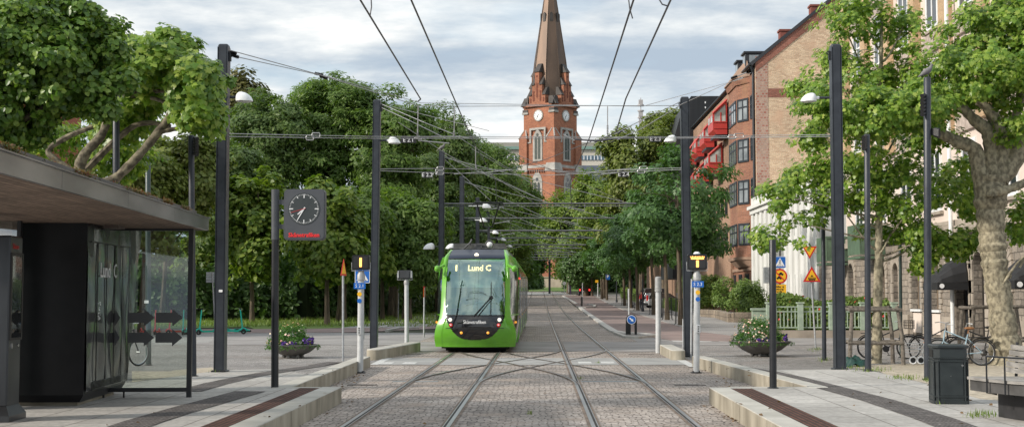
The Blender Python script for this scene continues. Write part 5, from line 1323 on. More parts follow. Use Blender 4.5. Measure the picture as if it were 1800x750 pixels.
# roof gear
for (x0, x1, y0, y1, h) in ((-.85, .85, 2.9, 5.2, .30), (-.7, .5, 5.6, 8.2, .34), (-.8, .8, 9.6, 13.8, .3), (-.8, .8, 15.4, 20, .36), (-.8, .8, 27.5, 32, .3)): mb = MB(); mb.bb(x0, x1, y0, y1, 3.1, 3.18 + h); mb.build('roof_box', M_TROOF, tram)
mb = MB(); mb.tube([(-.95, 2.5, 3.3), (.95, 2.5, 3.3)], .02, 6); 
for x in (-.9, -.45, 0, .45, .9): mb.cyl((x, 2.5, 3.1), (x, 2.5, 3.32), .018, n=6)
mb.tube([(-.62, 2.3, 3.15), (-.3, 2.4, 3.45), (-.25, 2.45, 3.52)], .03, 6); mb.cyl((-.3, 2.5, 3.4), (-.22, 2.5, 3.60), .03, n=8); mb.torus((.35, 2.7, 3.45), .11, .03, 18, 6, 'Y'); mb.bb(-.15, .1, 2.6, 2.9, 3.2, 3.44); mb.build('roof_rail', M_TROOF, tram)
mb = MB(); mb.ball((.36, 2.6, 3.42), .10, 12, 8); mb.build('antenna', M_WHITE, tram, smooth=True)
# pantograph
py = 62 - NY
py = 62 - NY; pa = U(834, 356, 62); pb = U(882, 356, 62); pc = U(858, 398, 62); pd = U(861, 437, 62)
T0 = Vector((CL - .03, NY, 0)); q = lambda v: Vector(v) - T0
mb = MB(); mb.tube([q(pa) + Vector((-.12, 0, -.14)), q(pa), q(pb), q(pb) + Vector((.12, 0, -.14))], .035, 8); mb.tube([q(pa) + Vector((0, .35, 0)), q(pb) + Vector((0, .35, 0))], .03, 6); mb.build('contact_strip', M_SBLACK, tram)
mb = MB(); cL_, cR_ = q(pc) + Vector((-.22, .6, 0)), q(pc) + Vector((.18, .6, 0))
mb.tube([q(pa) + Vector((.1, .1, 0)), cL_], .035, 6); mb.tube([q(pb) - Vector((.1, -.1, 0)), cR_], .035, 6); mb.tube([cL_, cR_], .035, 6)
mb.tube([q(pc) + Vector((0, .6, 0)), q(pd) + Vector((0, -.6, -.5))], [.06, .08], 8); mb.build('pantograph_arm', M_SBLACK, tram)
mb = MB(); mb.bb(q(pd).x - .5, q(pd).x + .5, py - 1.2, py + .6, 3.15, 3.45); mb.build('pantograph_base', M_TROOF, tram)

# ================================================================ PEOPLE (skinned)
def person(name, label, joints, bones, radii, loc, rz, m, cat='person', extra=None):
    """one continuous body grown along a skeleton"""
    me = bpy.data.meshes.new('tmp_person'); names = list(joints); ix = {k: i for i, k in enumerate(names)}
    me.from_pydata([joints[k] for k in names], [(ix[a], ix[b]) for a, b in bones], []); me.update()
    o = bpy.data.objects.new('tmp_person', me); COL.objects.link(o)
    md = o.modifiers.new('s', 'SKIN'); md.use_smooth_shade = True
    for k, d in zip(names, me.skin_vertices[0].data): d.radius = radii[k] if isinstance(radii[k], tuple) else (radii[k], radii[k])
    me.skin_vertices[0].data[0].use_root = True
    sb = o.modifiers.new('b', 'SUBSURF'); sb.levels = 2; sb.render_levels = 2
    dg = bpy.context.evaluated_depsgraph_get(); dg.update(); m2 = bpy.data.meshes.new_from_object(o.evaluated_get(dg)); bpy.data.objects.remove(o)
    for mm in m: m2.materials.append(mm)
    return m2
def make_person(label, joints, loc, rz, mats_, zones, hair=(.05, .03, .02)):
    B = [('pelvis', 'waist'), ('waist', 'chest'), ('chest', 'neck'), ('neck', 'head0'), ('head0', 'head1'), ('chest', 'shL'), ('shL', 'elL'), ('elL', 'wrL'), ('wrL', 'haL'), ('chest', 'shR'), ('shR', 'elR'), ('elR', 'wrR'), ('wrR', 'haR'),
         ('pelvis', 'hiL'), ('hiL', 'knL'), ('knL', 'anL'), ('anL', 'toL'), ('pelvis', 'hiR'), ('hiR', 'knR'), ('knR', 'anR'), ('anR', 'toR')]
    Rr = dict(pelvis=(.15, .11), waist=(.14, .10), chest=(.17, .11), neck=(.055, .055), head0=(.075, .085), head1=(.08, .09), shL=.06, elL=.045, wrL=.032, haL=.035, shR=.06, elR=.045, wrR=.032, haR=.035, hiL=.085, knL=.06, anL=.042, toL=.035, hiR=.085, knR=.06, anR=.042, toR=.035)
    mesh = person('person', label, joints, B, Rr, loc, rz, mats_); mesh.name = 'person'
    for p in mesh.polygons:
        c = p.center; p.material_index = zones(c)
    o = bpy.data.objects.new('person', mesh); COL.objects.link(o); o.location = loc; o.rotation_euler = (0, 0, rz); tag(o, label, 'person')
    h = Vector(joints['head1']); mb = MB(); mb.ball((h.x, h.y + .012, h.z + .035), .105, 14, 9, (.92, 1.05, .85)); mb.build('hair', mat('hair_%d' % int(hair[0] * 1000), hair, None, .7, 0, 20), o, smooth=True)
    mb = MB(); mb.ball((h.x, h.y - .105, h.z - .03), .016, 6, 5, (1, 1.2, 1.3))
    for s in (-1, 1): mb.ball((h.x + s * .085, h.y, h.z - .02), .022, 6, 5, (.5, 1, 1.3))
    mb.build('nose_and_ears', mats_[0], o, smooth=True)
    mb = MB()
    for s in (-1, 1): mb.ball((h.x + s * .033, h.y - .090, h.z - .0), .011, 6, 5)
    mb.bb(h.x - .025, h.x + .025, h.y - .096, h.y - .086, h.z - .075, h.z - .067); mb.build('eyes_and_mouth', M_SBLACK, o)
    for s, w in (('L', 'wrL'), ('R', 'wrR')):
        a, b = Vector(joints[w]), Vector(joints['ha' + s]); d = (b - a).normalized(); sd = d.cross(Vector((0, 1, .2))).normalized(); mb = MB()
        for k in range(4): st = b + sd * (.024 - .016 * k); mb.tube([st, st + d * .05, st + d * (.085 - .008 * abs(k - 1.3)) + Vector((0, .012, -.01))], [.010, .009, .007], 6)
        mb.tube([a + d * .03 + sd * .02, a + d * .06 + sd * .055, a + d * .09 + sd * .06], [.012, .010, .008], 6); mb.build('fingers', mats_[0], o, smooth=True)
    return o
SKIN = mat('skin', (.50, .30, .21), (.45, .26, .18), .55, 0, 6)
J = dict(pelvis=(0, 0, .95), waist=(0, 0, 1.12), chest=(0, 0, 1.36), neck=(0, 0, 1.50), head0=(0, -.01, 1.60), head1=(0, -.015, 1.70), shL=(-.19, 0, 1.42), elL=(-.25, .04, 1.14), wrL=(-.24, -.10, .92), haL=(-.24, -.13, .86), shR=(.19, 0, 1.42), elR=(.25, .03, 1.14), wrR=(.24, -.04, .90), haR=(.24, -.06, .83),
         hiL=(-.10, 0, .90), knL=(-.10, -.12, .50), anL=(-.10, -.02, .09), toL=(-.10, -.15, .04), hiR=(.10, 0, .90), knR=(.10, .08, .50), anR=(.10, .26, .12), toR=(.10, .16, .04))
dark = mat('dark_coat', (.02, .02, .025), (.012, .012, .016), .85, 0, 8); blue_sh = mat('pale_blue_shirt', (.34, .47, .55), (.28, .40, .48), .85, 0, 8); jeans = mat('dark_trousers', (.03, .035, .05), (.02, .024, .035), .85, 0, 8)
b = P(1127.5, 544)
make_person('person in a dark coat walking on the right pavement between the street trees', J, tuple(b), R(180), [SKIN, dark, jeans, M_BLACK], lambda c: 0 if c.z > 1.5 or (abs(c.x) > .19 and c.z < .93 and c.z > .7) else (1 if c.z > .86 else (2 if c.z > .1 else 3)))
bgp = MB(); bgp.bbox((b.x - .02, b.y - .17, b.z + 1.25), (.30, .16, .42), .04); tag(bgp.build('backpack', mat('red_pack', (.45, .05, .04), (.35, .04, .03), .7, 0, 8)), 'red backpack carried by the person on the right pavement', 'backpack')
J2 = dict(J); J2.update(pelvis=(0, .25, .62), waist=(0, .27, .80), chest=(0, .24, 1.04), neck=(0, .20, 1.19), head0=(0, .18, 1.28), head1=(0, .17, 1.38), shL=(-.20, .22, 1.09), elL=(-.29, .02, .86), wrL=(-.22, -.24, .84), haL=(-.20, -.30, .85), shR=(.20, .22, 1.09), elR=(.29, .02, .86), wrR=(.22, -.24, .84), haR=(.20, -.30, .85),
                     hiL=(-.10, .22, .58), knL=(-.13, -.22, .56), anL=(-.13, -.20, .14), toL=(-.13, -.33, .09), hiR=(.10, .22, .58), knR=(.13, -.22, .56), anR=(.13, -.20, .14), toR=(.13, -.33, .09))
make_person('tram driver in a pale blue shirt seated behind the windshield', J2, (CL + .12, NY + 1.55, .42), 0, [SKIN, blue_sh, jeans, M_BLACK], lambda c: 0 if c.z > 1.19 or c.y < -.16 and c.z > .7 else (1 if c.z > .68 else 2))

# ================================================================ CARS
def car(label, loc, rz, m, L=4.4, W=1.8, H=1.5, wagon=True, lights=True, sc=1.0):
    t = thing('parked_car' if not lights == 'brake' else 'car', label, 'car', loc, rz)
    # local: length along y, rear towards -y
    body = [(-L / 2, .35), (-L / 2 + .03, .85), (-L / 2 + .10, .95), (L / 2 - 1.2, .95), (L / 2 - .25, .80), (L / 2, .60), (L / 2, .30)]
    def prof(px, hw, z): return px
    rings = []
    for y, z in body: pass
    mb = MB(); ys = [(-L / 2, .50, .80, W * .46), (-L / 2 + .12, .28, .93, W * .5), (-L / 2 + .9, .24, .96, W * .5), (L / 2 - 1.3, .24, .95, W * .5), (L / 2 - .4, .26, .82, W * .48), (L / 2, .40, .62, W * .42)]
    for y, z0, z1, hw in ys:
        rings.append([(-hw + .08, y, z0), (hw - .08, y, z0), (hw, y, z0 + .12), (hw, y, z1 - .1), (hw - .08, y, z1), (-hw + .08, y, z1), (-hw, y, z1 - .1), (-hw, y, z0 + .12)])
    mb.loft(rings); mb.build('car_body', m, t, smooth=True)
    mb = MB(); yr = -L / 2 + (.10 if wagon else .5); cab_ = [(yr, .94, W * .46), (yr + .28, H - .05, W * .38), (yr + 1.3, H, W * .39), (L / 2 - 1.9, H - .04, W * .38), (L / 2 - 1.15, .94, W * .46)]
    rings = []
    for y, z, hw in cab_: rings.append([(-W * .46, y, .93), (W * .46, y, .93), (hw, y, max(z, .935)), (-hw, y, max(z, .935))])
    mb.loft(rings); mb.build('window_glass', M_GLASSD, t)
    mb = MB(); mb.loft([[(-hw, y, z - .02), (hw, y, z - .02), (hw * .95, y, z + .02), (-hw * .95, y, z + .02)] for y, z, hw in cab_[1:4]])
    for y, z, hw in (cab_[1], cab_[2]):
        for s in (-1, 1): mb.tube([(s * W * .465, y + .0 if y > yr + .3 else yr + .02, .93), (s * (hw + .01), y + .04, z)], .035, 6)
    mb.build('roof', m, t)
    for sx in (-1, 1):
        for y in (-L / 2 + .8, L / 2 - .85):
            mb = MB(); mb.cyl((sx * (W / 2 - .2), y, .32), (sx * (W / 2 - .0), y, .32), .32, n=20); wl = mb.build('wheel', M_RUBBER, t, smooth=True); mb = MB(); mb.cyl((sx * (W / 2 - .02), y, .32), (sx * (W / 2 + .01), y, .32), .20, n=14); mb.build('rim', M_GALV, wl)
        mb = MB(); mb.bb(sx * W * .40 - .11, sx * W * .40 + .11, -L / 2 - .02, -L / 2 + .1, .72, 1.0 if not wagon else 1.28); mb.build('tail_light', M_REDLED if lights else mat('tail_red', (.6, .02, .02), (.5, .02, .02), .2), t)
    mb = MB(); mb.bb(-.26, .26, -L / 2 - .03, -L / 2 + .02, .55, .67); mb.build('licence_plate', M_SWHITE, t)
    mb = MB(); mb.bb(-W * .45, W * .45, -L / 2 - .04, -L / 2 + .2, .32, .5); mb.build('bumper', M_BLACK, t)
    if lights == 'brake': mb = MB(); mb.bb(-.2, .2, yr + .25, yr + .30, H - .06, H); mb.build('brake_light', M_REDLED, t)
    return t
b = U(1027, 518, P(1027, 519).y); car('dark car with glowing brake lights driving away on the right road', (b.x, b.y, gz(b.y)), 0, mat('car_dark', (.02, .025, .035), (.015, .02, .03), .2, .3, 3), wagon=False, lights='brake')
b = P(1132, 541); car('silver estate car with tall red tail lamps parked behind the street tree trunks', (b.x + 2.2, b.y + 1.0, gz(b.y)), R(-74), mat('car_silver', (.55, .57, .58), (.48, .50, .51), .25, .5, 3), lights=False)
car('tall white car parked behind the silver estate car', (b.x + 2.6, b.y + 10, gz(b.y + 10)), R(-86), mat('car_white', (.7, .7, .7), (.62, .62, .62), .25, .1, 3), lights=False, H=1.9)
# ================================================================ CHURCH
ty = 306; k0 = FP / ty
cc = U(967.5, 300, ty); zc = lambda py: U(967, py, ty).z
TH = R(52)
ch = thing('church', 'tall red brick church tower with two white clock faces and a brown copper spire', 'church', (cc.x, ty, gz(ty)), TH)
G0 = gz(ty); Z = lambda py: zc(py) - G0
M_CB = brickmat('church_brick', (.45, .18, .10), (.31, .12, .07), (.25, .15, .11), .5, .22, .02, 'wall', bump=.15, dirt=.25, vscale=.15, big=.3)
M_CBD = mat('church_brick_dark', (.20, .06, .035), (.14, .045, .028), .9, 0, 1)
M_STONE = mat('church_limestone', (.42, .40, .37), (.30, .285, .26), .85, 0, .8)
M_COPPER = mat('brown_copper', (.15, .098, .068), (.085, .058, .042), .5, .45, .35, .15, 3, stretch=(1, 1, .25), detail=8)
M_LEAD = mat('dark_cap', (.07, .06, .055), (.045, .04, .036), .6, .3, 1)
S = 10.0 / 2; S2 = 8.9 / 2
zb0, zc1, zl, zcl, zg = Z(298), Z(226), Z(292), Z(200), Z(188)
mb = MB(); mb.bb(-S, S, -S, S, -2, Z(300)); mb.bb(-S + .25, S - .25, -S + .25, S - .25, Z(300), Z(240)); mb.bb(-S2, S2, -S2, S2, Z(240), zg)
tower = mb.build('tower_body', M_CB, ch)
# corner buttresses with gablets
mb = MB(); mc = MB()
for sx in (-1, 1):
    for sy in (-1, 1):
        x, y = sx * (S - .9), sy * (S - .9)
        mb.bb(x - 1.15, x + 1.15, y - 1.15, y + 1.15, Z(300), Z(245)); mb.bb(x - 1.4, x + 1.4, y - 1.4, y + 1.4, -2, Z(300))
        for (dx, dy) in ((sx, 0), (0, sy)):
            c0_ = (x + dx * 1.151, y + dy * 1.151)
        # pyramidal cap
        h0, h1 = Z(245), Z(226)
        mb.loft([[(x - 1.15, y - 1.15, h0), (x + 1.15, y - 1.15, h0), (x + 1.15, y + 1.15, h0), (x - 1.15, y + 1.15, h0)], [(x - .12 , y - .12, h1 - .3), (x + .12, y - .12, h1 - .3), (x + .12, y + .12, h1 - .3), (x - .12, y + .12, h1 - .3)]])
        for a_, b2_ in (((-1.2, -1.2), (1.2, -1.2)), ((1.2, -1.2), (1.2, 1.2)), ((1.2, 1.2), (-1.2, 1.2)), ((-1.2, 1.2), (-1.2, -1.2))):
            mc.tube([(x + a_[0], y + a_[1], h0 - .1), (x, y, h1)], .17, 4)
        mc.build('gablet_coping', M_STONE, ch); mc = MB()
        mb.build('corner_buttress', M_CB, ch); mb = MB()
z = Z(300)
for sx in (-1, 1):
    for sy in (-1, 1):
        x, y = sx * (S - .9), sy * (S - .9); mb = MB(); mb.loft([[(x - 1.5, y - 1.5, z - .5), (x + 1.5, y - 1.5, z - .5), (x + 1.5, y + 1.5, z - .5), (x - 1.5, y + 1.5, z - .5)], [(x - 1.22, y - 1.22, z + 1.3), (x + 1.22, y - 1.22, z + 1.3), (x + 1.22, y + 1.22, z + 1.3), (x - 1.22, y + 1.22, z + 1.3)]]); mb.build('weathering_stone', M_STONE, ch)
mb = MB(); mb.bb(-S - .12, S + .12, -S - .12, S + .12, Z(298), Z(293)); 
mb.build('string_course', M_STONE, ch)
faces = [Matrix.Rotation(a, 4, 'Z') for a in (0, -pi / 2, pi / 2, pi)]
def fbuild(nm, mbs, mt, F, smooth=False):
    mbs.v = [tuple(F @ Vector(v)) for v in mbs.v]; return mbs.build(nm, mt, ch, smooth)
def lancet(w, h, n=8):
    """pointed arch outline, base at 0"""
    s = h - w * .95; out = [(-w / 2, 0), (w / 2, 0), (w / 2, s)]
    for k in range(1, n + 1): a = R(60) * k / n; out.append((-w / 2 + w * cos(a), s + w * sin(a) * 1.09))
    for k in range(n - 1, -1, -1): a = R(60) * k / n; out.append((w / 2 - w * cos(a), s + w * sin(a) * 1.09))
    return out
for fi, F in enumerate(faces):
    y = -S + .24
    # belfry window: white surround, dark louvres, mullion
    w, h = 2.0, Z(233) - Z(284); z0 = Z(284)
    mb = MB(); mb.prism(lancet(w + .75, h + .55), .3, (0, y, z0 - .25)); fr = fbuild('belfry_window', mb, M_STONE, F)
    mb = MB(); 
    for dx in (-.47, .47): mb.prism(lancet(.72, h - 1.5), .34, (dx, y - .02, z0 + .2))
    mb.prism(circ(.36, 16), .34, (0, y - .02, z0 + h - 1.0)); q = MB(); q.v = [tuple(F @ Vector(v)) for v in mb.v]; q.f = mb.f; q.mi = mb.mi; q.build('louvre_opening', mat('belfry_dark', (.06, .075, .06), (.03, .04, .035), .6, 0, 2), fr)
    # rectangular hood band above
    mb = MB(); zt = Z(228); bw = 2.35
    mb.bb(-bw, bw, y - .2, y + .05, zt - .5, zt); mb.bb(-bw, -bw + .45, y - .2, y + .05, Z(252), zt - .5); mb.bb(bw - .45, bw, y - .2, y + .05, Z(252), zt - .5); mb.bb(-bw - .9, -bw + .45, y - .19, y + .05, Z(254), Z(252)); mb.bb(bw - .45, bw + .9, y - .19, y + .05, Z(254), Z(252)); fbuild('hood_band', mb, M_STONE, F)
    # clock
    zck = Z(206.5); yc = -S2; mb = MB(); mb.prism(circ(1.36, 40), .25, (0, yc - .06, zck)); fr = fbuild('clock_rim', mb, M_STONE, F)
    mb = MB(); mb.prism(circ(1.10, 40), .32, (0, yc - .06, zck)); q = MB(); q.v = [tuple(F @ Vector(v)) for v in mb.v]; q.f = mb.f; q.mi = mb.mi; q.build('clock_face', M_SWHITE, fr)
    mb = MB()
    for kk in range(12):
        a = kk * pi / 6; u = Vector((sin(a), 0, cos(a))); v = Vector((cos(a), 0, -sin(a))); o = Vector((0, yc - .235, zck)); mb.quad(o + u * 1.0 + v * .06, o + u * 1.0 - v * .06, o + u * .78 - v * .06, o + u * .78 + v * .06)
    for ang, l, ww in ((222, .62, .09), (205, .9, .06)):
        a = R(ang); u = Vector((sin(a), 0, cos(a))); v = Vector((cos(a), 0, -sin(a))); o = Vector((0, yc - .245, zck)); mb.quad(o - u * .2 + v * ww, o - u * .2 - v * ww, o + u * l - v * ww * .5, o + u * l + v * ww * .5)
    q = MB(); q.v = [tuple(F @ Vector(v)) for v in mb.v]; q.f = mb.f; q.mi = mb.mi; q.build('clock_marks', M_SBLACK, fr)
    # corbel table
    mb = MB()
    for kk in range(11): x = -3.3 + kk * .66; mb.bb(x - .13, x + .13, -S - .30, -S + .0, Z(306), Z(301)); 
    mb.bb(-S + .2, S - .2, -S - .32, -S + .0, Z(301), Z(298)); fbuild('corbel_table', mb, M_CB, F)
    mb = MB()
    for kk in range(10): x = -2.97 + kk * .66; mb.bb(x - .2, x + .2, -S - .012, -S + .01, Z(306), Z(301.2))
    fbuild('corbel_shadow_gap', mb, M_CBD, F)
    # lower window
    w2, h2 = 2.1, 6.5; z0 = Z(356); y2 = -S - .005; mb = MB(); mb.prism(lancet(w2 + .9, h2 + .6), .2, (0, y2, z0)); fr = fbuild('tracery_window', mb, M_STONE, F)
    mb = MB(); 
    for dx in (-.5, .5): mb.prism(lancet(.74, h2 - 2.0), .24, (dx, y2 - .01, z0))
    mb.prism(circ(.42, 16), .24, (0, y2 - .01, z0 + h2 - 1.4)); q = MB(); q.v = [tuple(F @ Vector(v)) for v in mb.v]; q.f = mb.f; q.mi = mb.mi; q.build('window_glass', M_GLASSD, fr)
    # stepped gable in front of the spire
    yg = -S2 - .38; zz = Z(188); g1, g2, g3 = Z(166), Z(148), Z(131)
    mb = MB(); mb.bb(-S2 + .3, S2 - .3, yg - .2, yg + 1.7, zz - .4, Z(187)); mb.bb(-2.35, 2.35, yg - .2, yg + 1.7, Z(187), g1 - .6); mb.bb(-1.45, 1.45, yg - .2, yg + 1.9, g1 - .6, g2 - .6) ; mb.bb(-.62, .62, yg - .25, yg + 2.2, g2 - .6, g3); gb = fbuild('stepped_gable', mb, M_CB, F)
    mb = MB()
    for (x0, x1, z) in ((S2 - .95, S2 + .2, Z(187)), (1.55, 2.5, g1 - .6), (.72, 1.6, g2 - .6), ):
        for s in (-1, 1):
            xa, xb = s * x0, s * x1; xs = sorted((xa, xb)); mb.loft([[(xs[0], yg - .45, z - .2), (xs[1], yg - .45, z - .2), (xs[1], yg + 1.8, z - .2), (xs[0], yg + 1.8, z - .2)], [(xs[0] + .1, yg + .7, z + 1.7), (xs[1] - .1, yg + .7, z + 1.7), (xs[1] - .1, yg + 1.8, z + 1.7), (xs[0] + .1, yg + 1.8, z + 1.7)]])
    mb.loft([[(-.8, yg - .5, g3 - .1), (.8, yg - .5, g3 - .1), (.8, yg + 2.2, g3 - .1), (-.8, yg + 2.2, g3 - .1)], [(-.6, yg + .9, g3 + 2.0), (.6, yg + .9, g3 + 2.0), (.6, yg + 2.2, g3 + 2.0), (-.6, yg + 2.2, g3 + 2.0)]])
    q = MB(); q.v = [tuple(F @ Vector(v)) for v in mb.v]; q.f = mb.f; q.mi = mb.mi; q.build('gable_cap', M_LEAD, gb)
    mb = MB(); 
    for x, z, hh in ((0, Z(176), 3.6), (-1.0, Z(182), 2.0), (1.0, Z(182), 2.0), (-1.9, Z(184), 1.1), (1.9, Z(184), 1.1)): mb.prism(lancet(.42, hh), .1, (x, yg - .21, z))
    for x, z in ((0, Z(139)), (-1.0, Z(166)), (1.0, Z(166))): mb.prism(circ(.28, 14), .1, (x, yg - .24 if x == 0 else yg - .21, z))
    q = MB(); q.v = [tuple(F @ Vector(v)) for v in mb.v]; q.f = mb.f; q.mi = mb.mi; q.build('blind_niche', M_CBD, gb)
    # corner turrets' pale band
mb = MB()
for sx in (-1, 1):
    for sy in (-1, 1):
        x, y = sx * (S2 - .55), sy * (S2 - .55); mb = MB(); mb.bb(x - .85, x + .85, y - .85, y + .85, Z(203), Z(199.5)); mb.build('turret_band', M_STONE, ch)
mb = MB()
for sx in (-1, 1):
    for sy in (-1, 1):
        x, y = sx * (S2 - .55), sy * (S2 - .55); mb = MB(); mb.bb(x - .75, x + .75, y - .75, y + .75, Z(199.5), Z(195)); mb.build('turret_cap', M_LEAD, ch)
# octagonal spire with ribs
zt_ = Z(-66); zs0 = Z(190); rr0 = 6.05
def octr(r, z): return [(r * cos(R(22.5 + 45 * k)), r * sin(R(22.5 + 45 * k)), z) for k in range(8)]
def rad_at(z): return 3.82 * (zt_ - z) / (zt_ - Z(110))
mb = MB(); mb.loft([octr(4.75, zs0), octr(4.45, Z(150)), octr(3.82, Z(110)), octr(.15, zt_)]); sp = mb.build('spire', M_COPPER, ch)
mb = MB()
for kk in range(8): a = R(22.5 + 45 * kk); mb.tube([(4.75 * cos(a), 4.75 * sin(a), zs0), (4.45 * cos(a), 4.45 * sin(a), Z(150)), (3.82 * cos(a), 3.82 * sin(a), Z(110)), (.15 * cos(a), .15 * sin(a), zt_)], [.14, .14, .12, .05], 5)
mb.build('spire_rib', M_COPPER, sp)
mb = MB(); zz = Z(34); r_ = rad_at(zz) * .93
for kk in range(8):
    a = R(45 * kk); u = Vector((-sin(a), cos(a), 0)); o = Vector((r_ * cos(a), r_ * sin(a), zz - .9)); mb.prism(lancet(.7, 2.2), .5, o, u, (0, 0, 1))
mb.build('spire_lucarne', M_LEAD, sp)
mb = MB(); mb.bb(-S + 1, S - 1, S, 42, -2, 13)
nv_ = mb.build('nave_wall', M_CB, ch)
mb = MB(); mb.loft([[(-S + .4, S, 13), (S - .4, S, 13), (0, S, 21)], [(-S + .4, 42, 13), (S - .4, 42, 13), (0, 42, 21)]]); mb.build('nave_roof', M_LEAD, ch)
# memorial wall and hedge at the church foot
p0, p1 = U(952, 496, 262), U(989, 496, 262)
mb = MB(); mb.bb(p0.x, p1.x, 262, 262.6, gz(262) - .2, U(952, 487, 262).z); mb.bb(p0.x - .2, p1.x + .2, 261.8, 262.8, U(952, 487, 262).z, U(952, 487, 262).z + .15)
tag(mb.build('churchyard_wall', mat('pale_wall_stone', (.58, .48, .38), (.42, .34, .27), .85, 0, .8)), 'low pale stone wall standing in front of the church door', 'wall')

# ================================================================ HOSPITAL far behind
Yh = 520
hp = thing('hospital_block', 'long pale modern building with a green roof edge and window bands behind the church tower', 'building', (0, Yh, 0), 0)
M_HW = mat('hospital_wall', (.60, .55, .46), (.52, .47, .39), .8, 0, .05)
def hb(px0, px1, y0, y1, d, m, nm, dy=0):
    a, b_ = U(px0, y0, Yh), U(px1, y1, Yh); mb = MB(); mb.bb(a.x, b_.x, Yh + dy, Yh + dy + d, b_.z, a.z); return mb.build(nm, m, hp, world=True)
hb(790, 1096, 262, 330, 40, M_HW, 'wall'); hb(786, 1100, 258, 262.5, 42, mat('hospital_green', (.22, .34, .29), (.18, .28, .24), .6, 0, .1), 'roof_edge', -1); hb(800, 1060, 249, 256, 30, mat('hospital_top', (.36, .33, .29), (.28, .26, .23), .8, 0, .1), 'plant_room', 3)
M_HB = mat('hospital_blue', (.12, .20, .26), (.06, .10, .14), .2, 0, .4, spec=.9)
for (y0, y1) in ((274, 281), (292, 297)):
    fr = hb(800, 1092, y0, y1, 1, M_HB, 'window_band', -.3)
    mb = MB()
    for k in range(48):
        a = U(800 + k * 6.1, y0, Yh); b_ = U(800 + k * 6.1 + 1.4, y1, Yh); mb.bb(a.x, b_.x, Yh - .5, Yh + .1, b_.z, a.z)
    o = mb.build('window_mullions', M_SWHITE, fr); 
    for v in o.data.vertices: v.co -= Vector((0, Yh, 0))
hb(1020, 1075, 296, 330, 10, mat('hospital_canopy', (.20, .23, .28), (.12, .14, .18), .5, .2, .2), 'stair_tower', -12)
a = U(1127, 300, 560)
am = thing('radio_mast', 'thin lattice radio mast on the skyline right of the church', 'radio mast', (a.x, 560, gz(560)))
zt = U(1127, 172, 560).z; z0 = gz(560); mb = MB()
for sx in (-1, 1):
    for sy in (-1, 1): mb.tube([(a.x + sx * 1.1, 560 + sy * 1.1, z0), (a.x + sx * .5, 560 + sy * .5, zt - 6)], .14, 4)
for k in range(34):
    z = z0 + (zt - 6 - z0) * k / 34; z2 = z0 + (zt - 6 - z0) * (k + 1) / 34; w = 1.1 - .6 * k / 34; mb.tube([(a.x - w, 560 - w, z), (a.x + w, 560 - w, z2)], .09, 4); mb.tube([(a.x + w, 560 - w, z), (a.x - w, 560 - w, z2)], .09, 4)
mb.build('lattice', mat('mast_lattice', (.25, .20, .19), (.20, .15, .14), .6), am, world=True)
mb = MB(); mb.cyl((a.x, 560, zt - 6), (a.x, 560, zt), .18, n=6)
for py in (196, 208, 186): z = U(1127, py, 560).z; mb.lathe((a.x, 560, z), [(1.4, 0), (1.4, .5), (.1, .6)], 10); 
for py in (180, 200, 215): z = U(1127, py, 560).z; mb.bb(a.x - .9, a.x + .9, 559, 561, z - 1.2, z + 1)
mb.build('antennas', mat('antenna_grey', (.45, .43, .42), (.35, .33, .33), .6), am, world=True)

# ================================================================ RIGHT HAND STREET WALL
FX = 17.0
M_BR1 = brickmat('brown_brick', (.40, .18, .11), (.26, .115, .075), (.27, .185, .14), .30, .10, .012, 'wall', bump=.2, dirt=.35, vscale=.25, vary=(.30, .17, .10), big=.3)
M_BR2 = brickmat('tan_brick', (.43, .27, .18), (.33, .20, .13), (.24, .18, .14), .30, .10, .012, 'wall', bump=.2, dirt=.3, vscale=.2, big=.25)
M_BRY = brickmat('yellow_brick', (.78, .58, .38), (.54, .35, .22), (.58, .47, .36), .30, .105, .014, 'wall', bump=.2, dirt=.35, vscale=.3, vary=(.56, .36, .24), big=.2)
M_BRD = brickmat('diaper_brick', (.50, .36, .27), (.34, .12, .085), (.42, .30, .24), .27, .21, .05, 'wall', bump=.2, dirt=.2, vscale=.3, offset=.5)
M_FRAME = mat('dark_window_frame', (.022, .028, .035), (.016, .02, .026), .5, 0, 3)
def zat(px, py, X): 
    d = ray(px, py); t = X / d.x; return 1.8 + d.z * t, d.y * t
zE, YE = zat(1330, 122, FX)         # eaves corner
YC = zat(1330, 300, FX)[1]
bh = thing('brick_apartment_house', 'tall brown brick house with a yellow brick gable, oriel windows and a steep dark roof', 'house', (FX, YC, gz(YC)))
g0_ = gz(YC)
Yb = 150
mb = MB(); mb.bb(FX, FX + 14, YC + .3, Yb, -1, zE); mb.build('street_wall', M_BR1, bh, world=True)
# gable wall facing the camera
zr = zat(1330, 104, FX)[0]; slope = .80; rx = FX + 8.5
mb = MB(); GW = 9.5
pts = [(0, -1), (2 * GW, -1), (2 * GW, zr), (GW, zr + GW * slope), (0, zr)]
mb.prism([(p[0], p[1]) for p in pts], .3, (FX, YC + .15, 0)); mb.build('gable_wall', M_BRY, bh, world=True)
mb = MB(); mb.bb(FX - .01, FX + .95, YC - .025, YC - .001, 0, zr + .3); mb.build('corner_pattern', M_BRD, bh, world=True)
mb = MB(); mb.prism([(0, zr - .9), (GW, zr + GW * slope - .9), (GW, zr + GW * slope), (0, zr)], .05, (FX, YC - .03, 0)); mb.build('verge_band', brickmat('red_band_brick', (.33, .13, .09), (.24, .09, .06), (.25, .15, .12), .3, .1, .012, 'wall', bump=.2), bh, world=True)
mb = MB(); zz = zat(1345, 140, FX)[0]; mb.bb(FX + .96, FX + 12, YC - .018, YC - .002, zz - .7, zz - .0); mb.build('brick_band', MATS['red_band_brick'], bh, world=True)
M_ROOF = mat('slate_roof', (.045, .047, .052), (.03, .031, .035), .5, .2, .8)
mb = MB()
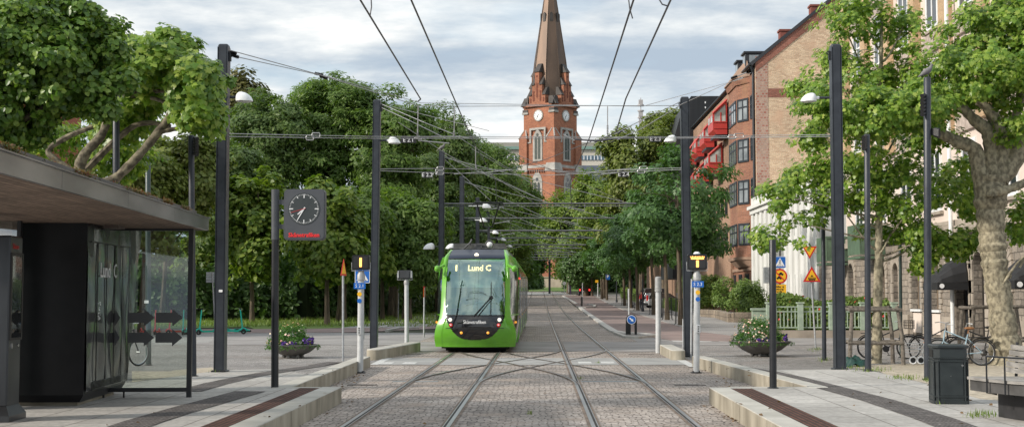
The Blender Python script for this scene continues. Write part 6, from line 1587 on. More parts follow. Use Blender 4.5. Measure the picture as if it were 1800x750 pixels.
mb.loft([[(FX - .45, YC - .15, zr - .2), (FX + GW, YC - .15, zr + GW * slope + .25), (FX + GW, YC - .15, zr + GW * slope), (FX - .3, YC - .15, zr - .42)], [(FX - .45, Yb, zr - .2), (FX + GW, Yb, zr + GW * slope + .25), (FX + GW, Yb, zr + GW * slope), (FX - .3, Yb, zr - .42)]])
rf = mb.build('roof', M_ROOF, bh, world=True)
mb = MB()
for (dx, dy) in ((2.2, 1.2), (4.6, .9), (6.6, 1.0)):
    z = zr + dx * slope + .2; mb.bb(FX + dx, FX + dx + .8, YC + dy, YC + dy + .9, z, z + .6); mb.bb(FX + dx - .08, FX + dx + .88, YC + dy - .08, YC + dy + .98, z + .6, z + .75)
mb.build('chimney', mat('chimney_brick', (.25, .08, .06), (.18, .06, .045), .9), rf, world=True)
# dormers on the street slope
for Yd in (YC + 4.2, YC + 8.2):
    mb = MB(); mb.bb(FX - .1, FX + 1.9, Yd, Yd + 1.5, zr - .2, zr + 1.35); mb.bb(FX - .25, FX + 2.1, Yd - .12, Yd + 1.62, zr + 1.36, zr + 1.5); d = mb.build('dormer', M_ROOF, rf, world=True)
    mb = MB(); mb.bb(FX - .13, FX - .105, Yd + .25, Yd + 1.25, zr + .1, zr + 1.2); mb.bb(FX + .2, FX + 1.1, Yd - .03, Yd - .004, zr + .2, zr + 1.2); mb.build('dormer_window', M_GLASSL, d, world=True)
mb = MB(); mb.cyl((FX - .12, YC + .45, 0), (FX - .12, YC + .45, zr - .5), .10, n=10); mb.tube([(FX - .35, YC + .3, zr - .3), (FX - .12, YC + .45, zr - .9)], .09, 8); mb.tube([(FX - .42, YC - .1, zr - .28), (FX - .42, Yb, zr - .28)], .10, 8); mb.build('drainpipe', M_FRAME, bh, world=True)
# window helper on arbitrary vertical plane
def win(parent, o, u, w, h, cols=2, rows=2, fr=.10, fm=None, gm=None, nm='window', dep=.05, split=.38):
    o = Vector(o); u = Vector(u).normalized(); n = u.cross(Vector((0, 0, 1))); fm = fm or M_FRAME; gm = gm or M_GLASSL
    mb = MB()
    def bar(x0, x1, z0, z1, d): mb.prism([(x0, z0), (x1, z0), (x1, z1), (x0, z1)], d, o, u, (0, 0, 1))
    bar(-w / 2, -w / 2 + fr, 0, h, dep * 2); bar(w / 2 - fr, w / 2, 0, h, dep * 2); bar(-w / 2 + fr, w / 2 - fr, 0, fr, dep * 2); bar(-w / 2 + fr, w / 2 - fr, h - fr, h, dep * 2)
    for c in range(1, cols): x = -w / 2 + w * c / cols; bar(x - fr * .45, x + fr * .45, fr, h - fr, dep * 1.6)
    if rows > 1: z = h * (1 - split); bar(-w / 2 + fr, w / 2 - fr, z - fr * .4, z + fr * .4, dep * 1.7)
    f = mb.build(nm, fm, parent, world=True)
    mb = MB(); mb.prism([(-w / 2 + fr * .8, fr * .8), (w / 2 - fr * .8, fr * .8), (w / 2 - fr * .8, h - fr * .8), (-w / 2 + fr * .8, h - fr * .8)], dep * .6, o, u, (0, 0, 1)); mb.build('pane', gm, f, world=True)
    return f
# oriel tower near the corner
ox = FX - .8; ch_ = 1.6; oy0, oy1 = zat(1319, 300, FX)[1], zat(1282.5, 300, ox)[1] + 1.6
zo0, zo1 = zat(1300, 452, FX - .6)[0], zat(1300, 150, FX - .6)[0]
def ring(z, e=0.0): return [(FX, oy0 - e, z), (ox - e, oy0 + ch_ - e, z), (ox - e, oy1 - ch_ + e, z), (FX, oy1 + e, z)]
mb = MB(); mb.loft([ring(zo0), ring(zo1)]); mb.loft([ring(zo1, .12), ring(zo1 + .5, .25)]); mb.build('oriel', M_BR1, bh, world=True)
mb = MB(); mb.loft([ring(zo1 + .51, .35), ring(zo1 + .62, .35), [(FX, oy0 + 1, zo1 + 2.0), (FX - .1, oy0 + 2, zo1 + 2.0), (FX - .1, oy1 - 2, zo1 + 2.0), (FX, oy1 - 1, zo1 + 2.0)]]); mb.build('oriel_cornice', mat('cornice_stone', (.36, .24, .17), (.26, .17, .12), .85, 0, 1), bh, world=True); mb = MB(); mb.loft([ring(zo0 - .25, .15), ring(zo0 - .01, .2)]); mb.loft([ring(zo0 - .8, -.4), ring(zo0 - .26, .05)]); mb.build('oriel_cornice', mat('cornice_stone', (.36, .24, .17), (.26, .17, .12), .85, 0, 1), bh, world=True)
wz = []
for py0, py1 in ((168, 209), (240, 282), (314, 357), (391, 430)):
    z1_, z0__ = zat(1309, py0, FX - .55)[0], zat(1309, py1, FX - .55)[0]; wz.append((z0__, z1_))
ca = Vector((FX, oy0, 0)); cb = Vector((ox, oy0 + ch_, 0)); cdir = (ca - cb).normalized(); cn = Vector((cdir.y, -cdir.x, 0))
for z0__, z1_ in wz:
    mid = (ca + cb) / 2 + cn * .03; win(bh, (mid.x, mid.y, z0__), cdir, (ca - cb).length * .86, z1_ - z0__, 2, 2, .16)
    win(bh, (ox - .03, (oy0 + oy1) / 2 , z0__), (0, -1, 0), (oy1 - oy0 - 2 * ch_) * .9, z1_ - z0__, 3, 2, .15)
    for Yw in (YC + 1.9,): win(bh, (FX - .02, Yw, z0__), (0, -1, 0), 1.2, z1_ - z0__, 2, 2, .12, gm=M_GLASSD)
    for Yw in (oy1 + 3.2, oy1 + 6.5, oy1 + 10, oy1 + 14, oy1 + 18, oy1 + 22):
        if z0__ < 12: win(bh, (FX - .02, Yw, z0__), (0, -1, 0), 1.5, z1_ - z0__, 2, 2, .12, gm=M_GLASSD)
zgf = zat(1309, 500, FX)[0]
for Yw in (YC + 1.8, YC + 5, YC + 8.6, YC + 12, YC + 16): win(bh, (FX - .02, Yw, gz(YC) + 1.0), (0, -1, 0), 1.6, 2.3, 2, 2, .14, gm=M_GLASSD)
mb = MB(); mb.bb(FX - .12, FX - .001, YC + 1, Yb, zo0 - 1.1, zo0 - .85); mb.bb(FX - .1, FX - .001, oy1 + 1, Yb, zat(1260, 430, FX)[0], zat(1260, 426, FX)[0]); mb.build('string_course', MATS['cornice_stone'], bh, world=True)
# tan wing with red oriels further along
b2 = thing('red_oriel_house', 'tan brick house with bright red boxed oriels stepping down its front', 'house', (FX, 150, gz(150)))
yt0 = oy1 + 2
mb = MB(); mb.bb(FX - .25, FX - .02, yt0, 149.9, -1, zr - .6); mb.build('front_wall', M_BR2, b2, world=True)
mb = MB(); mb.bb(FX - .25, FX + 12, 150.1, 205, -1, zr - 1); mb.build('rear_wall', M_BR2, b2, world=True)
M_REDO = mat('red_oriel_paint', (.52, .055, .045), (.42, .042, .036), .45, 0, 1)
def oriel_red(px0, px1, pyt, pyb, X, D=1.5):
    """boxed oriel: near face spans px0..px1, pent top rising away from the street"""
    za, Ya = zat((px0 + px1) / 2, pyb, X - D / 2); Y = Ya; x0 = U(px0, 300, Y).x; x1 = U(px1, 300, Y).x; zt, zb_ = U(px0, pyt, Y).z, U(px0, pyb, Y).z
    zmid = zt + (zb_ - zt) * .35; L = 3.4
    side = [(x1, zb_ + .4), (x0 + .3, zb_ + .4), (x0, zb_ + .8), (x0, zmid), (x1, zt)]
    mb = MB(); mb.loft([[(p[0], Y, p[1]) for p in side], [(p[0], Y + L, p[1]) for p in side]]); q = mb.build('red_oriel', M_REDO, b2, world=True)
    hh = zmid - zb_
    mb = MB(); e = .14; zs1 = zb_ + .8 + (zmid - zb_ - .8) * .52; poly = [(x0 + e, zs1), (x1 - e, zs1), (x1 - e, zt - (zt - zmid) * .22 - .1), (x0 + e, zmid - .05)]
    mb.add([(p[0], Y - .03, p[1]) for p in poly], [(0, 1, 2, 3)]); mb.add([(x0 - .02, Y + .25, zs1), (x0 - .02, Y + L - .25, zs1), (x0 - .02, Y + L - .25, zmid - .1), (x0 - .02, Y + .25, zmid - .1)], [(0, 1, 2, 3)]); mb.build('oriel_glass', mat('oriel_glass', (.50, .52, .50), (.22, .24, .23), .2, 0, .9, lo=.45, hi=.55), q, world=True)
    mb = MB(); xm = x0 * .45 + x1 * .55
    mb.bb(xm - .05, xm + .05, Y - .06, Y - .031, zs1, zmid + .1); mb.bb(x0, x1, Y - .06, Y - .031, zs1 - .1, zs1); mb.bb(x0, x1, Y - .06, Y - .031, zb_ + .9, zb_ + .98); mb.bb(x0 - .06, x0 - .025, Y + L / 2 - .05, Y + L / 2 + .05, zs1, zmid); mb.tube([(x0 - .03, Y - .03, zmid + .02), (x1, Y - .03, zt + .05)], .10, 4); mb.build('oriel_frame', M_REDO, q, world=True)
    mb = MB(); mb.bb(x0 + .2, x1, Y + .02, Y + L - .05, zb_ + .18, zb_ + .385); mb.build('oriel_base', M_FRAME, q, world=True)
for a in ((1254, 1279, 176, 244), (1238, 1256, 208, 266), (1224, 1238, 230, 282), (1246, 1270, 252, 313), (1231, 1250, 275, 326), (1218, 1232, 292, 336), (1212, 1224, 246, 296)):
    oriel_red(*a, X=FX - .25)
# ribbon of tall windows below
for k in range(14):
    Yw = yt0 + 2.2 + k * 2.6
    for (z0__, z1_) in (wz[2], wz[3]): 
        if Yw < 149: win(b2, (FX - .27, Yw, z0__ - .2), (0, -1, 0), 1.3, z1_ - z0__ + .2, 1, 1, .10, gm=M_GLASSD, nm='slit_window')
mb = MB()
for (z0__, z1_) in (wz[2], wz[3]): mb.bb(FX - .38, FX - .251, yt0 + .5, 149.8, z1_ + .15, z1_ + .35)
mb.build('window_lintel', MATS['cornice_stone'], b2, world=True)
# black mansard block
M_MANS = mat('black_cladding', (.022, .024, .027), (.015, .016, .018), .55, .1, 2, .1, 12, stretch=(1, 1, .1))
Ym = zat(1215, 250, FX - .5)[1]
xa, xb = U(1181, 300, Ym).x, U(1275, 300, Ym).x; 
bm_ = thing('black_clad_block', 'black metal clad upper block with a slanted shoulder behind the mast', 'building', (FX, Ym, gz(Ym)))
zt = U(1230, 169, Ym).z; z2 = U(1181, 210, Ym).z; zb_ = U(1181, 262, Ym).z
poly = [(xa, zb_ - 14), (xb + 5, zb_ - 14), (xb + 5, zt), (U(1216, 300, Ym).x, zt), (U(1201, 300, Ym).x, U(1200, 190, Ym).z), (xa + .3, U(1181, 240, Ym).z)]
mb = MB(); mb.loft([[(p[0], Ym, p[1]) for p in poly], [(p[0], Ym + 14, p[1]) for p in poly]]); mb.build('cladding', M_MANS, bm_, world=True)
mb = MB(); x = U(1239, 200, Ym).x
for k in range(9): z = zt - .6 - k * .55; mb.bb(x, x + .12, Ym - .03, Ym - .002, z - .2, z)
mb.build('light_slots', M_SWHITE, bm_, world=True)
# ---- white pilastered building
Yw0, Yw1 = 78.0, YC - .6; WX = 16.6
zw, _ = zat(1330, 375, WX); zw = 8.3
wb = thing('white_hall', 'low white building with slim vertical pilasters behind the garden fence', 'building', (WX, Yw0, gz(Yw0)))
M_WHB = mat('white_render', (.70, .70, .67), (.60, .60, .57), .8, 0, .5)
mb = MB(); mb.bb(WX, WX + 12, Yw0, Yw1, -1, zw); mb.build('wall', M_WHB, wb, world=True)
mb = MB(); mb.bb(WX - .45, WX + 12, Yw0 - .3, Yw1 + .3, zw, zw + .25); mb.bb(WX - .25, WX + 12, Yw0 - .2, Yw1 + .2, zw - .35, zw - .01); mb.bb(WX - .15, WX + 12, Yw0 - .1, Yw1 + .1, zw + .26, zw + .9); mb.build('cornice', M_WHB, wb, world=True)
mb = MB()
n = 13
for k in range(n): y = Yw0 + .3 + (Yw1 - Yw0 - .6) * k / (n - 1); mb.bb(WX - .16, WX - .002, y - .42, y + .42, .2, zw - .36)
mb.build('pilaster', M_WHB, wb, world=True)
mb = MB()
for k in range(n - 1):
    y = Yw0 + .3 + (Yw1 - Yw0 - .6) * (k + .5) / (n - 1)
    for z in (2.6, 6.5): mb.bb(WX - .03, WX - .003, y - .28, y + .28, z - (.9 if z > 5 else 1.1), z + .5)
mb.build('slit_window', M_GLASSL, wb, world=True)
mb = MB(); p = zat(1347, 484, WX - .3); mb.bb(WX - .5, WX - .17, p[1] - .4, p[1] + .2, p[0] - .55, p[0] + .6); mb.build('wall_lantern', M_GALV, wb, world=True)
# ---- stone building
SX = 16.4; Ys0, Ys1 = 34.0, 77.2
sb = thing('stone_arcade_building', 'large building with rough stone arches below and pink plaster with yellow brick piers above', 'building', (SX, Ys0, 0))
M_RUST = brickmat('rusticated_stone', (.36, .31, .255), (.22, .19, .16), (.13, .115, .095), .50, .27, .02, 'wall', warp=.08, bump=.9, dirt=.35, vscale=.5, vary=(.27, .22, .17), big=.2)
M_SSM = mat('smooth_sandstone', (.40, .345, .28), (.28, .24, .195), .85, 0, 1.5, .1)
M_PINK = mat('pink_plaster', (.72, .62, .54), (.62, .52, .45), .85, 0, .5)
M_YBR = brickmat('ochre_brick', (.60, .42, .25), (.50, .34, .20), (.44, .34, .24), .28, .085, .01, 'wall', bump=.2, dirt=.2, vscale=.4)
zL = 4.35; zTop = 19.0
# ground floor wall with real arched openings: build piers + arch wall
Wy = [(zat(px, 500, SX)[1], w, kind) for px, w, kind in ((1470, 1.3, 'w'), (1497, 1.35, 'w'), (1551, 1.35, 'w'), (1576, 1.0, 'b'), (1611, 1.35, 'w'), (1644, 1.2, 'w'), (1692, 1.6, 'd'), (1722, 1.3, 'd'), (1765, 1.1, 'w'), (1832, 1.7, 'd'), (1890, 1.4, 'w'), (1950, 1.4, 'w'))]
Wy.sort()
sp_, top_ = 2.75, 0
mb = MB(); mr = MB(); prev = Ys0
for yw, w, kind in Wy:
    mr = MB(); z0_ = 1.15 if kind == 'w' else -.5
    mb.bb(SX, SX + .5, prev, yw - w / 2, -1, zL)       # pier
    if z0_ > 0: mb.bb(SX + .06, SX + .5, yw - w / 2, yw + w / 2, -1, z0_)
    # arch infill above the opening
    n = 12; zsp = sp_; ring0 = [(yw - w / 2 * cos(pi * k / n), zsp + w / 2 * sin(pi * k / n)) for k in range(n + 1)]
    for k in range(n):
        a, b_ = ring0[k], ring0[k + 1]; mb.add([(SX, a[0], a[1]), (SX, b_[0], b_[1]), (SX, b_[0], zL), (SX, a[0], zL), (SX + .5, a[0], a[1]), (SX + .5, b_[0], b_[1])], [(0, 1, 2, 3), (0, 4, 5, 1)])
        c0, c1 = yw, zsp; r2 = w / 2 + .42
        a2 = (yw - r2 * cos(pi * k / n), zsp + r2 * sin(pi * k / n)); b2_ = (yw - r2 * cos(pi * (k + .86) / n), zsp + r2 * sin(pi * (k + .86) / n)); a1 = a; b1 = (yw - w / 2 * cos(pi * (k + .86) / n), zsp + w / 2 * sin(pi * (k + .86) / n))
        X0 = SX - .07; mr.add([(X0, a1[0], a1[1]), (X0, b1[0], b1[1]), (X0, b2_[0], b2_[1]), (X0, a2[0], a2[1]), (SX + .02, a1[0], a1[1]), (SX + .02, b1[0], b1[1]), (SX + .02, b2_[0], b2_[1]), (SX + .02, a2[0], a2[1])], [(0, 1, 2, 3), (0, 4, 5, 1), (3, 2, 6, 7), (0, 3, 7, 4), (1, 5, 6, 2)])
    for s in (-1, 1):
        for j in range(7): z = z0_ + .05 + j * (zsp - z0_) / 7; wq = .30 + .12 * (j % 2); y = yw + s * (w / 2 + wq / 2); mr.bb(SX - .06, SX - .0, y - wq / 2, y + wq / 2, z, z + (zsp - z0_) / 7 - .03)
    mr.build('arch_stones', M_SSM, sb, world=True); prev = yw + w / 2
mb.bb(SX, SX + .5, prev, Ys1, -1, zL)
mb.build('ground_floor_wall', M_RUST, sb, world=True)
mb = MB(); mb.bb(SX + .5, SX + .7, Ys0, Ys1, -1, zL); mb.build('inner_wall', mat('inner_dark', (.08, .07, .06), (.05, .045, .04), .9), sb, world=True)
for yw, w, kind in Wy:
    if kind == 'w':
        win(sb, (SX + .30, yw, 1.2), (0, -1, 0), w, 2.2, 2, 2, .10, fm=mat('brown_frame', (.20, .15, .10), (.15, .11, .08), .6), gm=M_GLASSL)
        mb = MB(); mb.bb(SX - .08, SX + .3, yw - w / 2 - .1, yw + w / 2 + .1, 1.06, 1.16); mb.build('window_sill', M_WHITE, sb, world=True)
        mb = MB(); mb.bb(SX + .01, SX + .055, yw - w / 2 + .05, yw + w / 2 - .05, .15, 1.0); mb.build('apron_panel', M_PINK, sb, world=True)
        mb = MB(); mb.bb(SX + .32, SX + .36, yw - w / 2, yw + w / 2, 3.3, 3.6); mb.build('tympanum', M_GLASSD, sb, world=True)
    elif kind == 'd':
        win(sb, (SX + .35, yw, .05), (0, -1, 0), w, 3.2, 2, 2, .12, fm=mat('dark_door', (.045, .038, .032), (.03, .025, .022), .5), gm=M_GLASSD, nm='door', split=.3)
    else:
        mb = MB(); mb.bb(SX + .18, SX + .25, yw - w / 2, yw + w / 2, 1, 3.4); mb.build('blind_niche', M_RUST, sb, world=True)
mb = MB(); mb.bb(SX - .10, SX - .0, Ys0, Ys1, -.2, .85) if False else None
for a_, b_ in zip([(Ys0, 0, '')] + [w_ for w_ in Wy], [w_ for w_ in Wy] + [(Ys1, 0, '')]):
    y0 = a_[0] + (a_[1] / 2 + .45 if a_[1] else 0); y1 = b_[0] - (b_[1] / 2 + .45 if b_[1] else 0)
    if y1 > y0: mb.bb(SX - .10, SX - .003, y0, y1, -.2, .9)
mb.bb(SX - .28, SX - .003, Ys0, Ys1, zL - .15, zL + .12); mb.bb(SX - .20, SX - .003, Ys0, Ys1, zL + .125, zL + .35); mb.build('stone_ledge', M_SSM, sb, world=True)
mb = MB(); mb.bb(SX, SX + 12, Ys0, 70.2, zL + .001, zTop); mb.bb(SX + .71, SX + 12, Ys1 - .3, Ys1, 0, zL); mb.bb(SX + .71, SX + 12, Ys0, Ys0 + .3, 0, zL); mb.build('upper_wall', M_PINK, sb, world=True)
nb = 9
for k in range(nb):
    y = Ys0 + 1.0 + (70.2 - Ys0 - 2) * k / (nb - 1); mb = MB(); mb.bb(SX - .32, SX - .003, y - .42, y + .42, zL + 3.9, zTop); mb.build('brick_pier', M_YBR, sb, world=True)
    if k < nb - 1:
        ym = y + (70.2 - Ys0 - 2) / (nb - 1) / 2
        for zf_ in (5.2, 9.0, 12.8, 16.2):
            win(sb, (SX - .02, ym, zf_), (0, -1, 0), 1.6, 2.5, 2, 2, .12, fm=M_WHITE, gm=M_GLASSD)
            if zf_ > 8: mb = MB(); mb.bb(SX - .14, SX - .003, ym - 1.1, ym + 1.1, zf_ - .95, zf_ - .2); mb.build('relief_panel', mat('relief', (.50, .42, .36), (.32, .26, .22), .85, 0, 5, .8, 9), sb, world=True)
            mb = MB(); mb.bb(SX - .16, SX - .003, ym - .95, ym + .95, zf_ - .14, zf_ - .02); mb.build('window_sill', M_SSM, sb, world=True)
for y, z in ((51.3, zTop), (71, 4.2)): mb = MB(); mb.cyl((SX - .36, y, .1), (SX - .36, y, z), .08, n=10); mb.build('drainpipe', M_WHITE, sb, world=True)
# green balconies at the far end
for (px0, px1, py0, py1) in ((1455, 1478, 417, 466), (1490, 1562, 395, 455)):
    Yb_ = zat((px0 + px1) / 2, py1, SX - .6)[1]; z0_, z1_ = U(px0, py1, Yb_).z, U(px0, py0, Yb_).z
    mb = MB(); mb.bb(SX - 1.2, SX - .003, Yb_ - .9, Yb_ + 1.6, z0_ + .0, z0_ + .12)
    mb.bb(SX - 1.2, SX - 1.16, Yb_ - .9, Yb_ + 1.6, z0_ + .2, z1_); mb.bb(SX - 1.15, SX - .01, Yb_ - .9, Yb_ - .86, z0_ + .2, z1_); mb.bb(SX - 1.24, SX - .01, Yb_ - .94, Yb_ - .90, z1_ - .1, z1_ + .02)
    mb.build('balcony', mat('balcony_green', (.10, .16, .10), (.07, .11, .07), .6), sb, world=True)
# awnings
for px, w in ((1692, 1.9), (1832, 2.0)):
    yw = zat(px, 500, SX)[1]; aw = thing('awning', 'black dome awning over the %s stone archway' % ('doorway left of the big plane trunk' if px < 1700 else 'right edge'), 'awning', (SX - .09, yw, 2.25), 0, 'black awnings on the stone building')
    mb = MB(); rings = []
    for k in range(9):
        a = pi * k / 8; rings.append([(-.02, -w / 2 * cos(a), 1.15 * sin(a) * .9 + .02), (-.55, -w / 2 * cos(a), 1.0 * sin(a) * .75), (-1.0, -w / 2 * cos(a) * 1.0, .55 * sin(a) * .55), (-1.15, -w / 2 * cos(a), .0)])
    mb.loft(rings, True, True, closed=False); mb.bb(-1.16, -1.13, -w / 2, w / 2, -.28, .0); mb.bb(-1.13, 0, -w / 2 - .01, -w / 2 + .02, -.28, .0); mb.bb(-1.13, 0, w / 2 - .02, w / 2 + .01, -.28, .0)
    mb.build('canopy', mat('awning_black', (.014, .014, .015), (.01, .01, .011), .75, 0, 4), aw)
    mb = MB(); mb.prism(circ(.09, 18), .02, (-1.0, -w / 2 - .02, -.13)); mb.build('emblem', M_SWHITE, aw)
# ---- fence, stone base, garden walls, hedge
M_FG = mat('fence_green', (.40, .48, .38), (.28, .36, .27), .6, 0, 4)
YF_ = 55.0; fx0, fx1 = U(1352, 570, YF_).x, U(1572, 570, YF_).x
fn = thing('garden_fence', 'pale green railing on a low stone base in front of the white building', 'fence', (fx0, YF_, 0))
mb = MB(); x = fx0
while x < fx1: mb.bb(x - .02, x + .02, YF_ - .02, YF_ + .02, .40, 1.28 if int(x * 100) % 3 else 1.12); x += .155
for z in (.40, 1.06, 1.26): mb.bb(fx0, fx1, YF_ - .03, YF_ + .03, z, z + .05)
mb.build('railing', M_FG, fn, world=True)
for k in range(5): x = fx0 + (fx1 - fx0) * k / 4; mb = MB(); mb.bb(x - .11, x + .11, YF_ - .11, YF_ + .11, .32, 1.42); mb.bb(x - .15, x + .15, YF_ - .15, YF_ + .15, 1.421, 1.48); mb.build('fence_post', M_FG, fn, world=True)
mb = MB(); mb.bb(fx0 - .2, fx1 + .2, YF_ - .16, YF_ + .16, -.1, .31); mb.build('stone_base', M_SSM, fn, world=True)
p = U(1322, 570, YF_ + 3); q = U(1350, 570, YF_ + 3); mb = MB(); mb.bb(p.x, q.x, YF_ + 2.9, YF_ + 3.1, 0, 1.1); mb.bb(p.x - .05, q.x + .05, YF_ + 2.85, YF_ + 3.15, 1.101, 1.2); tag(mb.build('fence_gate', M_FG), 'solid pale green gate panel left of the railing', 'gate')
# low garden walls by the shrubs
M_GW = brickmat('garden_wall_stone', (.34, .28, .215), (.25, .21, .165), (.12, .10, .08), .9, .35, .02, 'wall', warp=.03, bump=.5, dirt=.4, vscale=.8)
def gwall(label, pts, h, w=.45):
    pts = pxy(pts); o = kerb('garden_wall', pts, w, h, M_GW); del o['kind']; tag(o, label, 'wall', 'low stone garden walls by the shrubs'); return o
gwall('low stone wall under the round green shrubs facing the street corner', [(1288, 566), (1370, 566)], .62)
gwall('low stone wall angled around the shrub bed', [(1286, 566), (1262, 558), (1236, 556)], .55)
gwall('short stone wall farther back under the pavement trees', [(1228, 547), (1262, 546)], .45)
mb = MB(); p = P(1326, 562); mb.bb(p.x - .16, p.x + .16, p.y - 6.2, p.y - 6.0, 0, 1.35); tag(mb.build('concrete_pillar', mat('speckled_post', (.42, .45, .50), (.22, .24, .28), .8, 0, 14)), 'speckled grey concrete post rising behind the right flower bowl', 'post')
mb = MB(); p = P(1194, 540); mb.bb(p.x - .25, p.x + .25, p.y - .1, p.y + .1, p.z, p.z + 1.5); tag(mb.build('utility_cabinet', mat('cabinet_pale', (.45, .47, .47), (.35, .37, .37), .6, .0, 3)), 'pale grey utility cabinet at the end of the clipped hedge', 'cabinet')
# ---- brick house on the left behind the linden
yl = 52; xl = U(146, 50, yl + 14).x
lb = thing('red_brick_house', 'tall red brick house glimpsed behind the leaves at the top left', 'house', (xl - 8, yl, 0))
M_BRL = brickmat('orange_brick', (.40, .115, .06), (.31, .085, .045), (.30, .19, .14), .28, .095, .012, 'wall', bump=.2, dirt=.2, vscale=.3)
mb = MB(); mb.bb(xl - 16, xl, yl, yl + 14, -1, 17); wl_ = mb.build('wall', M_BRL, lb, world=True)
mb = MB(); mb.bb(xl - 16.4, xl + .4, yl - .4, yl + 14.4, 17, 17.6); mb.build('roof', M_ROOF, lb, world=True)
mb = MB(); mb.cyl((xl - .25, yl - .15, 0), (xl - .25, yl - .15, 17), .10, n=10); mb.build('drainpipe', M_FRAME, lb, world=True)
for k in range(4):
    for z in (1.5, 5, 8.5, 12): win(lb, (xl - 2.4 - k * 3.6, yl - .02, z), (1, 0, 0), 1.4, 1.9, 2, 2, .10, fm=M_WHITE, gm=M_GLASSD)
# ================================================================ TREES
def crown_points(blobs, nper, cr, rg, flat=.75, shell=.55, hollow=None):
    """leaf clumps spread through ellipsoids; returns positions, outward normals"""
    P_, N_ = [], []
    for (c, r, ncl) in blobs:
        c = np.array(c, float); r = np.array(r, float)
        d = rg.normal(size=(ncl, 3)); d /= np.linalg.norm(d, axis=1)[:, None]
        q = rg.uniform(shell, 1.0, ncl) ** .8; q *= 1 + .15 * rg.normal(size=ncl)
        cl = c + d * r * q[:, None]
        for k in range(ncl):
            f_ = rg.uniform(.45, 1.4); s = cr * f_; n = int(nper * f_ * f_ * 1.1) + 6
            v = rg.normal(size=(n, 3)); v /= np.linalg.norm(v, axis=1)[:, None]; rad = rg.uniform(.25, 1.0, n) ** .6
            v2 = v * rad[:, None]; v2[:, 2] *= flat
            p = cl[k] + v2 * s
            P_.append(p); nn = v * .55 + d[k] * .6 + np.array([0, 0, .55]); N_.append(nn + rg.normal(size=nn.shape) * .38)
    return np.concatenate(P_), np.concatenate(N_)
def branch_tubes(mb, base, top, r0, targets, rg, rtip=.02, n=8, wob=.10):
    base, top = Vector(base), Vector(top); pts, rs = [], []
    for k in range(7):
        f = k / 6; p = base.lerp(top, f) + Vector((rg.normal() * wob * .3 * f, rg.normal() * wob * .3 * f, 0)); pts.append(p); rs.append(r0 * (1 - .45 * f) * (1.25 if k == 0 else 1))
    mb.tube(pts, rs, n)
    for t in targets:
        t = Vector(t); f = rg.uniform(.55, .98); a = base.lerp(top, f); L = (t - a).length; m1 = a.lerp(t, .35) + Vector((rg.normal() * wob, rg.normal() * wob, L * .10)); m2 = a.lerp(t, .7) + Vector((rg.normal() * wob, rg.normal() * wob, L * .08))
        rr = min(r0 * .42, .05 + L * .02) * rg.uniform(.7, 1.1); mb.tube([a, m1, m2, t], [rr, rr * .7, rr * .45, rtip], 6)
def tree(name, label, base, blobs, trunk_top, r0, lm, size, nper, cr, seed, shape='oval', bark=None, group=None, flat=.75, shell=.55, ntarg=14, cat='tree', droop=0):
    rg = np.random.default_rng(seed); t = thing(name, label, cat, tuple(base), 0, group)
    pos, nor = crown_points(blobs, nper, cr, rg, flat, shell)
    nor[:, 2] -= droop
    sz = rg.uniform(size * .7, size * 1.25, len(pos))
    leaves('crown', pos, nor, sz, shape, lm, t, rg, world=True)
    mb = MB(); tg = []
    for (c, r, n_) in blobs:
        for _ in range(max(2, ntarg // len(blobs))):
            d = rg.normal(size=3); d /= np.linalg.norm(d); tg.append(tuple(np.array(c) + d * np.array(r) * .72))
    branch_tubes(mb, base, trunk_top, r0, tg, rg); mb.build('trunk', bark or M_BARK, t, smooth=True, world=True)
    return t
def B(px, py, Y, rpx, rpy=None, depth=None, n=20):
    """blob from picture centre, distance and picture radii"""
    k = FP / Y; c = U(px, py, Y); rx = rpx / k; rz = (rpy or rpx) / k; return (tuple(c), (rx, depth or (rx * .9), rz), n)
L_LOC = leafmat('locust_leaf', [(0.09, 0.16, 0.036), (0.155, 0.24, 0.056), (0.08, 0.135, 0.034), (0.21, 0.29, 0.075)], .4)
L_LOC2 = leafmat('locust_leaf_pale', [(.09, .15, .045), (.14, .21, .06), (.07, .12, .035), (.19, .25, .08)], .35)
L_LIN = leafmat('linden_leaf', [(0.07, 0.13, 0.022), (0.14, 0.21, 0.036), (0.23, 0.29, 0.055), (0.095, 0.16, 0.026)], .35)
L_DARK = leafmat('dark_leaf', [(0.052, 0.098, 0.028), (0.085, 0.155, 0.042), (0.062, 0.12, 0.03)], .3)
L_YEL = leafmat('yellowish_leaf', [(0.138, 0.184, 0.037), (0.196, 0.236, 0.053), (0.098, 0.138, 0.032), (0.230, 0.253, 0.074)], .35)
L_ACA = leafmat('street_tree_leaf', [(0.056, 0.119, 0.037), (0.077, 0.161, 0.048), (0.105, 0.196, 0.057), (0.049, 0.098, 0.032)], .3)
L_PLA = leafmat('plane_leaf', [(0.062, 0.134, 0.019), (0.168, 0.280, 0.037), (0.291, 0.392, 0.063), (0.078, 0.168, 0.023), (0.403, 0.470, 0.105)], .38, .36)
L_BIG = leafmat('heart_leaf', [(0.045, 0.10, 0.016), (0.13, 0.23, 0.035), (0.24, 0.33, 0.06), (0.055, 0.115, 0.02), (0.155, 0.26, 0.042)], .28, .34)
L_SHR = leafmat('shrub_leaf', [(0.11, 0.18, 0.04), (0.19, 0.27, 0.06), (0.08, 0.14, 0.035)], .25)
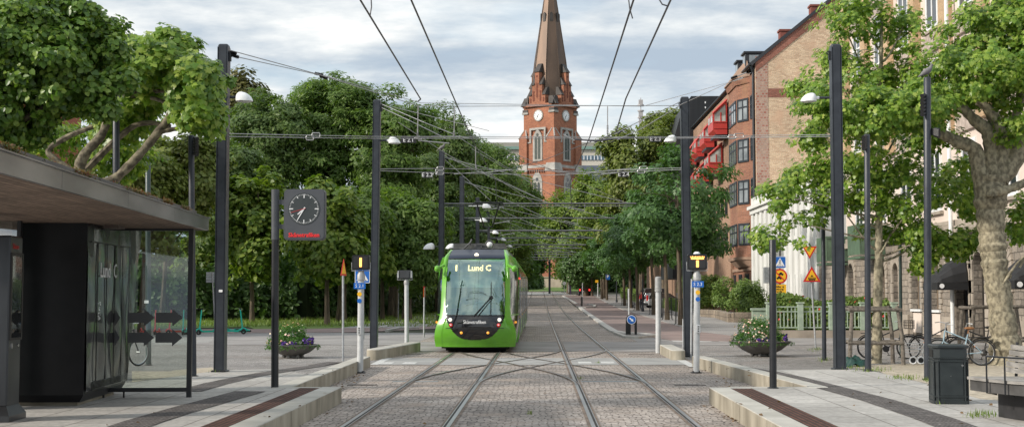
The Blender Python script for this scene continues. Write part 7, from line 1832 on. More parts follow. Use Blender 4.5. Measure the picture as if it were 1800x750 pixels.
# --- tall locust trees left
loc = [(470, 262, 98, 72, 100, 0), (588, 232, 100, 88, 100, 1), (690, 262, 98, 84, 98, 2), (770, 292, 112, 72, 96, 3), (845, 330, 130, 62, 84, 4), (898, 372, 150, 46, 72, 5), (400, 330, 90, 60, 90, 6), (600, 400, 84, 70, 70, 7), (715, 415, 88, 70, 80, 8), (800, 430, 105, 55, 60, 9), (880, 440, 140, 50, 40, 10)]
posn = ['behind the tall lamp mast', 'rising highest behind the clock', 'behind the S 2.1 signal mast', 'behind the first cross tube mast', 'behind the second cross tube mast', 'touching the left edge of the church tower', 'behind the round post beside the shelter', 'low behind the blue crossing sign', 'low behind the unlit signal box', 'low behind the tram roof', 'low behind the far cross tube masts']
for i, (px, py, Y, rx, ry, sd) in enumerate(loc):
    bl = [B(px, py, Y, rx, ry, n=100), B(px - rx * .35, py - ry * .55, Y + 2, rx * .5, ry * .42, n=36), B(px + rx * .45, py - ry * .35, Y - 1, rx * .5, ry * .5, n=36), B(px, py + ry * .7, Y - 1, rx * .8, ry * .5, n=40)]
    b = U(px, 530, Y); b.z = gz(Y); tree('locust_tree', 'feathery green locust tree ' + posn[i], b, bl, U(px + 4, py + 10, Y), .32, L_LOC if i % 3 else L_LOC2, .34, 150, .95 * Y / 100, 100 + sd, 'spray', group='tall locust trees behind the lawn', flat=.55, shell=.35, ntarg=24)
b = U(425, 540, 120); b.z = gz(120); tree('conifer_tree', 'brownish green pointed tree top behind the lamp mast', b, [B(428, 190, 120, 34, 55, n=40), B(420, 300, 120, 40, 70, n=30)], U(428, 180, 120), .35, leafmat('olive_leaf', [(.11, .11, .03), (.16, .15, .05), (.08, .085, .03)], .2), .42, 120, 1.1, 131, 'oval', ntarg=10)
# --- clipped-stem lindens along the lawn
lind = [(575, 570, 575, 405, 72, 98, 0, 'between the clock and the S 2.1 signal'), (443, 566, 443, 405, 62, 108, 1, 'between the lamp mast and the clock'), (283, 566, 300, 330, 86, 92, 2, 'seen over the shelter roof and through its glass'), (652, 563, 655, 420, 42, 70, 3, 'behind the S 2.1 mast'), (372, 560, 378, 470, 60, 60, 4, 'behind the scooters')]
for (bx, by, cx_, cy_, rx, ry, sd, lb_) in lind:
    b = P(bx, by); Y = b.y; bl = [B(cx_, cy_, Y, rx * .9, ry, n=55), B(cx_ - rx * .3, cy_ - ry * .5, Y, rx * .5, ry * .45, n=14), B(cx_ + rx * .35, cy_ + ry * .45, Y - 1, rx * .55, ry * .45, n=14)]
    tree('linden_tree', 'leafy linden with a single brown stem ' + lb_, b, bl, U(cx_, cy_ + ry * .2, Y), .16, L_YEL if sd in (2, ) else L_LIN, .30, 130, .75, 200 + sd, 'heart', group='lindens along the left lawn', flat=.9, shell=.45, ntarg=12)
for (bx, by, sd) in ((672, 562, 0), (697, 559, 1), (712, 557, 2)):
    b = P(bx, by); Y = b.y; tree('linden_tree', 'slim stemmed tree on the lawn, ' + ['just right of the S 2.1 mast', 'left of the bare thin pole', 'right of the bare thin pole'][sd], b, [B(bx, 440, Y, 36, 50, n=34)], U(bx, 440, Y), .15, L_LIN, .30, 110, .8, 220 + sd, 'heart', group='lindens along the left lawn', shell=.4, ntarg=8)
# bright linden left behind the shelter roof
b = U(250, 560, 62); b.z = 0; tree('linden_tree', 'yellowish green linden behind the shelter roof and the green post', b, [B(255, 350, 62, 75, 80, n=60), B(340, 315, 64, 55, 95, n=54)], U(260, 350, 62), .2, L_YEL, .20, 150, .62, 231, 'heart', group='lindens along the left lawn', shell=.45)
# shrub belt and undergrowth closing the park
rg = np.random.default_rng(40)
def belt(name, label, pts, h, dpt, n, lm, size, seed, shape='oval', cat='hedge', kind=None, group=None, hvar=.35):
    rg = np.random.default_rng(seed); pts = np.array([tuple(p)[:2] for p in pts]); seg = np.linalg.norm(np.diff(pts, axis=0), axis=1); cum = np.concatenate([[0], np.cumsum(seg)]); s = rg.uniform(0, cum[-1], n); i = np.clip(np.searchsorted(cum, s) - 1, 0, len(seg) - 1); f = (s - cum[i]) / seg[i]
    xy = pts[i] + (pts[i + 1] - pts[i]) * f[:, None]; d = (pts[i + 1] - pts[i]) / seg[i][:, None]; nn = np.stack([-d[:, 1], d[:, 0]], 1)
    hh = h * (1 - hvar + hvar * (np.sin(s * .9 + seed) * .5 + .5) * 1.0 + hvar * .5 * np.sin(s * 2.3)); side = rg.uniform(-1, 1, n); up = rg.uniform(0, 1, n) ** .7
    prof = (1 - np.clip((up - .75) * 3, 0, 1) * .5); face = rg.random(n) < .7; side = np.where(face, np.sign(side) * rg.uniform(.75, 1.0, n), side)
    xy = xy + nn * (side * dpt * prof * (1 + .18 * np.sin(s * 3.1 + up * 5)))[:, None]; z = np.array([gz(y) for y in xy[:, 1]]) + up * hh
    pos = np.stack([xy[:, 0], xy[:, 1], z], 1); nor = np.stack([nn[:, 0] * side, nn[:, 1] * side, .5 + 0 * z], 1) + rg.normal(size=(n, 3)) * .45
    t = thing(name, label, cat, (pts[0][0], pts[0][1], 0)); 
    if group: t['group'] = group
    leaves('foliage', pos, nor, rg.uniform(size * .7, size * 1.3, n), shape, lm, t, rg, world=True)
    mb = MB()
    for a, b2 in zip(pts, pts[1:]):
        dd = np.array(b2) - np.array(a); L = np.linalg.norm(dd); ang = math.atan2(dd[1], dd[0]); m_ = (np.array(a) + b2) / 2; mb.box((m_[0], m_[1], gz(m_[1]) + h * .28), (L, dpt * 1.1, h * .62), ang)
    mb.build('hedge_core', mat('hedge_core', (.04, .06, .022), (.024, .036, .014), .95, 0, 3), t, world=True)
    return t
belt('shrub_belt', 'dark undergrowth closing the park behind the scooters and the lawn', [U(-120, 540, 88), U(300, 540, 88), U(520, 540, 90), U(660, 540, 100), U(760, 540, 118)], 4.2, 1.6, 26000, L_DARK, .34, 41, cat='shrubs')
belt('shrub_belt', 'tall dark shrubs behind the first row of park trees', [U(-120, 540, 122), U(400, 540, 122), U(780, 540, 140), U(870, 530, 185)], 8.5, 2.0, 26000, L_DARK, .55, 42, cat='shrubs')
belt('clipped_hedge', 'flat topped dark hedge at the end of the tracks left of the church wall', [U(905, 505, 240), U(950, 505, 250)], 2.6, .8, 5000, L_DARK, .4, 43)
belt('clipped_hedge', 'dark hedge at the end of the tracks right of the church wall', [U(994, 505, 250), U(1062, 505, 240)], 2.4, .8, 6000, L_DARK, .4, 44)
a, b = P(1194, 548), P(1158, 540)
belt('clipped_hedge', 'clipped green hedge in front of the silver estate car', [(a.x + .3, a.y), (b.x + .6, b.y)], 1.05, .40, 8000, L_SHR, .14, 45, hvar=.05)
a, b = P(1124, 533), P(1086, 523)
belt('clipped_hedge', 'clipped green hedge farther along the right pavement', [(a.x + .6, a.y), (b.x + .9, b.y)], 1.5, .5, 8000, L_SHR, .2, 48, hvar=.05)
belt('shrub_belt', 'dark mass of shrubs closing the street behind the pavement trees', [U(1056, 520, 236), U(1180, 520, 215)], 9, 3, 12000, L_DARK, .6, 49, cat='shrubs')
belt('rose_hedge', 'dark hedge with red roses behind the green fence', [(fx0 + .3, 56.3), (fx1, 56.3)], 1.75, .5, 12000, L_SHR, .15, 46, hvar=.12)
rg = np.random.default_rng(47); n = 34; pr = np.stack([rg.uniform(fx0, fx1, n), rg.uniform(55.5, 55.9, n), rg.uniform(.7, 1.9, n)], 1)
o = leaves('rose_blossoms', pr, rg.normal(size=(n, 3)) + np.array([-1, -.6, .3]), np.full(n, .11), 'disc', leafmat('rose_petal', [(.5, .02, .03), (.6, .05, .06), (.6, .2, .2)], .1), bpy.data.objects[[x.name for x in bpy.data.objects if x.name.startswith('rose_hedge')][0]], rg, world=True)
# --- right street trees
rt = [(1041, 520), (1058, 525), (1067, 527), (1098, 537), (1109, 541), (1121, 545), (1149, 553), (1173, 562), (1197, 571)]
names_r = ['farthest small street tree beside the yellow parking sign', 'far street tree with twin dark stems left of the blue parking sign', 'far street tree just left of the blue parking sign', 'street tree with a thin stem behind the traffic island pole', 'street tree right behind the thin white topped pole', 'street tree beside the person in the dark coat', 'street tree with a leaning stem left of the plain grey post', 'street tree with a pale stem right of the plain grey post', 'nearest dark green street tree behind the T signal mast']
for i, (bx, by) in enumerate(rt):
    b = P(bx, by); Y = b.y; k = FP / Y; cz = 6.3 + .12 * i; rxm = 2.3 + .1 * i
    c = Vector((b.x - .2, Y, b.z + cz)); rx = 2.5 if i < 8 else 2.9; rz = 2.9 if i < 8 else 3.4
    bl = [(tuple(c), (rx, rx, rz), 46), (tuple(c + Vector((-1.0, 0, -1.6))), (1.5, 1.5, 1.2), 12), (tuple(c + Vector((1.2, -.4, -1.8))), (1.5, 1.5, 1.1), 12)]
    t = tree('street_tree', names_r[i], b, bl, c + Vector((0, 0, .5)), .15, L_ACA, .34, 130, .78, 300 + i, 'spray', group='dark green trees along the right pavement', flat=.6, shell=.35, ntarg=12)
    if i >= 3:
        mb = MB()
        for a in range(4):
            x, y = .42 * cos(a * pi / 2 + .6), .42 * sin(a * pi / 2 + .6); mb.tube([(x * 1.25, y * 1.25, 0), (x, y, .12), (x * .9, y * .9, 1.5)], .02, 5)
        mb.torus((0, 0, .55), .40, .014, 16, 4, 'Z'); mb.torus((0, 0, 1.5), .38, .014, 16, 4, 'Z')
        g = thing('iron_tree_guard', 'slim black iron guard of the ' + ['', '', '', 'fourth', 'fifth', 'sixth', 'seventh', 'eighth', 'nearest'][i] + ' pavement tree counted from the church end', 'tree guard', tuple(b), 0, 'black iron guards of the pavement trees'); mb.build('guard_bars', M_POSTB, g)
for (bx, by) in ((1088, 531), (1146, 561), (1163, 560), (1129, 547)):
    b = P(bx, by); mb = MB(); mb.cyl(b, (b.x, b.y, b.z + 2.6), .05, n=8)
# dark lamp posts between those trees
pl_ = [(1130, 547, 2.9, 'beside the walking person'), (1111, 541, 2.9, 'behind the street tree stems'), (1084, 531, 2.6, 'right of the blue parking sign'), (1162, 558, 2.9, 'just right of the plain grey post')]
for (bx, by, h, w_) in pl_:
    b = P(bx, by); t = thing('dark_bollard_post', 'slim dark post ' + w_, 'post', tuple(b), 0, 'slim dark posts on the right pavement'); mb = MB(); mb.cyl((0, 0, 0), (0, 0, h), .075, .06, 10); mb.lathe((0, 0, 0), [(.13, 0), (.12, .3), (.08, .34)], 10); mb.build('post_shaft', M_POST, t, smooth=True)
# taller pale green trees behind
big = [(1128, 315, 150, 88, 95, L_YEL, 'pale green tree rising above the street trees left of the T signal mast'), (1062, 375, 185, 66, 78, L_LIN, 'tall yellow green tree in the gap right of the church'), (1168, 250, 165, 42, 52, L_YEL, 'high loose treetop left of the black clad block'), (1000, 405, 215, 46, 62, L_LIN, 'soft green tree in front of the church tower base'), (1030, 450, 200, 42, 40, L_DARK, 'dark tree low behind the traffic light')]
for i, (px, py, Y, rx, ry, lm, lb_) in enumerate(big):
    b = U(px, 520, Y); b.z = gz(Y); bl = [B(px, py, Y, rx, ry, n=60), B(px - rx * .4, py - ry * .5, Y, rx * .4, ry * .4, n=14), B(px + rx * .4, py - ry * .55, Y, rx * .4, ry * .4, n=14), B(px, py + ry * .7, Y, rx * .9, ry * .5, n=20)]
    tree('broad_tree', lb_, b, bl, U(px, py, Y), .35, lm, .42, 230, 1.05 * Y / 120, 400 + i, 'oval', group=None, flat=.8, shell=.35, ntarg=22)
# dark trees below the tower on the left side of the tracks
for i, (px, py, Y, rx, ry) in enumerate([(925, 452, 230, 34, 42), (950, 405, 262, 26, 40)]):
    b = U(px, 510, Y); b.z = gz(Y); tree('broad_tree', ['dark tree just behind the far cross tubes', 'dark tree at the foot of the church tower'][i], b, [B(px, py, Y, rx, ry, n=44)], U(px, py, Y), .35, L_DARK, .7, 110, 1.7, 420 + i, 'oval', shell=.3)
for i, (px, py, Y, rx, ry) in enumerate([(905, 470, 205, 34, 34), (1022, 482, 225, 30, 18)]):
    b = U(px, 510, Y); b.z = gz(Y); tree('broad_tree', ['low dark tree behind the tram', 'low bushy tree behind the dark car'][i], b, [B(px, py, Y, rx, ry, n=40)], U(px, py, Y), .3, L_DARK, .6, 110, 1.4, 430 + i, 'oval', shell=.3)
# round shrubs by the house
for i, (px, py, bx, by, rx, ry, lm) in enumerate([(1292, 520, 1292, 556, 40, 36, L_SHR), (1252, 512, 1255, 552, 30, 30, L_LIN), (1322, 530, 1322, 560, 18, 26, L_SHR), (1222, 510, 1222, 548, 26, 34, L_LIN)]):
    b = P(bx, by); Y = b.y; tree('round_shrub', ['largest round green shrub above the low stone wall', 'lighter green shrub left of the largest one', 'small shrub at the corner of the brick house', 'loose green shrub just right of the T signal mast'][i], b, [B(px, py, Y, rx, ry, n=50)], U(px, py, Y), .08, lm, .16, 130, .5, 440 + i, 'oval', shell=.4, cat='shrub', group=None)
# --- near plane trees
def px_tube(mb, pts, Y, n=10, dy=None):
    P_, R_ = [], []
    for i, q in enumerate(pts):
        yy = Y + (q[3] if len(q) > 3 else 0); P_.append(U(q[0], q[1], yy)); R_.append(q[2] / 2 * yy / FP)
    # smooth resample with knobbly radius
    out, rs = [], []
    m = len(P_)
    for i in range(m - 1):
        p0, p1, p2, p3 = P_[max(i - 1, 0)], P_[i], P_[i + 1], P_[min(i + 2, m - 1)]
        for k in range(6):
            t = k / 6; v = .5 * ((2 * p1) + (p2 - p0) * t + (2 * p0 - 5 * p1 + 4 * p2 - p3) * t * t + (3 * p1 - p0 - 3 * p2 + p3) * t ** 3); out.append(v); rs.append((R_[i] * (1 - t) + R_[i + 1] * t) * (1 + .07 * math.sin(len(out) * 2.1) + .05 * math.sin(len(out) * 5.3)))
    out.append(P_[-1]); rs.append(R_[-1]); mb.tube(out, rs, n)
bt = P(1757, 641, pz); Yt = bt.y
pt = thing('plane_tree', 'massive old plane tree with flaking bark and pruned crown at the right edge', 'tree', tuple(bt))
mb = MB()
px_tube(mb, [(1770, 652, 84), (1769, 628, 62), (1766, 595, 50), (1761, 553, 43), (1753, 500, 42), (1748, 460, 43), (1745, 432, 46), (1742, 395, 45), (1741, 355, 54), (1744, 310, 56)], Yt, 20)
px_tube(mb, [(1738, 350, 40), (1722, 300, 30), (1712, 262, 26), (1680, 248, 22), (1650, 232, 18), (1625, 215, 14), (1590, 200, 8)], Yt, 12)
px_tube(mb, [(1745, 320, 38), (1742, 270, 26), (1738, 235, 26), (1712, 210, 20), (1690, 190, 16), (1665, 182, 10)], Yt, 12)
px_tube(mb, [(1752, 320, 36), (1760, 260, 28), (1752, 220, 24), (1735, 190, 16), (1718, 178, 14)], Yt, 10)
px_tube(mb, [(1755, 315, 40), (1788, 270, 34), (1806, 215, 30), (1830, 160, 24)], Yt, 12)
px_tube(mb, [(1762, 300, 22), (1775, 240, 18), (1790, 190, 14), (1800, 150, 10)], Yt, 10)
px_tube(mb, [(1744, 345, 20), (1745, 338, 18), (1770, 333, 16), (1810, 318, 14), (1850, 300, 12)], Yt - .5, 10)
px_tube(mb, [(1792, 470, 5), (1810, 440, 6), (1850, 400, 8)], Yt, 6); px_tube(mb, [(1762, 500, 5), (1795, 455, 4), (1840, 430, 4)], Yt - .3, 6)
rk = random.Random(4)
for _ in range(34):
    y_ = rk.uniform(340, 600); xx = (1745 if y_ < 480 else 1757) + rk.uniform(-.5, .5) * 34; c = U(xx, y_, Yt); mb.ball((c.x, c.y - math.sqrt(max(0, .27 ** 2 - ((xx - (1745 if y_ < 480 else 1757)) / 77) ** 2)) * .85, c.z), rk.uniform(.05, .10), 8, 6, (1, .6, 1.2))
trk = mb.build('trunk', M_BARKP, pt, smooth=True, world=True)
rg = np.random.default_rng(501)
bl = [B(1700, 130, Yt, 110, 60, 2.2, 70), B(1610, 190, Yt - 1, 85, 48, 1.6, 52), B(1520, 205, Yt - 1.5, 75, 48, 1.3, 46), B(1790, 110, Yt, 70, 85, 1.8, 44), B(1745, 50, Yt, 85, 55, 1.6, 46), B(1780, 5, Yt, 60, 40, 1.4, 20), B(1450, 190, Yt - 1.5, 38, 30, .8, 14), B(1780, 215, Yt - .5, 40, 30, 1, 10), B(1640, 250, Yt + 1.2, 55, 26, .8, 14)]
pos, nor = crown_points([(c, r, int(n * 1.6)) for c, r, n in bl], 52, .27, rg, .7, .3); nor += np.array([-.35, -.35, .2])
leaves('crown', pos, nor, rg.uniform(.09, .19, len(pos)), 'maple', L_PLA, pt, rg, world=True)
bl = [B(1660, 425, Yt + 1.5, 60, 26, .7, 22), B(1625, 455, Yt + 1, 30, 20, .5, 8), B(1700, 420, Yt + 2, 40, 24, .7, 10), B(1792, 385, Yt + 3, 30, 50, .8, 12), B(1690, 320, Yt + 3, 60, 60, 1.2, 30)]
pos, nor = crown_points(bl, 48, .30, rg, .7, .4)
leaves('lower_foliage', pos, nor, rg.uniform(.12, .20, len(pos)), 'maple', L_PLA, pt, rg, world=True)
# young plane tree
by_ = P(1541, 639, pz); Yy = by_.y + .5
yt_ = thing('young_plane_tree', 'tall young plane tree with loose bright foliage in the wooden guard', 'tree', (by_.x, Yy, by_.z))
mb = MB(); px_tube(mb, [(1541, 640, 20), (1542, 560, 17), (1544, 470, 15), (1545, 380, 12), (1546, 290, 10), (1548, 190, 8), (1549, 100, 6), (1550, 20, 4), (1550, -40, 2)], Yy, 10)
rg = np.random.default_rng(505)
for (x0, y0, x1, y1) in ((1545, 430, 1590, 380), (1545, 450, 1600, 430), (1544, 440, 1490, 380), (1544, 400, 1470, 330), (1545, 350, 1620, 270), (1546, 330, 1450, 240), (1547, 280, 1600, 180), (1547, 250, 1480, 150), (1548, 200, 1620, 90), (1548, 170, 1490, 60), (1549, 110, 1600, 20), (1549, 90, 1510, 0), (1545, 420, 1420, 395), (1545, 380, 1400, 350), (1545, 460, 1650, 400), (1545, 445, 1570, 400)):
    mb_y = (y0 + y1) / 2 + 12; px_tube(mb, [(x0, y0, 5), ((x0 * 2 + x1) / 3, y0 + (y1 - y0) * .2, 4, rg.normal() * .3), (x1, y1, 2, rg.normal() * .6)], Yy, 6)
mb.build('trunk', M_BARKP, yt_, smooth=True, world=True)
ybl = []
rs = np.random.default_rng(11)
ypos = [(1500, 40, 70, 50, 20), (1590, 50, 55, 60, 20), (1520, 130, 90, 40, 22), (1610, 120, 45, 45, 12), (1440, 170, 40, 32, 12), (1430, 245, 55, 28, 14), (1500, 290, 80, 40, 22), (1590, 300, 60, 45, 18), (1400, 310, 40, 26, 9), (1372, 335, 42, 14, 9), (1470, 355, 80, 30, 16), (1580, 370, 60, 30, 14), (1395, 385, 45, 16, 7), (1345, 415, 34, 22, 7), (1380, 430, 34, 12, 4), (1550, 410, 70, 18, 9), (1440, 300, 40, 30, 10), (1505, 10, 60, 30, 10), (1640, 340, 40, 40, 9), (1620, 410, 40, 20, 6), (1465, 110, 40, 40, 10), (1535, 330, 60, 50, 12), (1375, 360, 25, 12, 4), (1400, 150, 22, 14, 4)]
for (x, y, rx, ry, n) in ypos: ybl.append(B(x, y, Yy + rs.uniform(-.5, .8), rx, ry, .9, int(n * 1.5)))
pos, nor = crown_points(ybl, 34, .27, rg, .75, .2); nor += np.array([-.35, -.35, .2])
leaves('crown', pos, nor, rg.uniform(.10, .185, len(pos)), 'maple', L_PLA, yt_, rg, world=True)
# left plane tree
bl0 = P(150, 668, pz); Yl = bl0.y
lt = thing('plane_tree', 'pruned plane tree with twisting pale limbs above the shelter roof', 'tree', tuple(bl0))
mb = MB()
px_tube(mb, [(165, 670, 60), (165, 560, 52), (163, 450, 48), (162, 360, 46), (165, 318, 34)], Yl, 14)
px_tube(mb, [(158, 330, 34), (140, 300, 21), (150, 270, 18), (178, 238, 15), (188, 205, 14), (170, 190, 10), (140, 175, 7)], Yl, 10)
px_tube(mb, [(160, 330, 30), (110, 290, 12), (85, 265, 11), (120, 240, 10), (165, 222, 9)], Yl + .6, 8)
px_tube(mb, [(175, 330, 30), (205, 312, 17), (245, 272, 15), (280, 230, 15), (300, 200, 14), (288, 180, 7), (265, 172, 7)], Yl - .4, 10)
px_tube(mb, [(275, 232, 10), (300, 228, 9), (330, 222, 6), (360, 205, 4)], Yl - .4, 8)
px_tube(mb, [(150, 300, 14), (200, 250, 12), (235, 222, 10), (265, 216, 9), (300, 222, 7)], Yl + .3, 8)
px_tube(mb, [(200, 190, 10), (222, 170, 12), (250, 162, 12), (258, 145, 7)], Yl, 8); px_tube(mb, [(250, 162, 10), (285, 160, 7), (315, 162, 4)], Yl, 8)
mb.build('trunk', M_BARKL, lt, smooth=True, world=True)
rg = np.random.default_rng(510)
bl = [B(215, 200, Yl + 1, 60, 50, .8, 22), B(275, 115, Yl - .6, 75, 48, 1.0, 46), B(345, 145, Yl - .8, 50, 58, .9, 40), B(235, 150, Yl + .4, 60, 52, .9, 20), B(360, 205, Yl - .8, 38, 32, .6, 16), B(310, 75, Yl - .4, 40, 18, .5, 10), B(220, 90, Yl + .5, 40, 40, .7, 16)]
pos, nor = crown_points([(c, r, int(n * 1.8)) for c, r, n in bl], 46, .19, rg, .7, .35); nor += np.array([.1, -.5, .15])
leaves('crown', pos, nor, rg.uniform(.10, .20, len(pos)), 'maple', L_PLA, lt, rg, world=True)
bl = [B(230, 215, Yl + 1.5, 60, 35, .7, 16), B(200, 270, Yl + 2.2, 80, 50, .8, 44), B(60, 250, Yl + 2, 100, 60, 1, 50)]
pos, nor = crown_points(bl, 46, .27, rg, .7, .35)
leaves('lower_foliage', pos, nor, rg.uniform(.09, .16, len(pos)), 'maple', L_PLA, lt, rg, world=True)
# near linden at the top left
bn0 = P(-70, 700, pz); Yn = 18.6
nt_ = thing('linden_tree', 'near linden with large heart shaped leaves filling the top left corner', 'tree', (bn0.x, Yn, .25))
mb = MB(); px_tube(mb, [(-130, 700, 60), (-120, 400, 46), (-90, 200, 36), (-40, 60, 20)], Yn, 12); px_tube(mb, [(-115, 330, 26), (-20, 240, 16), (60, 200, 10), (120, 150, 5)], Yn, 8); mb.build('trunk', M_BARK, nt_, smooth=True, world=True)
rg = np.random.default_rng(520)
bl = [B(40, 80, Yn, 110, 80, 1.0, 84), B(110, 110, Yn, 80, 75, .8, 56), B(10, 190, Yn, 80, 70, .8, 44), B(165, 70, Yn + .3, 45, 35, .5, 16), B(185, 55, Yn, 22, 14, .3, 4), B(205, 95, Yn, 14, 20, .3, 4), B(150, 28, Yn, 26, 14, .3, 5), B(218, 140, Yn, 12, 16, .2, 3), B(120, 14, Yn, 40, 20, .3, 8), B(190, 190, Yn, 20, 20, .3, 4), B(100, 175, Yn + .2, 80, 32, .6, 26), B(170, 160, Yn, 42, 36, .4, 14), B(30, 235, Yn + .4, 55, 30, .5, 14), B(70, 20, Yn, 70, 30, .6, 20)]
pos, nor = crown_points([(c, r, int(n * 2.1)) for c, r, n in bl], 50, .17, rg, .8, .3); nor += np.array([.1, -.25, -.1]) + rg.normal(size=nor.shape) * .35
leaves('crown', pos, nor, rg.uniform(.055, .105, len(pos)), 'heart', L_BIG, nt_, rg, world=True)
# grass blades on the near edge of the lawn and weeds by the posts
rg = np.random.default_rng(60); n = 26000
y_ = rg.uniform(62, 118, n); x_ = rg.uniform(-34, -5.5, n)
edge = np.array([P(xx, 577).y for xx in (300,)])[0] + 3
keep = (y_ > 72) ; pos = np.stack([x_, y_, np.array([gz(v) for v in y_])], 1)[keep]
def blades(name, label, pos, h, lm, rg, kind='stuff'):
    n = len(pos); nor = rg.normal(size=(n, 3)); nor[:, 2] *= .1; a = rg.uniform(0, 6.28, n); lean = rg.normal(size=(n, 3)) * .25; t = np.array([0, 0, 1]) + lean; t /= np.linalg.norm(t, axis=1)[:, None]
    b = np.stack([np.cos(a), np.sin(a), 0 * a], 1); s = rg.uniform(h * .5, h * 1.3, n)
    V = np.stack([pos - b * (s * .10)[:, None], pos + b * (s * .10)[:, None], pos + t * s[:, None]], 1).reshape(-1, 3); F = [(3 * i, 3 * i + 1, 3 * i + 2) for i in range(n)]
    me = bpy.data.meshes.new(name); me.from_pydata(V.tolist(), [], F); me.materials.append(lm); o = bpy.data.objects.new(name, me); COL.objects.link(o); tag(o, label, 'grass', kind=kind); return o
L_GR = leafmat('grass_blade', [(0.14, 0.22, 0.035), (0.20, 0.29, 0.055), (0.078, 0.123, 0.021), (0.224, 0.246, 0.084)], .3)
sel = []
for p in pos: sel.append(p)
blades('lawn_grass', 'short ragged green grass growing on the lawn left of the tram', pos, .22, L_GR, rg)
wp = []
for (px, py, sx, sy, n_, zf) in ((1434, 614, 12, 3, 90, pz), (1449, 632, 12, 3, 70, pz), (1505, 645, 30, 3, 110, pz), (1530, 651, 30, 3, 140, pz), (1590, 664, 26, 3, 130, pz), (1631, 668, 8, 2, 50, pz), (1668, 709, 14, 2, 26, pz), (1728, 730, 24, 4, 120, pz), (1020, 665, 4, 1.5, 20, gz), (932, 727, 5, 1.2, 18, gz), (1050, 638, 5, 1, 16, gz), (380, 652, 12, 2, 40, pz)):
    for _ in range(n_): p = P(rk.gauss(px, sx * .6), rk.gauss(py, sy * .6), zf); wp.append(tuple(p))
blades('weeds', 'small green weeds growing along the paving joints and posts', np.array(wp), .07, L_GR, rg)

# ================================================================ WIRES
def wire(label, pts, r, name='span_wire', m=None, ins=(), group=None, cat='wire', sag=0.0):
    pts = [Vector(p) for p in pts]
    if sag:
        out = []
        for a, b in zip(pts, pts[1:]):
            for k in range(8): t = k / 8; q = a.lerp(b, t); q.z -= sag * 4 * t * (1 - t); out.append(q)
        out.append(pts[-1]); pts = out
    mb = MB(); mb.tube(pts, r, 6); t = thing(name, label, cat, tuple(pts[0]), 0, group); mb.build('cable', m or M_WIRE, t, world=True)
    for a, b in ins: insul(t, a, b, .018)
    return t
WX_ = lambda x, y: U(x, y, 1)
def line3(X, z, ys): return [(X, y, z + gz(y)) for y in ys]
ysf = [4, 20, 37.7, 52, 67.5, 80.5, 96.5, 113, 129, 146, 163, 180, 197, 213]
WZ = 6.3
st = lambda i: .22 * (1 if i % 2 else -1)
wire('contact wire hanging over the left track above the green tram', [(CL + (0 if i < 3 else st(i)), y, WZ + gz(y)) for i, y in enumerate(ysf)], .016, 'contact_wire')
wire('contact wire hanging over the empty right track', [(CR + (0 if i < 3 else -st(i)), y, WZ + gz(y)) for i, y in enumerate(ysf)], .016, 'contact_wire')
a1 = U(738, 182, 36.5); a2 = U(1046, 246, 37.5)
wire('leftmost of the four heavy overhead wires, running down to the E 2.1 sign', [(-2.74, 4, WZ), (-2.74, 30, WZ), tuple(U(735, 178, 33))], .017, 'contact_wire')
wire('rightmost of the four heavy overhead wires, crossing down to the E 2.3 sign', [(2.05, 4, WZ), (2.0, 30, WZ), tuple(U(1083, 232, 37.2)), tuple(U(1046, 250, 39.5))], .017, 'contact_wire')
# feeder loops at the top edge
for k, (x0, x1, y1) in enumerate(((636, 651, 30), (1113, 1111, 33), (1167, 1174, 10))):
    Yk = (21.2, 21.4, 20.4)[k]; q = [U(x0 + 4 if k != 1 else x0 + 6, -6, Yk), U(x1 - 4 if k == 0 else x1 - 2, y1 - 18, Yk), U(x1, y1, Yk)] if k < 2 else [U(1158, -2, Yk), U(1164, 8, Yk), U(1174, 11, Yk)]
    if k == 0: q = [U(652, -8, Yk), U(653, 12, Yk), U(650, 30, Yk)]
    if k == 1: q = [U(1104, -8, Yk), U(1107, 16, Yk), U(1112, 33, Yk)]
    w_ = wire(['short hanging loop on the leftmost heavy wire', 'short hanging loop on the inner right heavy wire', 'short hanging loop at the top of the rightmost heavy wire'][k], q, .012, 'feeder_loop', sag=0)
# wire clamps
def sp(px, py, Y): return tuple(U(px, py, Y))
YS = 36.3
wire('upper span cable running from the tall left mast over both tracks', [sp(402, 88, bA.y), sp(560, 131, 30), sp(620, 150, 32), sp(735, 186, YS), sp(800, 187, YS), sp(1070, 186, YS), sp(1192, 186, YS), sp(1320, 128, 60)], .010, m=M_WIREL)
wire('second upper span cable just below the first, ending at the house gable', [sp(402, 97, bA.y), sp(580, 136, 31), sp(740, 181, YS), sp(1130, 187, YS), sp(1310, 137, 60)], .009, m=M_WIREL)
wire('upper strand of the double cross cable spanning between the tall masts', [sp(402, 235, bA.y), sp(548, 238, 31), sp(663, 240, 35), sp(1190, 241, YS), sp(1332, 238, 36), sp(1460, 237, bD.y)], .010, m=M_WIREL)
wire('lower strand of the double cross cable spanning between the tall masts', [sp(402, 240, bA.y), sp(540, 242, 31), sp(663, 243.5, 35), sp(1190, 243, YS), sp(1460, 240, bD.y)], .010, m=M_WIREL)
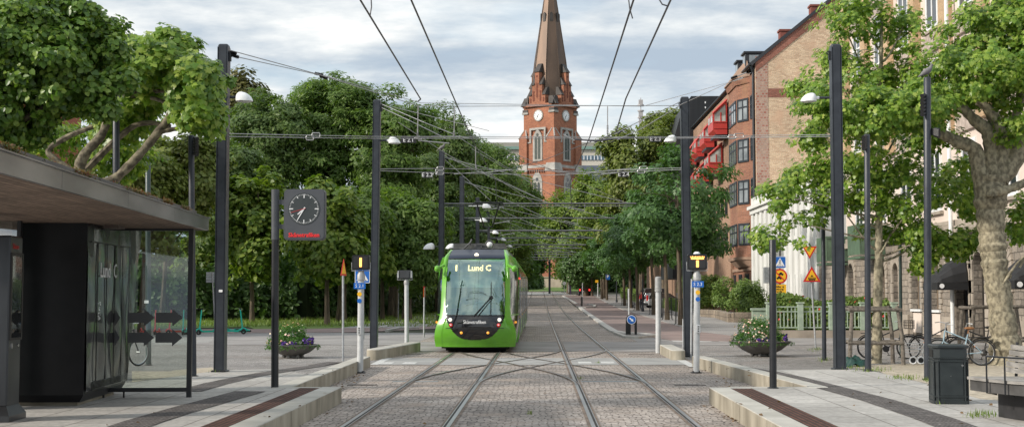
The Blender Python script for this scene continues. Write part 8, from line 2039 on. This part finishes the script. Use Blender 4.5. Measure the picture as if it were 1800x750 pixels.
for lbl, pts in (('upper strand of the cross cable with the E 2.2 and E 2.4 signs', [sp(668, 297, bB.y), sp(770, 296, 43), sp(860, 298, 45), sp(1040, 302, 45), sp(1130, 297, 44), sp(1198, 295, bC.y)]), ('lower strand of the cross cable with the E 2.2 and E 2.4 signs', [sp(668, 300, bB.y), sp(770, 304, 43), sp(850, 305, 45), sp(960, 308, 45), sp(1130, 301, 44), sp(1198, 298, bC.y)]),
                  ('upper diagonal stay from the S 2.1 mast down to the E 2.1 sign', [sp(668, 182, bB.y), sp(745, 215, YS), sp(800, 237, YS)]), ('lower diagonal stay from the S 2.1 mast down to the E 2.1 sign', [sp(668, 188, bB.y), sp(720, 212, YS), sp(785, 244, YS)]),
                  ('upper diagonal stay from the T signal mast down to the rightmost wire', [sp(1198, 178, bC.y), sp(1100, 225, YS), sp(1080, 236, YS)]), ('lower diagonal stay from the T signal mast toward the E 2.3 sign', [sp(1198, 184, bC.y), sp(1130, 225, YS), sp(1085, 246, YS)]),
                  ('dark cable crossing diagonally in front of the church belfry', [sp(1046, 246, 38), sp(960, 280, 46), sp(900, 296, 52)]), ('thin dark stay passing across the church below the belfry', [sp(890, 278, 60), sp(975, 300, 60), sp(1030, 316, 60)]),
                  ('heavy twin tube of the E 2.3 assembly right of the church', [sp(1010, 245, 37.6), sp(1046, 246, 37.6), sp(1100, 242, 37.6), sp(1160, 240, 37.6)])):
    wire(lbl, pts, .011, 'stay_cable' if 'stay' in lbl or 'diagonal' in lbl else 'span_wire', m=M_WIRE if 'dark' in lbl or 'heavy' in lbl else M_WIREL)
# fan of pull-off wires from the first masts over the tracks
fan = [((782, 270, 67.5), (940, 345, 80)), ((782, 272, 67.5), (1000, 356, 67.5)), ((782, 280, 67.5), (862, 352, 67.5)), ((690, 188, 40), (860, 230, 40)), ((804, 240, 37), (975, 347, 96)), ((817, 314, 80.5), (900, 350, 80)), ((860, 250, 46), (1100, 356, 67.5)), ((770, 235, 38), (960, 330, 80)), ((830, 262, 50), (1030, 378, 80.5)), ((800, 300, 50), (905, 383, 80.5)), ((700, 215, 37), (830, 300, 56)), ((860, 305, 46), (1010, 402, 96))]
for i, (a, b) in enumerate(fan): wire(['first', 'second', 'third', 'fourth', 'fifth', 'sixth', 'seventh', 'eighth', 'ninth', 'tenth', 'eleventh', 'twelfth'][i] + ' thin pull-off wire counted from the top in the fan over the tram', [sp(*a), sp(*b)], .010 if a[2] < 60 else .014, 'pull_off_wire', m=M_WIREL, group='fan of thin wires over the tram') if i not in (1, 5, 7, 9) else None
# hangers, insulator assemblies and section signs
def section_sign(s_, px, py, Y, lb_, w=28):
    c = U(px, py, Y); k = FP / Y; t = thing('section_sign', lb_ + ', reading ' + s_, 'sign', tuple(c)); mb = MB(); mb.prism(rrect(w / k, 11 / k, .02), .02, c); mb.build('sign_plate', M_SBLACK, t, world=True)
    text('lettering', s_, 9.5 / k, (c.x, c.y - .012, c.z - 3.4 / k), (1, 0, 0), (0, 0, 1), M_SWHITE, t, .001, 'CENTER', 1.05)
section_sign('E 2.1', 718, 246, 36.3, 'largest black section plate beside the left mast lamp'); section_sign('E 2.2', 751, 307, 45, 'black section plate on the lower cross cable above the tram', 19); section_sign('E 2.3', 1152, 244, 36.3, 'black section plate next to the T signal mast lamp', 23); section_sign('E 2.4', 1096, 306, 45, 'small black plate in front of the pale green trees', 18)
def assembly(label, lst, Y):
    t = thing('wire_fitting', label, 'wire fitting', sp(lst[0][0], lst[0][1], Y), 0)
    for (x0, y0, x1, y1, w, kind) in lst:
        a, b = U(x0, y0, Y), U(x1, y1, Y); mb = MB()
        if kind == 'rod': mb.tube([a, b], w, 6); mb.build('steel_rod', M_WIREL, t, world=True)
        elif kind == 'dark': mb.tube([a, b], w, 6); mb.build('steel_rod', M_WIRE, t, world=True)
        elif kind == 'loop':
            d = (b - a).normalized(); n = Vector((-d.z, 0, d.x)) * .055; mb.tube([a, a.lerp(b, .1) + n, a.lerp(b, .9) + n, b, a.lerp(b, .9) - n, a.lerp(b, .1) - n, a], .016, 5); mb.build('turnbuckle', M_WIREL, t, world=True)
        else: insul(t, a, b, w, M_WIREL if kind == 'pale' else None)
assembly('hangers and bright insulators of the E 2.1 crossing point', [(735, 186, 734, 236, .014, 'rod'), (799, 187, 798, 238, .014, 'rod'), (734, 232, 734, 240, .02, 'pale'), (798, 232, 798, 240, .02, 'pale'), (730, 241, 810, 240, .018, 'rod'), (735, 247, 790, 252, .016, 'rod'), (740, 243, 770, 238, .012, 'dark'), (805, 240, 830, 244, .012, 'rod'), (728, 243, 742, 245, .018, 'pale')], 36.3)
assembly('long bright turnbuckles on the double cross cable left of the S 2.1 mast', [(548, 238, 563, 238, .02, 'loop'), (538, 242, 552, 242, .02, 'loop')], 31)
assembly('bright turnbuckles of the E 2.2 cross cable on the first cross tube mast', [(768, 296, 780, 296, .02, 'loop'), (768, 304, 780, 304, .02, 'loop'), (836, 256, 836, 294, .014, 'rod'), (848, 304, 900, 298, .016, 'rod'), (798, 306, 850, 302, .014, 'rod'), (836, 290, 838, 298, .02, 'pale')], 44.5)
assembly('hanger and dark insulators of the E 2.3 crossing point', [(1068, 187, 1068, 238, .014, 'rod'), (1068, 220, 1068, 236, .02, 'pale'), (1012, 245, 1046, 248, .024, 'dark'), (1046, 248, 1090, 243, .024, 'dark'), (1086, 236, 1098, 226, .018, 'ins'), (1072, 244, 1100, 240, .016, 'rod'), (990, 236, 1010, 247, .018, 'rod'), (1060, 252, 1080, 248, .012, 'dark')], 37.4)
assembly('bright turnbuckles of the E 2.4 cross cable', [(1124, 296, 1138, 295, .02, 'loop'), (1120, 302, 1134, 301, .02, 'loop'), (1030, 304, 1110, 296, .018, 'rod'), (1045, 308, 1100, 302, .016, 'rod'), (960, 300, 1030, 306, .014, 'rod')], 44.5)
assembly('turnbuckles of the double cable in front of the brown brick house', [(1290, 239, 1308, 238, .02, 'loop'), (1280, 241, 1294, 240, .02, 'loop'), (1254, 241, 1276, 240, .016, 'dark')], 37)
assembly('wire ends and insulators clustered at the brick house eaves', [(1285, 138, 1296, 134, .05, 'ins'), (1296, 134, 1312, 128, .03, 'rod'), (1290, 143, 1306, 137, .03, 'rod')], 60)
assembly('insulators where the upper span cables meet above the trees', [(553, 129, 568, 132, .03, 'ins'), (562, 134, 576, 138, .03, 'ins'), (568, 133, 590, 139, .02, 'rod')], 30.5)
assembly('dark insulators just below the top of the tall left mast', [(405, 92, 416, 95, .028, 'ins'), (407, 97, 420, 101, .028, 'ins')], bA.y)

# ================================================================ WORLD, SUN, CAMERA
w = bpy.data.worlds.new('World'); SC.world = w; w.use_nodes = True; nt = w.node_tree; nt.nodes.clear(); L = nt.links
SUN_AZ, SUN_EL = R(-112), R(27)   # azimuth from the street direction, clockwise: to the left and a little behind
out = N(nt, 'ShaderNodeOutputWorld'); bg = N(nt, 'ShaderNodeBackground'); L.new(bg.outputs[0], out.inputs[0])
sky = N(nt, 'ShaderNodeTexSky'); sky.sky_type = 'NISHITA'; sky.sun_disc = False; sky.sun_elevation = SUN_EL; sky.sun_rotation = SUN_AZ; sky.air_density = 1.2; sky.dust_density = 2
sk = N(nt, 'ShaderNodeVectorMath', operation='SCALE'); sk.inputs['Scale'].default_value = .10; L.new(sky.outputs[0], sk.inputs[0])
tc = N(nt, 'ShaderNodeTexCoord'); sx = N(nt, 'ShaderNodeSeparateXYZ'); L.new(tc.outputs['Generated'], sx.inputs[0])
def M_(op, a, b=None):
    n = N(nt, 'ShaderNodeMath', operation=op)
    for i, v in enumerate((a, b)):
        if v is None: continue
        if isinstance(v, (int, float)): n.inputs[i].default_value = v
        else: L.new(v, n.inputs[i])
    return n.outputs[0]
zz = M_('ADD', M_('MAXIMUM', sx.outputs[2], 0.0), .16); cx = N(nt, 'ShaderNodeCombineXYZ')
L.new(M_('DIVIDE', sx.outputs[0], zz), cx.inputs[0]); L.new(M_('DIVIDE', sx.outputs[1], zz), cx.inputs[1])
mp = N(nt, 'ShaderNodeMapping'); mp.inputs['Scale'].default_value = (1.0, 1.35, 1); mp.inputs['Location'].default_value = (3.2, 1.7, 0); L.new(cx.outputs[0], mp.inputs[0])
n1 = N(nt, 'ShaderNodeTexNoise', i_Scale=1.15, i_Detail=9, i_Roughness=.52, i_Distortion=.25); L.new(mp.outputs[0], n1.inputs['Vector'])
n2 = N(nt, 'ShaderNodeTexNoise', i_Scale=4.2, i_Detail=9, i_Roughness=.6); L.new(mp.outputs[0], n2.inputs['Vector'])
sm = M_('ADD', M_('MULTIPLY', n1.outputs[0], .68), M_('MULTIPLY', n2.outputs[0], .32))
rmp = N(nt, 'ShaderNodeValToRGB'); e = rmp.color_ramp.elements
e[0].position = .41; e[0].color = (.39, .47, .56, 1); e[1].position = .60; e[1].color = (.93, .92, .90, 1)
for p, c in ((.46, (.47, .54, .61)), (.505, (.60, .65, .69)), (.55, (.74, .77, .78))): q = e.new(p); q.color = c4(c)
L.new(sm, rmp.inputs[0])
# blue gaps
n3 = N(nt, 'ShaderNodeTexNoise', i_Scale=1.9, i_Detail=7, i_Roughness=.5); mp3 = N(nt, 'ShaderNodeMapping'); mp3.inputs['Location'].default_value = (9, 4, 2); L.new(mp.outputs[0], mp3.inputs[0]); L.new(mp3.outputs[0], n3.inputs['Vector'])
gap = N(nt, 'ShaderNodeMapRange'); gap.inputs['From Min'].default_value = .56; gap.inputs['From Max'].default_value = .70; gap.inputs['To Max'].default_value = .45; L.new(n3.outputs[0], gap.inputs[0])
mx = N(nt, 'ShaderNodeMix', data_type='RGBA'); L.new(gap.outputs[0], mx.inputs[0]); L.new(rmp.outputs[0], mx.inputs[6])
ad = N(nt, 'ShaderNodeVectorMath', operation='ADD'); L.new(sk.outputs[0], ad.inputs[0]); ad.inputs[1].default_value = (.20, .25, .30); L.new(ad.outputs[0], mx.inputs[7])
# clouds overhead are the brighter source
br = N(nt, 'ShaderNodeMapRange'); br.inputs['From Min'].default_value = .22; br.inputs['From Max'].default_value = .9; br.inputs['To Min'].default_value = .97; br.inputs['To Max'].default_value = 1.25; L.new(sx.outputs[2], br.inputs[0])
fin = N(nt, 'ShaderNodeVectorMath', operation='SCALE'); L.new(mx.outputs[2], fin.inputs[0]); L.new(br.outputs[0], fin.inputs['Scale'])
L.new(fin.outputs[0], bg.inputs[0]); bg.inputs[1].default_value = 1.0
ld = bpy.data.lights.new('sun', 'SUN'); ld.energy = 3.3; ld.angle = R(4); ld.color = (1.0, .92, .82); lo = bpy.data.objects.new('sun', ld); COL.objects.link(lo)
sd = Vector((math.sin(SUN_AZ) * cos(SUN_EL), math.cos(SUN_AZ) * cos(SUN_EL), sin(SUN_EL))); lo.rotation_euler = sd.to_track_quat('Z', 'Y').to_euler(); lo.location = (-30, -20, 40)
cd = bpy.data.cameras.new('camera'); cam = bpy.data.objects.new('camera', cd); COL.objects.link(cam); SC.camera = cam
cd.sensor_width = 36; cd.lens = 36 * FP / 1800; cd.clip_end = 4000; cd.clip_start = .05
cam.location = CAM; cam.rotation_euler = (pi / 2 + PITCH, 0, YAW)
SC.view_settings.view_transform = 'Standard'; SC.view_settings.look = 'None'; SC.view_settings.exposure = 0.34; SC.view_settings.gamma = 1
SC.render.engine = 'CYCLES'; SC.cycles.use_denoising = True; SC.cycles.max_bounces = 8; SC.cycles.transparent_max_bounces = 16; SC.cycles.diffuse_bounces = 3; SC.cycles.glossy_bounces = 3
try: SC.cycles.denoiser = 'OPENIMAGEDENOISE'
except Exception: pass
